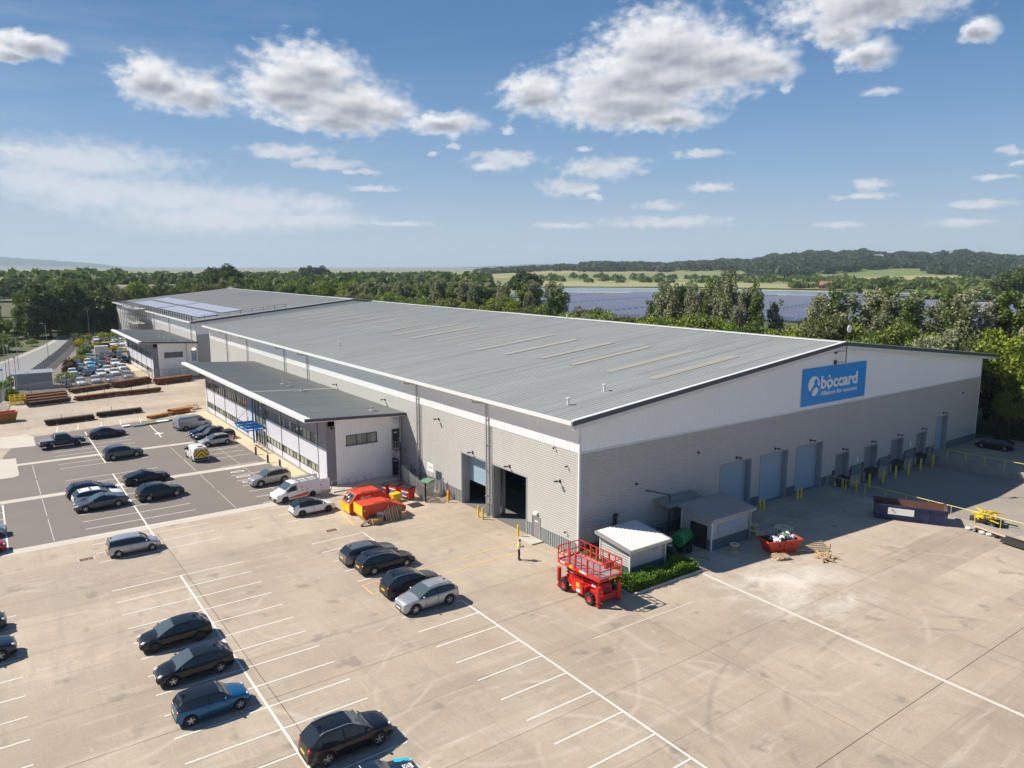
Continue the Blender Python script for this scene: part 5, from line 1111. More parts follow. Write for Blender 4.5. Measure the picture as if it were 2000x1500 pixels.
# scissor lift
def lift():
    o = thing('scissor_lift', 'red rough terrain scissor lift with railed platform beside the warehouse corner', 'scissor lift', (-4.75, -6.5, 0), -pi/2)
    # local x runs along the machine (towards the viewer), local y across
    for x in (-1.45, 1.45):
        for s in (-1, 1):
            b = MB(); b.use('tyre', True); b.lathe([(.24, .16), (.40, .16), (.44, .10), (.44, -.10), (.40, -.16), (.24, -.16)], (x, s*1.1, .44), 1, 18)
            for k in range(14): a = 2*pi*k/14; b.use('tyre', False); b.box(x+.43*cos(a)-.035, s*1.1-.15, .44+.43*sin(a)-.035, x+.43*cos(a)+.035, s*1.1+.15, .44+.43*sin(a)+.035)
            t = b.build('wheel', o); part('rim', t, 'red_paint', lambda b: b.lathe([(.27, s*.14), (.22, s*.16), (.10, s*.10), (0, s*.12)], (x, s*1.1, .44), 1, 14), True)
    part('chassis', o, 'red_paint', lambda b: (b.box(-1.95, -.62, .42, 1.95, .62, .82), b.box(-2.1, -1.0, .45, -1.85, 1.0, .75), b.box(1.85, -1.0, .38, 2.15, 1.0, .75), b.box(-.75, -.98, .38, .75, -.60, 1.02), b.box(-.75, .60, .38, .75, .98, 1.02)))
    for s in (-1, 1):
        part('side_box', o, 'red_paint', lambda b: b.prism([(-.55, .42), (.62, .42), (.62, 1.0), (.35, 1.18), (-.55, 1.18)], 1, s*.66, s*1.12))
        for x in (-2.2, 2.2): part('outrigger', o, 'red_paint', lambda b: (b.cyl((x, s*.98, .5 if x < 0 else .32), (x, s*.98, 1.55), .16, n=12), b.cyl((x, s*.98, .18), (x, s*.98, .5), .08, n=8), b.lathe([(0, .12), (.2, .12), (.2, .17), (.1, .2)], (x, s*.98, 0), 2, 12)))
    part('control_panel', o, 'skip_yellow', lambda b: b.box(-.05, -1.14, .86, .30, -1.115, 1.16)); part('label_plate', o, 'plate_white', lambda b: (b.box(-.02, -1.14, .5, .4, -1.117, .72), b.box(1.5, -1.02, 1.42, 1.9, -1.0, 1.52)))
    for s in (-1, 1):
        def f(b):
            for k in range(4):
                z0 = .86+k*.27; b.bar((-1.75, s*.48, z0), (1.75, s*.48, z0+.24), .10, .13); b.bar((-1.75, s*.36, z0+.24), (1.75, s*.36, z0), .10, .13)
            for x in (-1.75, 0, 1.75):
                for k in range(4): b.cyl((x, s*.34, .98+k*.27), (x, s*.6, .98+k*.27), .07, n=8)
        part('scissor_arms', o, 'red_paint', f)
    part('engine_cover', o, 'red_paint', lambda b: b.prism([(1.2, .5), (2.0, .5), (2.0, 1.25), (1.85, 1.45), (1.2, 1.5)], 1, -.45, .45)); part('vent_grille', o, 'trim_black', lambda b: [b.box(2.0, -.33+.11*k, .75, 2.02, -.27+.11*k, 1.2) for k in range(6)])
    PX0, PX1, PY, PZ = -2.25, 2.35, 1.05, 2.1
    part('platform_deck', o, 'galv', lambda b: b.box(PX0, -PY, PZ, PX1, PY, PZ+.06))
    part('platform_frame', o, 'red_paint', lambda b: (b.box(PX0-.02, -PY-.03, PZ-.16, PX1+.02, -PY+.02, PZ+.16), b.box(PX0-.02, PY-.02, PZ-.16, PX1+.02, PY+.03, PZ+.16), b.box(PX0-.03, -PY, PZ-.16, PX0+.02, PY, PZ+.16), b.box(PX1-.02, -PY, PZ-.16, PX1+.03, PY, PZ+.16)))
    part('warning_stripe', o, 'plate_white', lambda b: [b.box(PX1+.031, -PY+.12*k, PZ+.08, PX1+.036, -PY+.06+.12*k, PZ+.14) for k in range(17)]); part('name_plate', o, 'plate_white', lambda b: (b.box(.2, -PY-.035, PZ-.06, .95, -PY-.031, PZ+.08), b.box(-1.95, -PY-.035, PZ-.02, -1.45, -PY-.031, PZ+.1))); part('warning_plate', o, 'skip_yellow', lambda b: (b.box(-.95, -PY-.035, PZ-.1, -.55, -PY-.031, PZ+.1), b.box(PX1+.031, -.2, PZ-.12, PX1+.036, .5, PZ+.02)))
    for s in (-1, 1):
        def f(b):
            for z in (.6, 1.14): b.bar((PX0, s*PY, PZ+z), (PX1, s*PY, PZ+z), .06)
            for k in range(8): x = PX0+(PX1-PX0)*k/7; b.bar((x, s*PY, PZ+.1), (x, s*PY, PZ+1.14), .065 if k not in (2, 3, 5) else .12)
        part('side_rail', o, 'red_paint', f)
    for x in (PX0, PX1):
        part('end_rail', o, 'red_paint', lambda b: [b.bar((x, -PY, PZ+z), (x, PY, PZ+z), .06) for z in (.6, 1.14)] + [b.bar((x, 0, PZ+.1), (x, 0, PZ+1.14), .06)])
    part('document_box', o, 'red_paint', lambda b: b.box(PX1-.25, -.45, PZ+.7, PX1-.02, .3, PZ+1.1)); part('document_label', o, 'plate_white', lambda b: b.box(PX1-.26, -.2, PZ+.8, PX1-.252, .15, PZ+1.0))
    return o
lift()

mat('shed_roof', (.56, .56, .54), .5, var=.06, vscale=1)
# small plant rooms
def shed(x0, y0, x1, y1, h0, h1, label, door=None, louvre=None, light=True, loc_dx=0):
    o = thing('plant_shed', label, 'shed', (0, 0, 0))
    part('wall', o, 'grey_cladding', lambda b: (wall_h(b, 1, y0, -1, x0, x1, .95, h0, [door[:2]+(0, door[2])] if door and door[3] == 1 else (), .2), wall_h(b, 0, x0, -1, y0, y1, .95, h0, [door[:2]+(0, door[2])] if door and door[3] == 0 else (), .2), b.quad((x1, y0, .9), (x1, y1, .9), (x1, y1, h0), (x1, y0, h0)), b.quad((x0, y1, 0), (x1, y1, 0), (x1, y1, h1), (x0, y1, h1)), b.quad((x0, y0, h0), (x0, y1, h1), (x0, y1, h0)), b.quad((x1, y0, h0), (x1, y1, h0), (x1, y1, h1))))
    part('plinth', o, 'dark_plinth', lambda b: (wall_v(b, 1, y0, -1, x0, x1, 0, .95, (), .22, .05), wall_v(b, 0, x0, -1, y0, y1, 0, .95, [door[:2]+(0, 1)] if door and door[3] == 0 else (), .22, .05), b.quad((x1+.02, y0, 0), (x1+.02, y1, 0), (x1+.02, y1, .95), (x1+.02, y0, .95))))
    part('corner_trim', o, 'gutter_pale', lambda b: [b.box(x-.06, y-.06, 0, x+.06, y+.06, h0) for x, y in ((x0, y0), (x1, y0), (x0, y1))])
    e = .28
    def f(b):
        pr = ribs(x0-e, x1+e, .25, .03, (0, .6, .7, .92))
        za, zb = h0+.12, h1+.18
        for (p, dp), (q, dq) in zip(pr[:-1], pr[1:]): b.quad((p, y0-e, za+dp), (q, y0-e, za+dq), (q, y1+.3, zb+dq), (p, y1+.3, zb+dp))
    r = part('roof', o, 'shed_roof' if light else 'roof_sheet', f)
    def f(b):
        za, zb = h0+.12, h1+.18; p = [(y0-e, za-.22), (y1+.3, zb-.22), (y1+.3, zb+.05), (y0-e, za+.05)]
        b.prism(p, 0, x0-e-.1, x0-e+.02); b.prism(p, 0, x1+e-.02, x1+e+.1); b.box(x0-e-.1, y0-e-.1, za-.22, x1+e+.1, y0-e, za+.02)
        b.quad((x0-e, y0-e, za-.2), (x1+e, y0-e, za-.2), (x1+e, y1+.3, zb-.2), (x0-e, y1+.3, zb-.2))
    part('fascia', r, 'trim_grey' if not light else 'galv', f)
    if louvre: part('louvre', o, 'galv', lambda b: [b.prism([(y0-.05, louvre[2]+k*.1), (y0-.10, louvre[2]+k*.1-.03), (y0-.04, louvre[2]+k*.1+.07)], 0, louvre[0], louvre[1]) for k in range(int((louvre[3]-louvre[2])/.1))])
    part('downpipe', o, 'galv', lambda b: b.cyl((x1-.15, y0-.12, .0), (x1-.15, y0-.12, h0), .05, n=6))
    return o
s1 = shed(-.55, -6.55, 3.35, -3.2, 2.35, 2.75, 'small grey shed with a sunlit white ribbed roof behind the red lift', None, (1.9, 2.5, 1.85, 2.1), True)
s2 = shed(9.2, -6.4, 14.4, -3.1, 2.75, 3.1, 'larger grey shed in the warehouse shade with louvres and double doors', (-5.95, -4.1, 2.1, 0), (10.0, 13.4, 1.5, 2.3), False)
part('double_door', s2, 'dark_metal', lambda b: (b.box(9.12, -5.9, .03, 9.2, -5.06, 2.05), b.box(9.12, -5.0, .03, 9.2, -4.15, 2.05), b.box(9.06, -5.95, 1.2, 9.13, -4.1, 1.26), b.box(9.08, -5.06, 0, 9.14, -5.0, 2.05)))
lean = thing('lean_to_roof', 'open ribbed lean-to roof between the larger shed and the warehouse wall', 'lean-to', (0, 0, 0))
def f(b):
    pr = ribs(7.6, 12.6, .25, .04)
    for (p, dp), (q, dq) in zip(pr[:-1], pr[1:]): b.quad((p, -3.0, 3.15+dp), (q, -3.0, 3.15+dq), (q, -1.2, 3.5+dq), (p, -1.2, 3.5+dp))
part('roof_sheet', lean, 'roof_sheet', f); part('post', lean, 'dark_metal', lambda b: b.box(7.65, -3.0, 0, 7.75, -2.9, 3.15)); part('rear_screen', lean, 'tank_black', lambda b: b.box(12.4, -3.0, 0, 12.5, -1.2, 3.1))
# hedge with kerb
def leafy(name, mt, pts, n, size, seed=1, par=None):
    rg = np.random.RandomState(seed); b = MB(); b.m = [mt]; P = pts(rg, n)
    k = len(P); a = rg.rand(k, 3)-.5; a /= np.linalg.norm(a, axis=1)[:, None]; c = np.cross(a, rg.rand(k, 3)-.5); c /= np.linalg.norm(c, axis=1)[:, None]
    s = size*(.6+.8*rg.rand(k))[:, None]; q = np.stack([P-a*s*.5, P+c*s*.35, P+a*s*.5, P-c*s*.35], 1).reshape(-1, 3)
    me = bpy.data.meshes.new(name); me.vertices.add(len(q)); me.vertices.foreach_set('co', q.ravel().astype(np.float32)); me.loops.add(4*k); me.loops.foreach_set('vertex_index', np.arange(4*k)); me.polygons.add(k); me.polygons.foreach_set('loop_start', np.arange(0, 4*k, 4)); me.update(calc_edges=True)
    me.materials.append(MT[mt]); o = bpy.data.objects.new(name, me); COL.objects.link(o)
    if par: o.parent = par
    return o
def leaf_mat(name, c0, c1, sc=.35, tr=.25):
    m = bpy.data.materials.new(name); m.use_nodes = True; T = NT(m.node_tree); b = T.n['Principled BSDF']
    gm = T.n.new('ShaderNodeNewGeometry'); oi = T.n.new('ShaderNodeObjectInfo')
    f = T.m('ADD', T.m('MULTIPLY', T.noise(gm.outputs['Position'], sc, 3, .6), .6), T.m('MULTIPLY', gm.outputs['Random Per Island'], .45))
    c = T.mix(f, c0, c1); c = T.mix(1, c, T.ramp(oi.outputs['Random'], [(0, (.78, .82, .8)), (.5, (1, 1, 1)), (1, (1.25, 1.15, 1.0))]), 'MULTIPLY')
    T.put(b.inputs['Base Color'], c); b.inputs['Roughness'].default_value = .62; b.inputs['Specular IOR Level'].default_value = .25
    t = T.n.new('ShaderNodeBsdfTranslucent'); T.put(t.inputs[0], T.mix(.4, c, (.2, .3, .03))); mx = T.n.new('ShaderNodeMixShader'); mx.inputs[0].default_value = tr
    T.l.new(b.outputs[0], mx.inputs[1]); T.l.new(t.outputs[0], mx.inputs[2]); T.l.new(mx.outputs[0], T.n['Material Output'].inputs[0]); MT[name] = m
leaf_mat('leaf_hedge', (.07, .14, .014), (.20, .32, .035), 1.5)
leaf_mat('leaf_bright', (.105, .165, .016), (.30, .37, .05)); leaf_mat('leaf_mid', (.07, .115, .022), (.19, .245, .06)); leaf_mat('leaf_silver', (.15, .165, .085), (.38, .39, .25)); leaf_mat('leaf_dark', (.038, .068, .022), (.11, .15, .05))
leaf_mat('leaf_ridge', (.028, .045, .022), (.07, .09, .045), .02); leaf_mat('leaf_scrub', (.08, .10, .03), (.20, .20, .08)); leaf_mat('leaf_red', (.06, .012, .012), (.14, .035, .025)); leaf_mat('leaf_yellow', (.25, .22, .02), (.50, .42, .04)); leaf_mat('leaf_pale', (.22, .25, .10), (.42, .42, .20))
def boxpts(bxs):
    def f(rg, n):
        A = np.array([abs((b[3]-b[0])*(b[4]-b[1])*(b[5]-b[2])) for b in bxs]); out = []
        for b, c in zip(bxs, (A/A.sum()*n).astype(int)): out.append(np.array(b[:3])+rg.rand(c, 3)*(np.array(b[3:])-np.array(b[:3])))
        P = np.concatenate(out); P += (rg.rand(*P.shape)-.5)*.18; P[:, 2] = np.abs(P[:, 2]+.12*np.sin(P[:, 0]*2.3)*(P[:, 2] > .5)); return P
    return f
hd = thing('hedge', 'low green hedge wrapping the foot of the small grey shed', 'hedge', (0, 0, 0))
leafy('foliage', 'leaf_hedge', boxpts([(-2.2, -8.5, .02, 5.2, -7.1, .85), (-2.2, -7.4, .02, -.9, -1.6, .9), (4.0, -7.4, .02, 5.2, -6.2, .8), (-.9, -2.9, .02, .8, -1.5, 1.0)]), 26000, .16, 3, hd)
part('earth', hd, 'soil', lambda b: b.box(-2.4, -8.65, .004, 5.35, -6.6, .08) or b.box(-2.4, -6.6, .004, -.6, -1.3, .08))
part('kerb', hd, 'kerb', lambda b: (b.box(-2.55, -8.8, 0, 5.5, -8.65, .15), b.box(5.35, -8.65, 0, 5.5, -6.2, .15), b.box(-2.55, -8.65, 0, -2.4, -1.25, .15)))
# tanks and cages beside the sheds
tk = thing('fuel_tank', 'green horizontal fuel tank on a bowser between the two sheds', 'tank', (7.0, -5.1, 0), R(20))
part('drum', tk, 'green_plastic', lambda b: b.lathe([(0, -1.05), (.5, -1.02), (.62, -.9), (.62, .9), (.5, 1.02), (0, 1.05)], (0, 0, 1.35), 0, 18), True); part('chassis', tk, 'trim_black', lambda b: b.box(-1.0, -.55, .35, 1.0, .55, .75))
for s in (-1, 1): wheel(tk, .3, s*.62, .36, s, 'rim_dark')
bt = thing('dustbin', 'shiny black drum beside the green tank by the hedge', 'drum', (5.0, -5.6, 0)); part('drum', bt, 'tank_black', lambda b: b.lathe([(0, 0), (.5, .02), (.56, .5), (.5, 1.05), (.3, 1.2), (0, 1.22)], n=16), True); part('lid', bt, 'plate_white', lambda b: b.lathe([(.0, 1.24), (.2, 1.22)], n=10))
for k, (x, y, l) in enumerate(((5.6, -2.2, 'left'), (7.0, -2.1, 'right'))):
    c = thing('storage_cage', 'steel mesh cage holding a dark plastic tank, %s of two by the warehouse wall' % l, 'cage', (x, y, 0), 0, 'cages behind the small shed')
    part('tank', c, 'green_dull' if k == 0 else 'blue_skip', lambda b: b.box(-.5, -.45, .15, .5, .45, 1.15)); 
    def f(b):
        for xx in (-.55, 0, .55):
            for yy in (-.5, .5): b.bar((xx, yy, .1), (xx, yy, 1.6), .04)
        for z in (.15, .6, 1.1, 1.6):
            for yy in (-.5, .5): b.bar((-.55, yy, z), (.55, yy, z), .03)
            for xx in (-.55, .55): b.bar((xx, -.5, z), (xx, .5, z), .03)
    part('cage_frame', c, 'galv', f); part('label_plate', c, 'plate_white', lambda b: b.box(-.1, -.53, .5, .2, -.52, .9))
# cable reels
def reel(x, y, r, h, label, z=0):
    o = thing('cable_reel', label, 'cable reel', (x, y, z), RNG.rand()*3, 'wooden cable reels by the larger shed')
    for zz in (0, h-.07): part('flange', o, 'wood_pale', lambda b: b.lathe([(.09, zz+.07), (r, zz+.07), (r, zz), (.09, zz), (.09, zz+.07)], n=20))
    part('core', o, 'wood', lambda b: b.cyl((0, 0, .07), (0, 0, h-.07), r*.55, n=12)); part('spindle_plate', o, 'trim_black', lambda b: b.lathe([(0, h+.004), (.11, h+.004)], n=8))
reel(10.9, -7.5, .42, .62, 'small pale wooden cable reel standing in front of the larger shed'); reel(17.3, -7.9, .85, .85, 'big wooden cable reel with a broad pale disc, in the shade beyond the skip')
reel(15.3, -6.2, .45, .55, 'cable reel at the corner of the larger shed, lowest of the stack'); reel(15.3, -6.2, .40, .5, 'cable reel stacked on top of another at the shed corner', .56); reel(15.3, -4.9, .42, .6, 'cable reel half hidden behind the larger shed'); reel(14.95, -7.1, .38, .5, 'cable reel nearest the green sheet')
sh_ = thing('tarpaulin', 'crumpled green sheet on the ground beside the rubbish skip', 'tarpaulin', (0, 0, 0)); part('cloth', sh_, 'green_dull', lambda b: [b.ball((15.3+RNG.rand()*1.6, -8.2+RNG.rand()*.6, .12), .35, .3, .2, 7, 4) for _ in range(7)])
# skips
def open_skip(loc, rz, L, W, H, m, label, name='skip', taper=.45, inside='rust_inside', cat='skip'):
    o = thing(name, label, cat, loc, rz); l0, l1 = L/2-taper, L/2; w0, w1 = W/2-.18, W/2
    A = [(-l0, -w0, .12), (l0, -w0, .12), (l0, w0, .12), (-l0, w0, .12)]; B_ = [(-l1, -w1, H), (l1, -w1, H), (l1, w1, H), (-l1, w1, H)]; t = .06
    A2 = [(-l0+t, -w0+t, .2), (l0-t, -w0+t, .2), (l0-t, w0-t, .2), (-l0+t, w0-t, .2)]; B2 = [(-l1+t, -w1+t, H), (l1-t, -w1+t, H), (l1-t, w1-t, H), (-l1+t, w1-t, H)]
    def f(b):
        b.add(A+B_, [(0, 3, 2, 1), (0, 1, 5, 4), (1, 2, 6, 5), (2, 3, 7, 6), (3, 0, 4, 7)]); b.add(B_+B2, [(0, 1, 5, 4), (1, 2, 6, 5), (2, 3, 7, 6), (3, 0, 4, 7)])
        for s in (-1, 1): b.bar((-l1, s*w1, H-.05), (l1, s*w1, H-.05), .1, .12)
        for s in (-1, 1): b.bar((s*l1, -w1, H-.05), (s*l1, w1, H-.05), .1, .12)
        n = max(2, int(L/1.3))
        for s in (-1, 1):
            for k in range(1, n): x = k/n*2-1; b.bar((x*l0, s*(w0+.03), .15), (x*l1, s*(w1+.03), H-.1), .08)
            b.box(-l0, s*w0-.05, 0, l0, s*w0+.05, .14)
    part('shell', o, m, f); part('lining', o, inside, lambda b: b.add(A2+B2, [(0, 1, 2, 3), (0, 4, 5, 1), (1, 5, 6, 2), (2, 6, 7, 3), (3, 7, 4, 0)]))
    for s in (-1, 1):
        for x in (-.5, .5): part('lifting_lug', o, 'trim_black', lambda b: b.cyl((x*l0, s*(w1), H*.7), (x*l0, s*(w1+.14), H*.7), .06, n=8))
    return o
sk = open_skip((14.1, -9.7, 0), R(-20), 3.3, 1.7, 1.15, 'skip_red', 'orange red skip heaped with white and dark rubbish bags')
def heap(cx, cy, rx, ry, z, n, seed, sk_loc=None):
    rg = np.random.RandomState(seed)
    for k in range(n):
        m = ('bag_white', 'bag_navy', 'bag_white', 'trim_black', 'bag_green', 'wood_pale', 'bag_white', 'bag_navy')[k % 8]; x = cx+(rg.rand()*2-1)*rx; y = cy+(rg.rand()*2-1)*ry
        o = thing('rubbish_bag', {'bag_white': 'white', 'bag_navy': 'dark blue', 'trim_black': 'black', 'bag_green': 'green', 'wood_pale': 'buff'}[m]+' rubbish bag in the heap on the orange red skip', 'rubbish bag', (x, y, z+rg.rand()*.15), rg.rand()*6, 'rubbish bags heaped on the skip')
        def f(b):
            b.ball((0, 0, 0), .28+.1*rg.rand(), .2+.1*rg.rand(), .16+.06*rg.rand(), 7, 5); b.v = [(p[0]+(rg.rand()-.5)*.08, p[1]+(rg.rand()-.5)*.08, p[2]+(rg.rand()-.5)*.08) for p in b.v]
        part('bag', o, m, f)
heap(14.1, -9.7, 1.15, .55, 1.12, 36, 4)
def pallet(x, y, z, rz, label, m='wood_pale', tilt=0):
    o = thing('pallet', label, 'pallet', (x, y, z), rz, 'wooden pallets in the yard'); o.rotation_euler = (tilt, 0, rz)
    for k in range(5): part('deck_board', o, m, lambda b: b.box(-.6, -.5+k*.225, .12, .6, -.4+k*.225, .145))
    for s in (-.52, 0, .52): part('runner', o, m, lambda b: [b.box(s-.05, yy-.05, .0, s+.05, yy+.05, .12) for yy in (-.42, 0, .42)] + [b.box(s-.05, -.5, 0, s+.05, .5, .02)])
pallet(12.6, -10.7, 0, R(-20), 'pale pallet lying flat in front of the orange red skip')
pallet(12.7, -10.8, .15, R(-17), 'pallet resting on the pale pallet in front of the skip')
o = thing('pole_stack', 'row of pale wooden poles laid out beyond the skip', 'timber', (0, 0, 0))
for k in range(6): part('pole', o, 'wood_pale', lambda b: b.bar((14.9+k*.35, -10.6+k*.12, .08), (17.4+k*.3, -12.4+k*.35, .1), .1))
for k in range(3): part('bearer', o, 'wood', lambda b: b.bar((15.3+k*.9, -11.3-k*.55, .02), (17.1+k*.9, -10.4-k*.5, .02), .09))
o = thing('firewood_heap', 'untidy heap of short timber offcuts in the sun right of the skip', 'timber', (15.6, -13.0, 0))
for k in range(30):
    a = RNG.rand()*pi; x, y = (RNG.rand()-.5)*1.5, (RNG.rand()-.5)*1.1; z = .06+.4*max(0, 1-abs(x))*RNG.rand(); l = .3+.2*RNG.rand()
    part('offcut', o, ('wood', 'wood_pale', 'cardboard')[k % 3], lambda b: b.bar((x-l*cos(a), y-l*sin(a), z), (x+l*cos(a), y+l*sin(a), z+.1*RNG.rand()), .09, .07))
bs = open_skip((31.2, -12.1, 0), R(-60), 6.2, 2.4, 1.5, 'blue_skip', 'long dark blue roll-off container with rusty inside, standing by the yellow dock railing', 'roll_off_container', .08, cat='container')
part('white_panel', bs, 'plate_white', lambda b: b.box(-1.9, -1.26, .62, .3, -1.235, 1.25))
for x in (-2.4, 2.4): part('roller', bs, 'rust', lambda b: b.cyl((x, -1.0, .1), (x, -.7, .1), .1, n=8))
osk = open_skip((-37.9, 92.6, 0), R(8), 3.4, 2.0, 1.5, 'rust_orange', 'orange skip with rusty red inside at the left edge of the yard', inside='skip_red', taper=.35)
# red compactor skips
def comp(x0, x1, y0, y1, prof, yel, label, words, wx, wz, n=0):
    o = thing('waste_skip', label, 'skip', (0, 0, 0)); part('shell', o, 'skip_red', lambda b: b.prism(prof, 1, y0, y1))
    part('end_panel', o, 'skip_yellow', lambda b: b.prism(yel, 1, y0-.01, y1+.01))
    for s, nm in ((y0-.03, 'side_rib'), (y1+.03, 'side_rib')): part(nm, o, 'skip_red', lambda b: b.box(prof[0][0]+1.2, min(s, s*1), prof[2][1]+.06, prof[0][0]+3.4, s+.03, prof[2][1]+.14))
    def f(b): text_mesh(b, words, .62, lambda x, y, z, wd: (wx+x*1.35/wd, y0-.02-z, wz+y), bold=.02)
    part('lettering', o, 'plate_white', f); part('notice', o, 'skip_yellow', lambda b: b.box(prof[0][0]+.12, y0-.02, 1.2, prof[0][0]+.35, y0-.004, 1.35)); return o
c2_ = comp(-12, -7.7, 17.0, 18.9, [(-12.1, .82), (-12.1, 1.75), (-9.35, 1.75), (-7.5, .95), (-7.6, .5), (-8.2, .1), (-11.6, .1)], [(-12.13, .80), (-12.13, 1.73), (-12.06, 1.73), (-12.06, .8), (-11.56, .09), (-11.63, .09)], 'red enclosed waste skip with a yellow end, nearer of the two, cardboard leaning on it', 'Biffa', -10.6, .42)
c1_ = comp(-12, -8, 20.0, 22.0, [(-12.1, .25), (-12.1, 1.05), (-11.3, 2.0), (-8.8, 2.0), (-7.6, 1.0), (-8.0, .15), (-11.5, .12)], [(-12.13, .22), (-12.13, 1.04), (-12.05, 1.04), (-12.05, .22)], 'red enclosed waste skip with an open loading mouth, farther of the two', 'Biffa', -10.9, 1.22)
part('loading_mouth_shade', c1_, 'trim_black', lambda b: b.quad((-12.02, 20.2, 1.2), (-11.42, 20.2, 1.92), (-11.42, 21.8, 1.92), (-12.02, 21.8, 1.2)))  # black quad laid on the closed shell; the mouth's shade is painted
for k in range(7):
    rb = thing('refuse_sack', ('white', 'blue', 'white', 'dark', 'buff', 'white', 'dark')[k]+' sack of rubbish in the open mouth of the far red skip', 'refuse sack', (-11.95+.5*((k*37) % 10)/10, 20.4+.19*k, 1.35+.6*((k*37) % 10)/10), 0, 'sacks in the skip mouth')
    part('sack', rb, ('bag_white', 'bag_navy', 'bag_white', 'trim_black', 'cardboard', 'bag_white', 'bag_navy')[k], lambda b: b.ball((0, 0, 0), .14, .17, .12, 7, 5))
o = thing('cardboard_sheets', 'flattened cardboard leaning in a row against the near red skip', 'cardboard', (0, 0, 0))
for k in range(14): x = -9.9+k*.13+(k > 6)*.05; part('sheet', o, 'cardboard' if k % 3 else 'wood_pale', lambda b: b.prism([(16.9-.1*(k % 2)-.45, .0), (16.93-.1*(k % 2)-.45, .0), (16.97, 1.0+.12*(k % 4)), (16.93, 1.0+.12*(k % 4))], 0, x, x+.10))
for (x, y, rz, sx, sy, sz, l) in ((-10.9, 16.6, .25, 1.25, .55, .62, 'long open cardboard box lying left of the leaning sheets'), (-8.1, 16.55, -.1, .5, .5, .7, 'cardboard box at the right end of the leaning sheets')):
    o = thing('cardboard_box', l, 'box', (x, y, 0), rz)
    part('carton', o, 'cardboard', lambda b: (b.box(-sx/2, -sy/2, 0, sx/2, -sy/2+.02, sz), b.box(-sx/2, sy/2-.02, 0, sx/2, sy/2, sz), b.box(-sx/2, -sy/2+.02, 0, -sx/2+.02, sy/2-.02, sz), b.box(sx/2-.02, -sy/2+.02, 0, sx/2, sy/2-.02, sz), b.box(-sx/2+.02, -sy/2+.02, .0, sx/2-.02, sy/2-.02, .03)))
    for s in (-1, 1): part('flap', o, 'cardboard', lambda b: b.quad((-sx/2, s*sy/2, sz), (sx/2, s*sy/2, sz), (sx/2-.05, s*(sy/2+.22), sz-.12), (-sx/2+.05, s*(sy/2+.22), sz-.12)))
o = thing('metal_channel', 'dark metal channel tipped against the long cardboard box', 'scrap metal', (0, 0, 0)); part('channel', o, 'dark_metal', lambda b: b.bar((-12.5, 16.5, .06), (-11.0, 16.75, .75), .22, .1)); part('strip', o, 'galv', lambda b: b.bar((-12.3, 16.38, .2), (-11.3, 16.55, .66), .05, .05))
def wheelie(x, y, rz, label, w_=1.25, d=.95, h=1.3, m='red_paint', lid='tank_black', name='wheelie_bin', group='red wheeled waste bins'):
    o = thing(name, label, 'waste bin', (x, y, 0), rz, group)
    part('tub', o, m, lambda b: b.add([(-w_*.42, -d*.4, .2), (w_*.42, -d*.4, .2), (w_*.42, d*.4, .2), (-w_*.42, d*.4, .2), (-w_/2, -d/2, h-.1), (w_/2, -d/2, h-.1), (w_/2, d/2, h), (-w_/2, d/2, h)], [(0, 3, 2, 1), (4, 5, 6, 7), (0, 1, 5, 4), (1, 2, 6, 5), (2, 3, 7, 6), (3, 0, 4, 7)]))
    part('lid', o, lid, lambda b: b.prism([(-d/2-.04, h-.12), (d/2+.02, h-.02), (d/2+.02, h+.1), (0, h+.12), (-d/2-.04, h-.03)], 0, -w_/2-.03, w_/2+.03)); part('label_plate', o, 'plate_white', lambda b: (b.box(-w_*.42, -d*.47-.025, .82, w_*.42, -d*.47-.005, .92), b.box(-w_*.3, -d*.47-.015, .35, w_*.2, -d*.45-.005, .45)))
    part('logo_patch', o, 'sign_blue', lambda b: b.box(-w_*.3, -d*.47-.02, .56, w_*.12, -d*.46-.005, .76))
    for sx in (-1, 1):
        for sy in (-1, 1): part('castor', o, 'tyre', lambda b: b.cyl((sx*w_*.36-.03, sy*d*.32, .1), (sx*w_*.36+.03, sy*d*.32, .1), .1, n=10))
wheelie(-5.0, 21.4, R(-75), 'large red wheeled bin nearest the palisade fence'); wheelie(-5.6, 23.1, R(-75), 'large red wheeled bin in the middle of three'); wheelie(-6.2, 24.0, R(-75), 'narrow red wheeled bin at the far end of three', .65, .75, 1.15)
gb_ = thing('grit_bin', 'yellow grit bin between the red skips and red bins', 'grit bin', (-6.4, 21.5, 0), R(10)); part('tub', gb_, 'skip_yellow', lambda b: b.add([(-.4, -.3, 0), (.4, -.3, 0), (.4, .3, 0), (-.4, .3, 0), (-.5, -.38, .65), (.5, -.38, .65), (.5, .38, .75), (-.5, .38, .75)], [(0, 3, 2, 1), (0, 1, 5, 4), (1, 2, 6, 5), (2, 3, 7, 6), (3, 0, 4, 7)])); part('lid', gb_, 'skip_yellow', lambda b: b.prism([(-.42, .65), (.42, .75), (.36, .88), (-.3, .84)], 0, -.53, .53))
o = thing('drain_mat', 'black rubber mat lying on the concrete left of the first yellow bollard', 'mat', (0, 0, 0)); part('mat', o, 'black_rubber', lambda b: [b.box(-6.0+.19*k, 18.55, .003, -5.86+.19*k, 19.75, .05) for k in range(7)] + [b.box(-6.03, 18.5, .003, -4.68, 18.56, .06), b.box(-6.03, 19.74, .003, -4.68, 19.8, .06)])
wheelie(-2.6, 21.6, R(-70), 'green lidded storage tank inside the palisade enclosure', 1.1, 1.1, 1.5, 'trim_grey', 'green_dull', 'storage_bin', None)
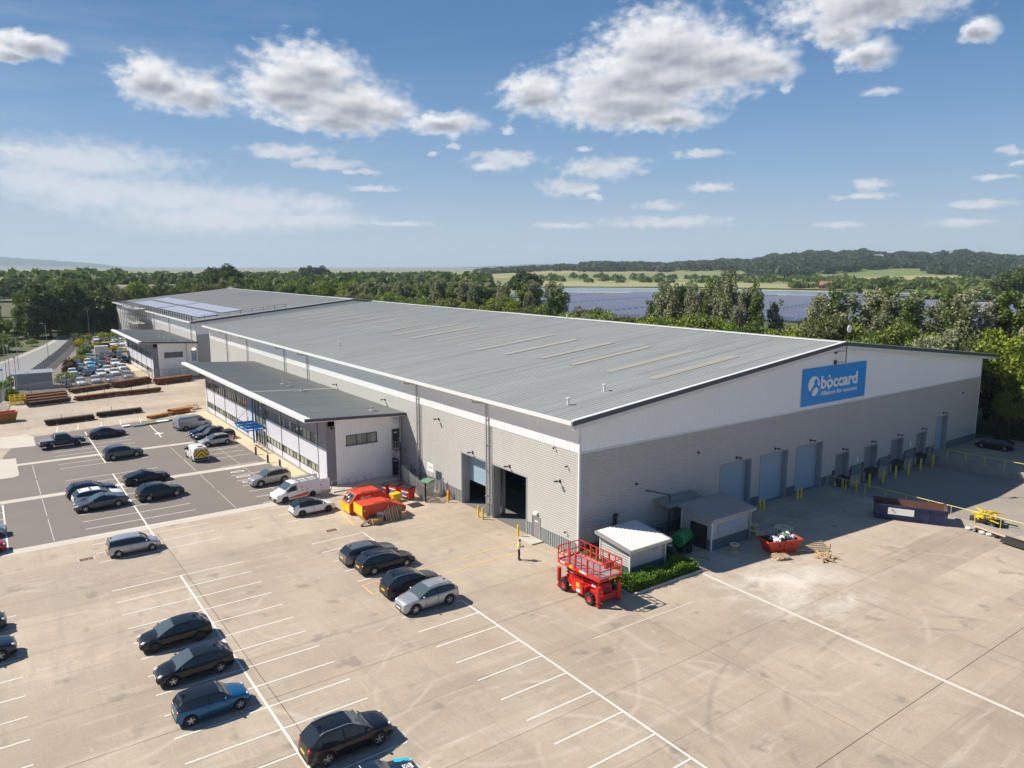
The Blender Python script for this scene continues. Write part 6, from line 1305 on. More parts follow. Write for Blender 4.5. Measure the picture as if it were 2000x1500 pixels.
def palisade(pts, h, label, m='galv', step=.16, w_=.06, name='palisade_fence', gap=None):
    o = thing(name, label, 'fence', (0, 0, 0)); k = 0
    pb = MB(); pb.use(m); rb = MB(); rb.use(m)
    for (xa, ya), (xb, yb) in zip(pts[:-1], pts[1:]):
        L = sqrt((xb-xa)**2+(yb-ya)**2); n = max(2, int(L/step)); 
        for i in range(n+1):
            t = i/n; x, y = xa+(xb-xa)*t, ya+(yb-ya)*t; pb.bar((x, y, .06), (x, y, h), w_, .02)
        for z in (.35, h-.3): rb.bar((xa, ya, z), (xb, yb, z), .05)
        pn = max(1, int(L/2.75))
        for i in range(pn+1): part('post', o, m, lambda b: b.bar((xa+(xb-xa)*i/pn+.04, ya+(yb-ya)*i/pn+.04, 0), (xa+(xb-xa)*i/pn+.04, ya+(yb-ya)*i/pn+.04, h+.05), .1))
    pb.build('pales', o); rb.build('rail', o); return o
palisade([(-1.5, 27.2), (-2.6, 27.5), (-4.1, 19.3), (-1.5, 20.2)], 1.9, 'short grey palisade enclosure round the green lidded tank by the warehouse wall')
sg = thing('warning_sign', 'small white sign on a pole above the palisade enclosure', 'sign', (0, 0, 0)); part('pole', sg, 'galv', lambda b: b.cyl((-1.7, 21.9, 0), (-1.7, 21.9, 3.1), .04, n=6)); part('board', sg, 'plate_white', lambda b: b.box(-1.78, 21.7, 2.2, -1.74, 23.0, 3.1)); part('marks', sg, 'trim_black', lambda b: (b.box(-1.79, 21.9, 2.6, -1.782, 22.2, 2.7), b.box(-1.79, 22.4, 2.6, -1.782, 22.7, 2.7)))
bx_ = thing('gas_bottle', 'orange gas bottle against the plinth beside the first bollard', 'gas bottle', (-1.6, 18.9, 0)); part('bottle', bx_, 'cone_orange', lambda b: b.lathe([(0, 0), (.17, .02), (.17, .85), (.1, 1.0), (.05, 1.05), (.05, 1.15), (0, 1.15)], n=12), True); part('valve', bx_, 'galv', lambda b: b.box(-.06, -.04, 1.15, .06, .04, 1.22))
for k, (x, y, l) in enumerate(((-9.95, 28.9, 'nearest the white van'), (-8.6, 29.2, 'second from the white van'), (-7.7, 29.2, 'third from the white van'), (-6.75, 29.2, 'fourth from the white van'), (-5.8, 29.2, 'farthest from the white van'))):
    o = thing('bicycle_stand', 'steel hoop bicycle stand along the office gable, '+l, 'bicycle stand', (x, y, 0), R(0), 'bicycle hoops by the office gable'); part('hoop', o, 'galv', lambda b: b.tube([(-.38, 0, 0), (-.38, 0, .82), (-.3, 0, .95), (-.18, 0, 1.0), (.18, 0, 1.0), (.3, 0, .95), (.38, 0, .82), (.38, 0, 0)], .028, 6)); part('foot_plate', o, 'galv', lambda b: (b.lathe([(0, .02), (.08, .02), (.08, 0)], (-.38, 0, 0), 2, 8), b.lathe([(0, .02), (.08, .02), (.08, 0)], (.38, 0, 0), 2, 8)))
o = thing('kerb_edging', 'low kerb along the foot of the office gable', 'kerb', (0, 0, 0)); part('kerb', o, 'kerb', lambda b: b.box(-10.5, 27.9, 0, -2.6, 28.05, .12)); part('paving', o, 'kerb', lambda b: b.box(-10.5, 28.05, 0, -2.6, 30.1, .10))
# spiral stair
ss = thing('spiral_staircase', 'grey steel spiral staircase in the corner between office and warehouse', 'staircase', (-2.2, 28.4, 0))
part('pole', ss, 'dark_metal', lambda b: b.cyl((0, 0, 0), (0, 0, 4.3), .09, n=8))
for k in range(16):
    a0 = -2.4+k*.36; a1 = a0+.40; z = .2+k*.195; part('tread', ss, 'galv', lambda b: b.prism([(.08*cos(a0), .08*sin(a0)), (.95*cos(a0), .95*sin(a0)), (.95*cos(a1), .95*sin(a1))], 2, z, z+.04))
part('handrail', ss, 'galv', lambda b: b.tube([(.95*cos(-2.4+k*.36), .95*sin(-2.4+k*.36), 1.15+k*.195) for k in range(17)], .03, 5))
for k in range(0, 17, 2): part('baluster', ss, 'galv', lambda b: b.cyl((.95*cos(-2.4+k*.36), .95*sin(-2.4+k*.36), .2+k*.195), (.95*cos(-2.4+k*.36), .95*sin(-2.4+k*.36), 1.15+k*.195), .015, n=5))
part('landing', ss, 'galv', lambda b: b.box(-.3, .6, 3.1, 1.0, 1.75, 3.16))
def f(b):
    for x in (-.3, .0, .3, .6): b.cyl((x, .6, 3.16), (x, .6, 4.2), .02, n=5)
    b.tube([(-.3, 1.7, 4.2), (-.3, .6, 4.2), (.6, .6, 4.2)], .03, 5)
part('landing_rail', ss, 'galv', f)
# roof mast
ms = thing('antenna_mast', 'thin mast with a round white dish at the peak of the warehouse gable', 'antenna', (36.2, -1.75, 0))
part('pole', ms, 'dark_metal', lambda b: b.cyl((0, 0, 13.6), (0, 0, 18.6), .045, n=6)); part('dish', ms, 'white_paint', lambda b: b.ball((.1, -.1, 17.3), .42, .14, .42, 12, 8), True); part('aerial', ms, 'galv', lambda b: (b.bar((-.1, -.05, 18.3), (-.1, -.05, 19.0), .05), b.bar((.1, -.05, 18.3), (.1, -.05, 19.0), .05)))
for z in (13.7, 14.9): part('bracket', ms, 'dark_metal', lambda b: (b.bar((-1.1, .55, z), (0, 0, z), .06), b.box(-1.3, .5, z-.25, -.9, .6, z+.25)))
# the banner
sgn = thing('banner_sign', 'big blue banner reading bôccard Alliance for success high on the warehouse gable', 'sign', (29.2, WY-.16, 9.42))
part('board', sgn, 'sign_blue', lambda b: b.box(0, 0, 0, 12.2, .08, 3.95))
crest = [(1.28, 1.5), (1.0, 2.0), (1.02, 2.45), (1.25, 2.84), (1.62, 3.05), (2.13, 3.12), (2.61, 2.98), (2.98, 2.65), (3.12, 2.25), (3.05, 1.93), (2.7, 2.15), (2.66, 2.45), (2.87, 2.47), (2.37, 2.82), (1.88, 2.46), (2.08, 2.42), (2.11, 2.19), (1.75, 1.95), (1.5, 1.65)]
part('crest', sgn, 'plate_white', lambda b: b.add([(x, -.012, z) for x, z in crest], [tuple(range(len(crest)))]))
def f(b):
    P = [(2.3+.62*cos(a)*cos(.5)-.40*sin(a)*sin(.5), 1.42+.62*cos(a)*sin(.5)+.40*sin(a)*cos(.5)) for a in [2*pi*k/20 for k in range(20)]]; b.add([(x, -.012, z) for x, z in P], [tuple(range(20))])
part('crest_oval', sgn, 'plate_white', f)
part('lettering', sgn, 'plate_white', lambda b: text_mesh(b, 'boccard', 1.9, lambda x, y, z, wd: (3.32+x*7.15/wd, -.012-z, 1.66+y*.98), bold=.06))
part('accent', sgn, 'plate_white', lambda b: (b.add([(x, -.013, z) for x, z in ((4.62, 2.84), (4.86, 3.08), (5.10, 2.84), (4.97, 2.84), (4.97, 2.70), (4.75, 2.70), (4.75, 2.84))], [tuple(range(7))]), b.add([(x, -.013, z) for x, z in ((4.6, 1.66), (4.8, 1.42), (4.8, 1.34), (4.92, 1.34), (4.92, 1.42), (5.12, 1.66))], [tuple(range(6))])))
part('strapline', sgn, 'plate_white', lambda b: text_mesh(b, 'Alliance for success', .66, lambda x, y, z, wd: (3.34+x*7.1/wd, -.012-z, .90+y), bold=.012))
# steel stacks
def beams(x0, y0, x1, y1, rows, layers, m, label, h=.32, gapw=.36, chock=True, stick=0):
    dx, dy = x1-x0, y1-y0; L = sqrt(dx*dx+dy*dy); o = thing('steel_beam_stack', label, 'steel beams', (x0, y0, 0), atan2(dy, dx), 'rusty steel beams stored in the yard')
    for l in range(layers):
        z = .16+l*(h+.08)
        for r in range(rows):
            y = r*gapw; e = (RNG.rand()-.5)*.5
            part('beam', o, m, lambda b: (b.box(e, y-.14, z, L+e, y+.14, z+.03), b.box(e, y-.02, z+.03, L+e, y+.02, z+h-.03), b.box(e, y-.14, z+h-.03, L+e, y+.14, z+h)))
        if l: part('bearer', o, 'wood', lambda b: [b.box(t*L-.05, -.2, z-.08, t*L+.05, rows*gapw-.1, z) for t in (.2, .8)])
    if chock: part('bearer', o, 'bag_white' if m != 'rust_orange' else 'wood', lambda b: [b.box(t*L-.08, -.45, 0, t*L+.08, rows*gapw+.1, .16) for t in (.2, .8)])
    for k in range(stick): part('stake', o, 'rust_dark', lambda b: b.bar((L*(.3+.4*k), -.1, 0), (L*(.3+.4*k), -.1, 1.6), .06))
for a in ((-32.8, 85.1, -26.2, 86.2, 3, 2, 'rust_dark', 'dark steel beam stack, left of the two nearest the tarmac', .3, .36, True, 1), (-25.6, 87.5, -19.1, 88.2, 3, 2, 'rust_dark', 'dark steel beam stack, right of the two nearest the tarmac', .28, .36, True, 1), (-19.2, 81.1, -15.9, 82.8, 3, 1, 'rust_orange', 'bright orange rusty beams, left of two behind the silver van', .35, .36, True), (-15.6, 83.0, -12.3, 84.0, 4, 2, 'rust_orange', 'bright orange rusty beams, right of two behind the silver van', .3, .36, True),
          (-34.2, 104.2, -27.9, 105.6, 3, 2, 'rust_dark', 'brown steel beam stack beside the yellow frames, nearest row'), (-34.4, 107.4, -27.9, 108.6, 3, 2, 'rust', 'brown steel beam stack, second row up beside the yellow frames'), (-34.0, 110.6, -27.7, 112.4, 3, 2, 'rust', 'brown steel beam stack, third row up beside the yellow frames'), (-34.6, 113.6, -27.5, 115.1, 3, 2, 'rust', 'brown steel beam stack, farthest row by the grey container'),
          (-27.0, 106.2, -20.2, 107.9, 3, 2, 'rust', 'rusty beam stack in the middle of the yard, left of two', .3, .4, True, 2), (-19.9, 107.6, -12.5, 108.6, 3, 2, 'rust', 'rusty beam stack in the middle of the yard, right of two', .3, .4, True, 2), (-26.6, 115.9, -19.6, 119.2, 4, 2, 'rust', 'rusty beam stack against the fence, left of three'), (-18.9, 118.0, -11.9, 121.8, 5, 3, 'rust', 'tall rusty beam stack against the fence, middle of three'), (-11.4, 117.4, -4.3, 119.8, 5, 3, 'rust', 'tall rusty beam stack against the fence, right of three')):
    beams(*a)
def stillage(x, y, z, rz, label, n=3, L=2.4, W=1.3, H=1.5):
    o = thing('steel_frame_stack', label, 'steel frames', (x, y, z), rz)
    for k in range(n):
        zz = .1+k*H/n
        def f(b):
            for yy in (0, W): b.bar((0, yy, zz), (L, yy, zz), .09); b.bar((0, yy, zz+H/n*.6), (L, yy, zz+H/n*.6), .07)
            for xx in (0, L*.33, L*.66, L):
                b.bar((xx, 0, zz), (xx, W, zz), .08)
                for yy in (0, W): b.bar((xx, yy, zz), (xx, yy, zz+H/n*.9), .07)
        part('frame', o, 'yellow_paint', f)
    return o
stillage(-36.6, 108.4, 0, R(2), 'stack of bright yellow steel frames by the left fence', 4, 2.3, 1.5, 1.7)
tr = thing('trailer', 'low trailer loaded with yellow frames beyond the dock railing', 'trailer', (36.4, -15.6, -.55), R(-70)); part('bed', tr, 'dark_metal', lambda b: (b.box(-1.4, -.7, .42, 1.4, .7, .52), b.bar((1.4, 0, .45), (2.5, 0, .35), .1)))
tr.location = (37.0, -16.6, -.52)
for s in (-1, 1):
    for x in (-.4, .4): wheel(tr, x, s*.8, .32, s, 'rim_silver')
st = thing('steel_frame_stack', 'tangled heap of yellow steel frames on the low trailer', 'steel frames', (36.9, -16.5, .02))
for k in range(26):
    a = RNG.rand()*pi; l = .6+.7*RNG.rand(); x, y, z = (RNG.rand()-.5)*.9, (RNG.rand()-.5)*1.5, RNG.rand()*.8
    part('frame_bar', st, 'yellow_paint', lambda b: b.bar((x-l*cos(a)*.6, y-l*sin(a)*.8, z), (x+l*cos(a)*.6, y+l*sin(a)*.8, z+.35*(RNG.rand()-.3)), .08))
o = thing('timber_planks', 'pale timber planks and scrap beside the near dock railing', 'timber', (0, 0, 0))
for k in range(4): part('plank', o, 'wood_pale', lambda b: b.bar((33.6-k*.12, -16.9-k*.1, .12+.05*k), (33.0-k*.15, -19.6-k*.1, .12+.05*k), .22, .05))
for k in range(5): part('scrap', o, ('bag_white', 'tank_black', 'bag_white', 'bag_white', 'tyre')[k], lambda b: b.ball((32.6-.05*k, -16.8-.6*k, .14), .28, .26, .13, 7, 4))
o = thing('steel_duct', 'long dark steel channel lying at the right edge of the yard', 'steel section', (0, 0, 0)); part('channel', o, 'dark_metal', lambda b: (b.bar((31.6, -20.0, .2), (30.7, -25, .2), .8, .08), b.bar((31.25, -20.0, .4), (30.35, -25, .4), .08, .4), b.bar((31.95, -20.1, .4), (31.05, -25.1, .4), .08, .4))); part('timber', o, 'wood', lambda b: [b.box(32.3, -21-.9*k, .0, 32.9, -20.6-.9*k, .25) for k in range(4)])
for k, (x, y, w_, d, m) in enumerate(((-23.1, 77.4, 1.1, .9, 'plate_white'), (-21.5, 77.0, 1.7, 1.0, 'p_silver_blue'), (-19.8, 77.6, 2.0, 1.2, 'leaf_pale'), (-18.0, 78.0, 1.8, 1.0, 'plate_white'), (-16.7, 78.6, 1.0, .9, 'trim_grey'))):
    o = thing('panel_stack', ('white slatted crate', 'pale blue wrapped panel', 'pale green wrapped panel', 'white wrapped panel', 'grey panel beside the silver van')[k]+' lying flat along the top edge of the tarmac', 'panel', (x, y, .012), R(8), 'wrapped panels on the ground')
    part('wrap', o, m, lambda b: b.box(-w_/2, -d/2, .1, w_/2, d/2, .22)); part('bearer', o, 'wood', lambda b: [b.box(t-.06, -d/2, 0, t+.06, d/2, .1) for t in (-w_*.35, w_*.35)])
bn = thing('picnic_table', 'wooden picnic table with benches by the far end of the office', 'picnic table', (-11.6, 86.6, 0), R(25))
part('table_top', bn, 'wood', lambda b: [b.box(-.9, -.35+.145*k, .72, .9, -.22+.145*k, .76) for k in range(5)])
for s in (-1, 1): part('bench', bn, 'wood', lambda b: b.box(-.9, s*.75-.13, .43, .9, s*.75+.13, .47))
for x in (-.65, .65): part('leg', bn, 'wood', lambda b: (b.bar((x, -.25, .72), (x, -.62, 0), .08), b.bar((x, .25, .72), (x, .62, 0), .08), b.bar((x, -.85, .4), (x, .85, .4), .07)))
cn_ = thing('traffic_cone', 'orange cone standing on the office footpath behind the silver hatchback', 'traffic cone', (-11.65, 61.0, .012)); part('cone', cn_, 'cone_orange', lambda b: b.lathe([(.2, .04), (.06, .7), (0, .72)], n=12), True); part('base', cn_, 'trim_black', lambda b: b.box(-.24, -.24, 0, .24, .24, .04)); part('band', cn_, 'plate_white', lambda b: b.lathe([(.142, .33), (.112, .48)], n=12))
for x, y, l in ((-15.1, 17.2, 'rusty manhole cover in front of the skips'), (-34.2, 22.6, 'brown manhole cover near the lone silver hatchback')):
    o = thing('manhole_cover', l, 'manhole cover', (x, y, 0)); part('frame', o, 'kerb', lambda b: b.box(-.62, -.42, .003, .62, .42, .008)); part('lid', o, 'rust_inside', lambda b: [b.box(-.5+.34*k, -.32, .009, -.18+.34*k, .32, .014) for k in range(3)])
cn2 = thing('grey_container', 'grey ribbed storage container behind the fence beside the lane', 'container', (0, 0, 0))
part('wall', cn2, 'trim_grey', lambda b: (wall_h(b, 1, 127.0, -1, -35.2, -28.9, 0, 3.0, (), .25, .04), b.quad((-35.2, 127, 0), (-35.2, 131, 0), (-35.2, 131, 3), (-35.2, 127, 3)), b.quad((-28.9, 127, 0), (-28.9, 131, 0), (-28.9, 131, 3), (-28.9, 127, 3)))); part('roof', cn2, 'galv', lambda b: b.prism([(126.6, 3.0), (131.3, 3.15), (131.3, 3.3), (126.6, 3.15)], 0, -35.6, -28.5))
# fences
palisade([(-37.9, 112), (-36.0, 117.6), (-27, 121.5), (-11.5, 126.1), (-9.5, 126.1), (-1.5, 124.9)], 2.3, 'grey palisade fence between the beam yard and the far car park', step=.2)
palisade([(-40.6, 92), (-38.6, 105), (-37.9, 112)], 2.3, 'grey palisade fence at the left edge of the yard by the orange skip', step=.2)
rf_ = thing('weldmesh_fence', 'long dark mesh fence between the lane and the far car park', 'fence', (0, 0, 0))
A_ = [(-32.2, 138), (-24.6, 176), (-17.8, 214), (-14.6, 230)]
for (xa, ya), (xb, yb) in zip(A_[:-1], A_[1:]):
    L = sqrt((xb-xa)**2+(yb-ya)**2); n = int(L/2.6)
    for i in range(n): part('post', rf_, 'dark_metal', lambda b: b.bar((xa+(xb-xa)*i/n, ya+(yb-ya)*i/n, 0), (xa+(xb-xa)*i/n, ya+(yb-ya)*i/n, 2.4), .12))
    def f(b):
        m = int(L/.12)
        for i in range(m): t = i/m; x, y = xa+(xb-xa)*t, ya+(yb-ya)*t; b.bar((x, y, .1), (x, y, 2.3), .05, .03)
    part('mesh_panel', rf_, 'galv', f)
part('gate_leaf', rf_, 'trim_grey', lambda b: b.bar((-33.9, 137.2, 1.1), (-32.3, 137.8, 1.1), .06, 2.0))
gf_ = palisade([(72.2, -.6), (76, -2.2), (75.5, -30)], 2.4, 'dark green palisade fence under the trees at the far right', 'dark_green_fence', .17, .075)
# lamp posts
def lamp(x, y, h, label, head=1, rz=0):
    o = thing('street_lamp', label, 'street lamp', (x, y, 0), rz, 'lamp posts'); part('column', o, 'galv', lambda b: (b.cyl((0, 0, 0), (0, 0, 1.4), .09, n=8), b.cyl((0, 0, 1.4), (0, 0, h), .07, .045, n=8)))
    if head: part('lantern', o, 'galv', lambda b: (b.bar((0, 0, h), (.7, 0, h+.1), .06), b.box(.5, -.13, h+.03, 1.15, .13, h+.17)))
    else: part('floodlight_head', o, 'gutter_pale', lambda b: b.box(-.25, -.2, h-.1, .25, .2, h+.25))
lamp(-36.3, 132, 8.8, 'lamp post at the gate, nearest the left edge', 1, pi); lamp(-33.8, 144, 8.8, 'tall lamp post second from the left beside the lane', 1, pi); lamp(-35.6, 139, 7.6, 'post with a white floodlight head behind the bush', 0); lamp(-26.3, 176, 9.5, 'lamp post halfway up the mesh fence', 1, pi); lamp(-10.3, 238, 9.5, 'lamp post at the far end of the lane against the dark trees', 1, pi)
for x, y, h, l in ((-35.1, 119.2, 7.2, 'slim camera pole beside the grey container'), (-37.2, 121.5, 4.8, 'short post with a blue disc by the gate')):
    o = thing('post', l, 'post', (x, y, 0)); part('pole', o, 'galv', lambda b: b.cyl((0, 0, 0), (0, 0, h), .05, n=6)); part('head', o, 'sign_blue' if h < 6 else 'galv', lambda b: b.lathe([(0, -.02), (.22, -.02), (.22, .02), (0, .02)], (0, 0, h), 1, 12))
# yellow digger and box trailer in the far car park
dg_ = thing('telehandler', 'yellow digger parked across the far car park, bucket to the right', 'digger', (-11.3, 187.5, .01), R(-4))
part('chassis', dg_, 'yellow_paint', lambda b: (b.box(-2.6, -.9, .7, 2.2, .9, 1.5), b.prism([(1.0, 1.5), (2.4, 1.4), (2.4, 1.9), (1.0, 2.1)], 1, -.7, .7))); cb = part('cab', dg_, 'trim_black', lambda b: b.prism([(-1.4, 1.5), (.6, 1.5), (.4, 2.9), (-1.2, 2.9)], 1, -.6, .7)); part('cab_roof', cb, 'yellow_paint', lambda b: b.box(-1.3, -.7, 2.9, .5, .8, 3.0))
part('boom', dg_, 'yellow_paint', lambda b: (b.bar((2.2, 0, 1.3), (4.0, 0, 1.0), .25), b.bar((-2.5, 0, 1.4), (-4.2, 0, 2.4), .3), b.bar((-4.2, 0, 2.4), (-5.2, 0, 1.0), .25))); part('bucket', dg_, 'yellow_paint', lambda b: b.prism([(3.7, .2), (4.7, .3), (4.5, 1.2), (3.8, 1.1)], 1, -1.1, 1.1))
for x, r in ((-1.7, .8), (1.5, .6)):
    for s in (-1, 1): wheel(dg_, x, s*1.05, r, s, 'yellow_paint', 5, .4)
bt_ = thing('box_trailer', 'white box trailer beside the yellow digger', 'trailer', (-13.5, 182.5, 0), R(-4)); part('box', bt_, 'gutter_pale', lambda b: b.box(-1.6, -1, .7, 1.6, 1, 2.5)); part('door_seam', bt_, 'trim_black', lambda b: b.box(-.01, -1.012, .8, .01, -1.002, 2.4))
for s in (-1, 1): wheel(bt_, 0, s*1.0, .35, s)
pc = thing('office_porch', 'small dark flat porch roof over the side door of the far office', 'porch', (0, 0, 0)); part('roof', pc, 'edge_dark', lambda b: b.box(-12.8, 158, 2.9, -10.3, 162.5, 3.15)); part('post', pc, 'dark_metal', lambda b: (b.cyl((-12.6, 158.3, 0), (-12.6, 158.3, 2.9), .05, n=6), b.cyl((-12.6, 162.2, 0), (-12.6, 162.2, 2.9), .05, n=6)))
# shrubs
def blob(c, r, seed=0):
    def f(rg, n):
        d = rg.randn(n, 3); d /= np.linalg.norm(d, axis=1)[:, None]; rad = (.75+.3*rg.rand(n))[:, None]; P = d*rad*np.array(r); P *= (1+.12*np.sin(d[:, :1]*7+seed)*np.cos(d[:, 1:2]*6)); P[:, 2] = np.abs(P[:, 2]+r[2]*.35); return P+np.array(c)
    return f
for k, (x, y, rx, ry, rz_, m, l) in enumerate(((-26.1, 133.5, 2.0, 1.8, 1.5, 'leaf_pale', 'round pale green bush beside the grey container'), (-23.8, 151.0, 1.6, 1.6, 2.2, 'leaf_red', 'dark red leaved shrub at the left of the parked cars'), (-20.0, 168, 1.9, 1.8, 1.3, 'leaf_yellow', 'yellow green shrub at the row end by the blue cars'), (-17.4, 184.5, 1.9, 1.8, 2.2, 'leaf_hedge', 'clipped green block shrub left of the box trailer'), (-15.4, 212.5, 2.2, 2, 1.6, 'leaf_yellow', 'bright yellow shrub at the end of the mesh fence'), (-12.2, 203, 1.6, 1.4, 1.2, 'leaf_yellow', 'yellow shrub between parked cars left of the digger'),
    (-15.8, 219, 2.2, 2, 2.6, 'leaf_dark', 'dark shrub behind the bright yellow one'), (-7.6, 228, 3.0, 2.4, 1.9, 'leaf_bright', 'bright green shrub beyond the farthest row, left'), (-3.4, 229, 3.0, 2.4, 2.0, 'leaf_bright', 'bright green shrub beyond the farthest row, right'), (-34.2, 134.5, 2.2, 2.0, 2.0, 'leaf_scrub', 'grey green bush at the gate post'), (-37.0, 124.8, 1.4, 1.8, 1.6, 'leaf_hedge', 'small green bush behind the grey container'), (-11.9, 232.5, 2.2, 1.6, 1.2, 'leaf_yellow', 'low yellow shrub at the head of the far car park'), (-36.2, 114.8, 1.2, 1.8, 1.5, 'leaf_mid', 'dark undergrowth behind the yellow frames'))):
    o = thing('shrub', l, 'shrub', (x, y, 0), 0, 'shrubs round the far car park'); leafy('foliage', m, blob((0, 0, 0), (rx, ry, rz_), k), 900, .42, 20+k, o); part('stem', o, 'bark', lambda b: b.cyl((0, 0, 0), (0, 0, rz_*.7), .12, n=6))
# ---------------- trees ----------------
def tree_proto(name, kind, leaf, h, r, n, size, seed):
    rg = np.random.RandomState(seed); o = bpy.data.objects.new(name, None); COL.objects.link(o)
    cl = []                                                # clump centres
    if kind == 'poplar':
        for i in range(46):
            t = .10+.90*((i+rg.rand())/46); rr = r*(1.0-.75*abs(t-.35)**1.15)*(.35+.65*rg.rand()); a = rg.rand()*6.28; cl.append((rr*cos(a)*.85, rr*sin(a)*.85, h*t, r*.44*(1.15-.62*t)))
    else:
        for i in range(38):
            d = rg.randn(3); d /= np.linalg.norm(d); d[2] = abs(d[2])*1.0-.38*(rg.rand() < .45); rad = .55+.42*rg.rand(); cl.append((d[0]*r*rad, d[1]*r*rad, h*.56+d[2]*h*.40*rad, r*(.24+.16*rg.rand())))
    P = []; cols = []
    W = np.array([c[3]**2 for c in cl]); W /= W.sum()
    for c, wt in zip(cl, W):
        m = max(8, int(n*wt)); d = rg.randn(m, 3); d /= np.linalg.norm(d, axis=1)[:, None]; rad = (.55+.5*rg.rand(m))[:, None]; s = (1, 1, 1.35 if kind == 'poplar' else .8); P.append(np.array(c[:3])+d*rad*c[3]*np.array(s))
    P = np.concatenate(P); P = P[P[:, 2] > h*.04]
    leafy('crown', leaf, lambda rg_, n_: P, 0, size, seed, o)
    def f(b):
        b.cyl((0, 0, 0), (0, 0, h*.35), h*.022, h*.016, 7); b.cyl((0, 0, h*.35), (r*.05, 0, h*.85), h*.016, h*.004, 6)
        for k in range(7): a = rg.rand()*6.28; z = h*(.2+.09*k); b.cyl((0, 0, z), (r*.6*cos(a), r*.6*sin(a), z+h*.16), h*.008, h*.002, 5)
    part('trunk', o, 'bark', f); return o
PR = {'poplar': [tree_proto('poplar_tree', 'poplar', 'leaf_silver', 20, 2.6, 9000, .40, 1), tree_proto('poplar_tree', 'poplar', 'leaf_silver', 20, 3.1, 9400, .40, 2), tree_proto('poplar_tree', 'poplar', 'leaf_mid', 20, 2.8, 9000, .40, 3)],
      'broad': [tree_proto('broadleaf_tree', 'broad', 'leaf_bright', 13, 4.6, 9500, .44, 4), tree_proto('broadleaf_tree', 'broad', 'leaf_mid', 13, 4.9, 9500, .44, 5), tree_proto('broadleaf_tree', 'broad', 'leaf_bright', 13, 4.2, 9000, .44, 6)],
      'willow': [tree_proto('willow_tree', 'broad', 'leaf_silver', 12, 4.4, 9500, .38, 7), tree_proto('willow_tree', 'broad', 'leaf_scrub', 12, 4.8, 9000, .42, 8)],
      'dark': [tree_proto('dark_tree', 'poplar', 'leaf_dark', 20, 3.8, 5200, .7, 9), tree_proto('dark_tree', 'broad', 'leaf_dark', 14, 5.2, 5600, .7, 10), tree_proto('dark_tree', 'poplar', 'leaf_mid', 19, 4.0, 5200, .65, 11)],
      'scrub': [tree_proto('scrub_bush', 'broad', 'leaf_scrub', 4, 3.0, 1500, .5, 12), tree_proto('scrub_bush', 'broad', 'leaf_mid', 4, 3.2, 1500, .5, 13)]}
used = set(); BH = {'poplar': 20, 'broad': 13, 'willow': 12, 'dark': 20, 'scrub': 4}
for k_ in PR:
    for p_ in PR[k_]: KIDS[p_.name] = [(c, []) for c in p_.children]
def plant(kind, i, x, y, h, label, group, wid=1.0):
    pr = PR[kind][i % len(PR[kind])]; bh = {('dark', 1): 14, ('dark', 2): 19}.get((kind, i % len(PR[kind])), BH[kind]); s = h/bh; rz = RNG.rand()*6.28; z = hgt(x, y)
    if pr.name not in used:
        used.add(pr.name); o = pr; o.location = (x, y, z); o.rotation_euler = (0, 0, rz); o.scale = (s*wid, s*wid, s); tag(o, label, 'tree', group)
    else: o = dup(pr, (x, y, z), rz, label, group, (s*wid, s*wid, s)); o['category'] = 'tree' if kind != 'scrub' else 'bush'
    if kind == 'scrub': o['category'] = 'bush'
    return o
EY = [-40, -10, 0, 8, 13, 17, 22, 28, 34, 38, 42, 46, 51, 57, 62, 68, 75, 80, 85, 95, 104, 112, 127, 140, 154, 170, 188, 210, 232, 260]
EH = [18, 18, 20, 20, 17.5, 20.5, 19, 20, 17, 12.5, 13, 18.5, 20.5, 22.5, 21.5, 20.5, 19.5, 13.5, 13, 13, 14.5, 18.5, 19.5, 18, 18.5, 20.5, 18.5, 17, 16.5, 16]
LB = {'poplar': 'tall silver green poplar', 'broad': 'rounded bright green tree', 'willow': 'grey green bushy willow'}
def zone(y):
    for a, t in ((0, ' past the right corner of the gable'), (14, ' over the right end of the gable'), (28, ' just right of the mast'), (40, ' just left of the mast'), (58, ' in the tall clump over the ridge'), (76, ' at the left side of the tall clump'), (108, ' by the open gap to the solar farm'), (135, ' over the middle of the ridge'), (175, ' over the far half of the ridge')):
        if y < a: return t
    return ' beyond the roof step'
BG = 'tree belt behind the warehouse'
i = 0; y = -14.0
while y < 262:                                              # back row: tall where the skyline is tall
    h = float(np.interp(y, EY, EH)); hh = h*(.93+.11*RNG.rand()); i += 1
    tall = h > 15.5 and RNG.rand() < .93; kind = 'poplar' if tall else ('willow' if RNG.rand() < .45 else 'broad')
    if not tall: hh = min(hh, 15)*(.9+.1*RNG.rand())
    plant(kind, i, 85+RNG.rand()*8, y, hh, LB[kind]+zone(y)+', back row', BG, (.82+.2*RNG.rand() if 42 < y < 78 else 1.1+.3*RNG.rand()) if tall else .95); y += (1.6 if 42 < y < 78 else 2.3) if tall else 4.4
y = -34.0
while y < 262:                                              # front row
    i += 1; kind = ('broad', 'willow', 'broad', 'broad')[int(RNG.rand()*4)]; hb = 12.6 if 30 < y < 46 or 78 < y < 108 else 15.2 if y < 30 else 13.6
    plant(kind, i, 79.6+RNG.rand()*3, y, hb*(.86+.24*RNG.rand()), LB[kind]+zone(y)+', front row', BG, .95); y += 4.2
for x, y, h, k, l in ((79, -8, 15.5, 'broad', 'big bright green tree over the dark green fence, left'), (82, -13, 16, 'broad', 'big bright green tree over the dark green fence, right'), (78.5, -15.5, 11, 'willow', 'pale willow at the right edge above the black car'), (80, -20, 14, 'broad', 'green tree cut by the right edge behind the pale willow'), (77.6, -3, 8, 'broad', 'low green tree leaning over the fence by the warehouse corner')):
    i += 1; plant(k, i, x, y, h, l, BG)
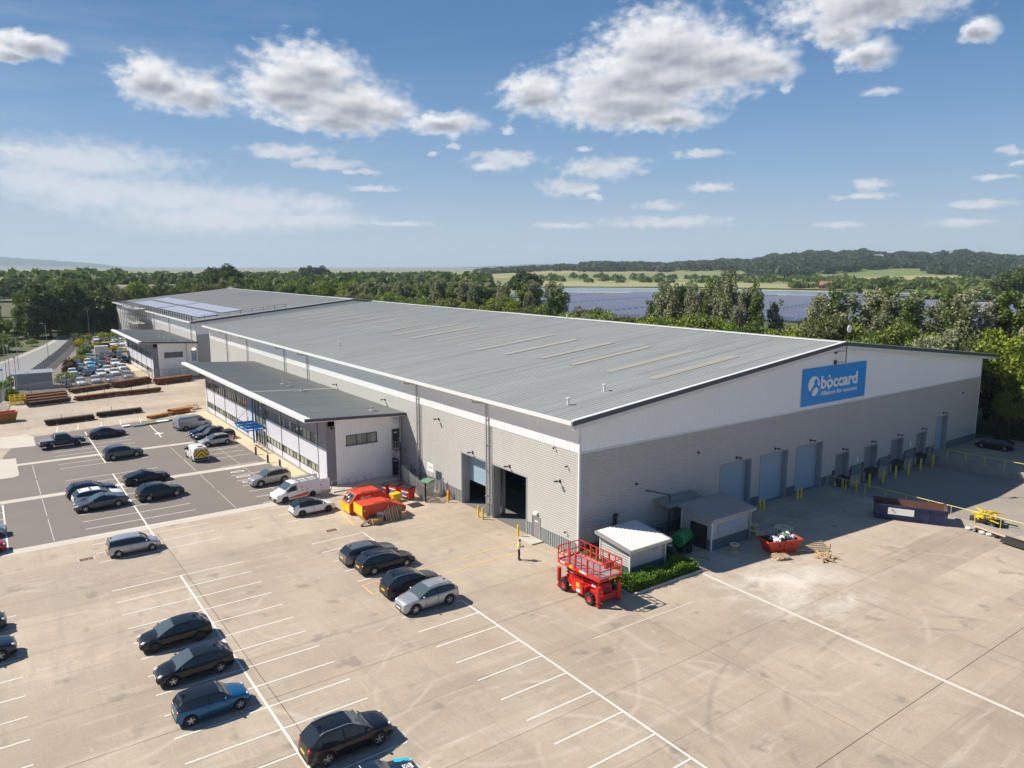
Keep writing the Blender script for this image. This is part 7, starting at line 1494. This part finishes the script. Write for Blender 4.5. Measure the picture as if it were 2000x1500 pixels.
for k in range(30):                                          # belt behind the far warehouse
    i += 1; x = -6+k*3.3+RNG.rand()*2; kind = ('dark', 'broad', 'willow', 'poplar')[int(RNG.rand()*4)]
    plant(kind, i, x, 249+RNG.rand()*22, 15.5+RNG.rand()*3.5, {'dark': 'dark green tree', 'broad': 'rounded green tree', 'willow': 'grey green bushy tree', 'poplar': 'upright silver green tree'}[kind]+' in the wood behind the far warehouse', 'wood behind the far warehouse')
for k in range(34):
    i += 1; x = -24+RNG.rand()*26; yy = 262+RNG.rand()*70; kind = ('dark', 'dark', 'poplar', 'willow', 'broad')[int(RNG.rand()*5)]
    plant(kind, i, x, yy, 13+RNG.rand()*4, {'dark': 'dark tall tree', 'broad': 'rounded green tree', 'willow': 'grey green bushy tree', 'poplar': 'upright silver green tree'}[kind]+' in the wood beyond the end of the lane', 'wood beyond the end of the lane')
for x, y, h, l in ((-24.5, 247, 18.5, 'tall dark tree nearest the lane, leftmost of the clump'), (-20.5, 250, 17.5, 'tall dark tree second from the left beside the lane'), (-15, 249, 19, 'tall dark tree behind the lamp post at the lane end'), (-11, 252, 17.5, 'dark tree at the left corner of the far warehouse'), (-7, 247, 16.5, 'dark tree against the far warehouse wall'), (-27.5, 256, 15.5, 'dark tree set back at the left of the clump'), (-3.5, 250, 17, 'dark tree just behind the far warehouse corner')):
    i += 1; plant('dark', i, x, y, h, l, 'dark trees at the lane end', 1.15)
for x, y, h, l in ((88, 438, 27, 'big dark domed tree rising alone above the wood behind the far warehouse'), (276, 796, 26, 'left of two domed trees alone on the far plain'), (286, 790, 26, 'right of two domed trees alone on the far plain'), (240, 330, 23, 'dark tree standing high behind the belt, centre of the skyline')):
    i += 1; plant('dark', 1, x, y, h, l, 'lone domed trees', 1.2)
sc_ = 0
for k in range(110):                                          # scrub along the verge of the lane
    t = RNG.rand(); yy = 165+t*95; x = -43+t*27-RNG.rand()**.8*(34+10*t); i += 1
    plant('scrub', i, x, yy, 1.6+RNG.rand()*2.8, ('rough grey green bush', 'rough green bush')[i % 2]+' on the verge '+('at the far bend of the lane' if yy > 228 else 'halfway along the lane' if yy > 195 else 'nearest the left edge'), 'bushes on the lane verge')
for k in range(34):
    i += 1; plant(('willow', 'scrub', 'broad')[k % 3], i, -34-RNG.rand()*34, 238+RNG.rand()*95, 4+RNG.rand()*4, 'low rounded bush on the rough ground at the far left', 'bushes at the far left')
for k in range(10): i += 1; plant('scrub', i, -12+k*1.6+RNG.rand(), 243.5+RNG.rand()*4, 3+RNG.rand()*2, 'rough bush below the dark trees at the lane end', 'bushes at the foot of the dark trees')

# distant woods: one mass each
def far_mass(name, label, pts, leafm, seed):
    # pts: list of (x, y, z, height, radius); clumps of leaf-faced crowns
    rg = np.random.RandomState(seed); P = []; S = []
    for x, y, z, h, r in pts:
        m = 70 if h > 0 else 10; d = rg.randn(m, 3); d /= np.linalg.norm(d, axis=1)[:, None]; d[:, 2] = np.abs(d[:, 2]); P.append(np.array((x, y, z+h*.35))+d*np.array((r, r, h*.65))*(.8+.25*rg.rand(m))[:, None]); S += [r*.75]*m
    P = np.concatenate(P); S = np.array(S); k = len(P)
    a = rg.randn(k, 3); a /= np.linalg.norm(a, axis=1)[:, None]; c = np.cross(a, rg.randn(k, 3)); c /= np.linalg.norm(c, axis=1)[:, None]; s = (S*(.7+.6*rg.rand(k)))[:, None]
    q = np.stack([P-a*s*.5, P+c*s*.42, P+a*s*.5, P-c*s*.42], 1).reshape(-1, 3)
    me = bpy.data.meshes.new(name); me.vertices.add(len(q)); me.vertices.foreach_set('co', q.ravel().astype(np.float32)); me.loops.add(4*k); me.loops.foreach_set('vertex_index', np.arange(4*k)); me.polygons.add(k); me.polygons.foreach_set('loop_start', np.arange(0, 4*k, 4)); me.update(calc_edges=True)
    me.materials.append(MT[leafm]); o = bpy.data.objects.new(name, me); COL.objects.link(o); return tag(o, label, 'woodland', None, 'stuff')
def polar(a, r): return CP[0]+r*sin(R(a)), CP[1]+r*cos(R(a))
rg = np.random.RandomState(3); pts = []
for k in range(520):
    a = rg.uniform(-2, 34); r = 400+rg.rand()**.8*460
    if a < 4.2 and r < 600: continue
    if 6.5 < a < 16 and 520 < r < 640: continue
    x, y = polar(a, r); pts.append((x, y, 0, rg.uniform(11, 17), rg.uniform(5, 9)))
far_mass('woodland', 'mixed dark woodland spread beyond the far warehouse', pts, 'leaf_dark', 5)
pts = []
for k in range(260):
    a = rg.uniform(8.5, 31); x, y = polar(a, 900+rg.rand()*260); pts.append((x, y, 0, rg.uniform(10, 15), rg.uniform(7, 12)))
for k in range(80):
    a = rg.uniform(-2, 8.5); x, y = polar(a, 620+rg.rand()*240); pts.append((x, y, 0, rg.uniform(14, 20), rg.uniform(7, 12)))
far_mass('woodland', 'far line of dark trees before the salt marsh', pts, 'leaf_mid', 6)
pts = []
for k in range(5200):                                        # wood over the ridge
    a = rg.uniform(41, 76); r = 1330+rg.rand()**.85*1900; x, y = polar(a, r); dens = .5+.5*sin(x*.006+2.2*sin(y*.004))*cos(y*.005+1.1)
    thr = .28 if r > 1750 else .55
    if a < 53: thr += .12
    if dens < thr: continue
    pts.append((x, y, hgt(x, y)-1, rg.uniform(11, 17), rg.uniform(8, 15)))
for k in range(150):
    a = rg.uniform(33, 42); x, y = polar(a, 1900+rg.rand()*300); pts.append((x, y, hgt(x, y)-1, rg.uniform(9, 13), rg.uniform(9, 14)))
far_mass('ridge_woodland', 'dark woodland covering the long ridge beyond the solar farm', [(x, y, z, h, r) for x, y, z, h, r in pts], 'leaf_ridge' if 'leaf_ridge' in MT else 'leaf_dark', 8)
pts = []
for a0, a1, r0, r1, n in ((60, 72, 640, 1150, 90), (36, 60, 1020, 1320, 110), (64, 72, 560, 640, 24), (56, 72, 820, 860, 60), (60, 72, 980, 1000, 70)):
    for k in range(n): a = rg.uniform(a0, a1); x, y = polar(a, rg.uniform(r0, r1)); pts.append((x, y, hgt(x, y), rg.uniform(5, 11), rg.uniform(4, 8)))
far_mass('hedgerows', 'scattered field trees and hedges beyond the solar farm', pts, 'leaf_mid', 9)
for x, y, h, l in ((*polar(62.3, 700), 15, 'dark rounded tree alone in the bright green field at the right'), (*polar(69.6, 520), 24, 'large dark tree mass at the right edge beyond the solar farm')):
    i += 1; plant('dark', 1, x, y, h, l, 'field trees', 1.3)
# green fields, lake, shore, estuary
struct('lake', MB().use('water') .quad(*[(*polar(a, r), .02) for a, r in ((36.5, 560), (72, 500), (72, 560), (60, 640), (50, 740), (36.5, 800))]) if False else (lambda b: b)(MB().use('water').quad(*[(*polar(a, r), .02) for a, r in ((36, 700), (48, 700), (58, 665), (72, 560), (75, 620), (64, 735), (50, 800), (36, 860))])))
struct('lake_shore', MB().use('sand').quad(*[(*polar(a, r), .01) for a, r in ((36, 685), (48, 686), (58, 652), (72, 548), (75, 640), (64, 755), (50, 812), (36, 870))]))
struct('estuary_water', MB().use('water').quad(*[(*polar(a, r), .6) for a, r in ((-6, 6200), (9, 7000), (20, 7600), (34, 8400), (46, 9000), (46, 16000), (-6, 16000))]))
struct('bright_field', MB().use('field_green').quad(*[(*polar(a, r), hgt(*polar(a, r))+1.2) for a, r in ((62, 800), (72, 760), (72, 1010), (66, 1060))]))
struct('pale_field', MB().use('field_pale').quad(*[(*polar(a, r), hgt(*polar(a, r))+1.0) for a, r in ((36, 840), (50, 850), (61, 790), (58, 1010), (47, 1130), (36, 1150))]))
# solar farm: every row is its own table of panels
sp = thing('solar_panel_row', 'long row of blue solar panels in the solar farm beyond the trees', 'solar panels', (0, 0, 0), 0, 'rows of the solar farm')
# rows run across the farm, tables tilted to the sun
def row_mesh(L):
    b = MB(); b.use('solar_panel'); n = int(L/6)
    for k in range(n):
        x0 = -L/2+k*6; b.use('solar_panel'); b.quad((x0, -2.0, .8), (x0+5.6, -2.0, .8), (x0+5.6, 2.0, 2.3), (x0, 2.0, 2.3)); b.use('solar_pale'); b.quad((x0, 2.0, 2.3), (x0+5.6, 2.0, 2.3), (x0+5.6, 2.07, 2.36), (x0, 2.07, 2.36)); b.quad((x0+5.6, -2.0, .8), (x0+5.75, -2.0, .8), (x0+5.75, 2.0, 2.3), (x0+5.6, 2.0, 2.3))
    return b
tb = row_mesh(54).build('panel_table', sp); fr = part('support_frame', sp, 'galv', lambda b: [b.bar((x, 0, 0), (x, 0, 1.6), .15) for x in range(-24, 27, 8)])
first = True; ang = atan2(-.96, .28)
ux, uy = cos(ang), sin(ang); vx, vy = -uy, ux
nrow = 0
for j in range(-60, 90):
    for s_ in range(-12, 12):
        cx = 370+ux*60*s_+vx*6.6*j; cy = 300+uy*60*s_+vy*6.6*j; dx, dy = cx-CP[0], cy-CP[1]; r = sqrt(dx*dx+dy*dy); a = math.degrees(atan2(dx, dy))
        rf2 = float(np.interp(a, [36, 48, 58, 72], [625, 630, 600, 500]))
        if not (36.5 < a < 71 and 335 < r < rf2-6) or nrow > 297: continue
        if first: o = sp; first = False
        else: o = dup(sp, (0, 0, 0))
        o['label'] = 'long row of blue solar panels, '+('near edge' if r < 430 else 'middle' if r < 530 else 'lake edge')+' of the solar farm, '+('left part' if a < 45 else 'right part' if a > 58 else 'centre')
        o.location = (cx, cy, 0); o.rotation_euler = (0, 0, ang); nrow += 1
print('solar rows', nrow)
# distant buildings
def house(x, y, L, W, H, rz, wall, roof, label, name='house', z=None):
    o = thing(name, label, 'house', (x, y, hgt(x, y) if z is None else z), rz)
    part('wall', o, wall, lambda b: b.box(-L/2, -W/2, -1, L/2, W/2, H)); part('roof', o, roof, lambda b: b.prism([(-W/2-.4, H), (W/2+.4, H), (0, H+W*.32)], 0, -L/2-.4, L/2+.4))
    for k in range(max(2, int(L/4))): part('window', o, 'glass', lambda b: b.box(-L/2+1+k*4, -W/2-.05, H*.35, -L/2+2.4+k*4, -W/2-.01, H*.75))
house(-52, 372, 26, 10, 4.5, R(-15), 'render_white', 'house_roof', 'long low house with a red tiled roof at the left edge'); house(-38, 380, 12, 9, 4, R(-15), 'render_white', 'house_roof', 'white gabled house beside the red roofed one')
for a, r, L, l in ((9.6, 560, 60, 'long pale building in the woods, left'), (13.4, 575, 40, 'pale building in the woods, right')): x, y = polar(a, r); house(x, y, L, 16, 6.5, R(-8), 'stone_far', 'stone_far', l)
for a, r, L, W, H, m, l in ((61.4, 2050, 42, 16, 12, 'stone_far', 'large pale stone house among trees on the ridge'), (52.6, 2000, 22, 10, 6, 'render_white', 'pale farmhouse high on the ridge, left'), (59.0, 830, 26, 12, 4.5, 'brick_house', 'red brick farm building in the pale field'), (69.3, 1000, 18, 10, 5, 'render_white', 'white farm building above the bright green field'), (53.6, 1180, 12, 8, 5, 'brick_house', 'small cottage at the foot of the ridge')):
    x, y = polar(a, r); house(x, y, L, W, H, R(-50), m, 'house_roof' if m == 'brick_house' else 'roof_low', l)
x, y = polar(66.0, 2250); o = thing('church_tower', 'square stone tower rising out of the wood on the ridge', 'tower', (x, y, hgt(x, y))); part('tower_wall', o, 'stone_far', lambda b: b.box(-3.5, -3.5, 0, 3.5, 3.5, 19)); part('parapet', o, 'stone_far', lambda b: [b.box(sx*2.8-.7, sy*2.8-.7, 19, sx*2.8+.7, sy*2.8+.7, 21) for sx in (-1, 1) for sy in (-1, 1)])
# air
bpy.context.view_layer.update()
if HAZE:
    hz = MB().use('air').box(-9500, -3800, -2.5, 14500, 14500, 175).build('haze'); tag(hz, None, None, None, 'stuff')
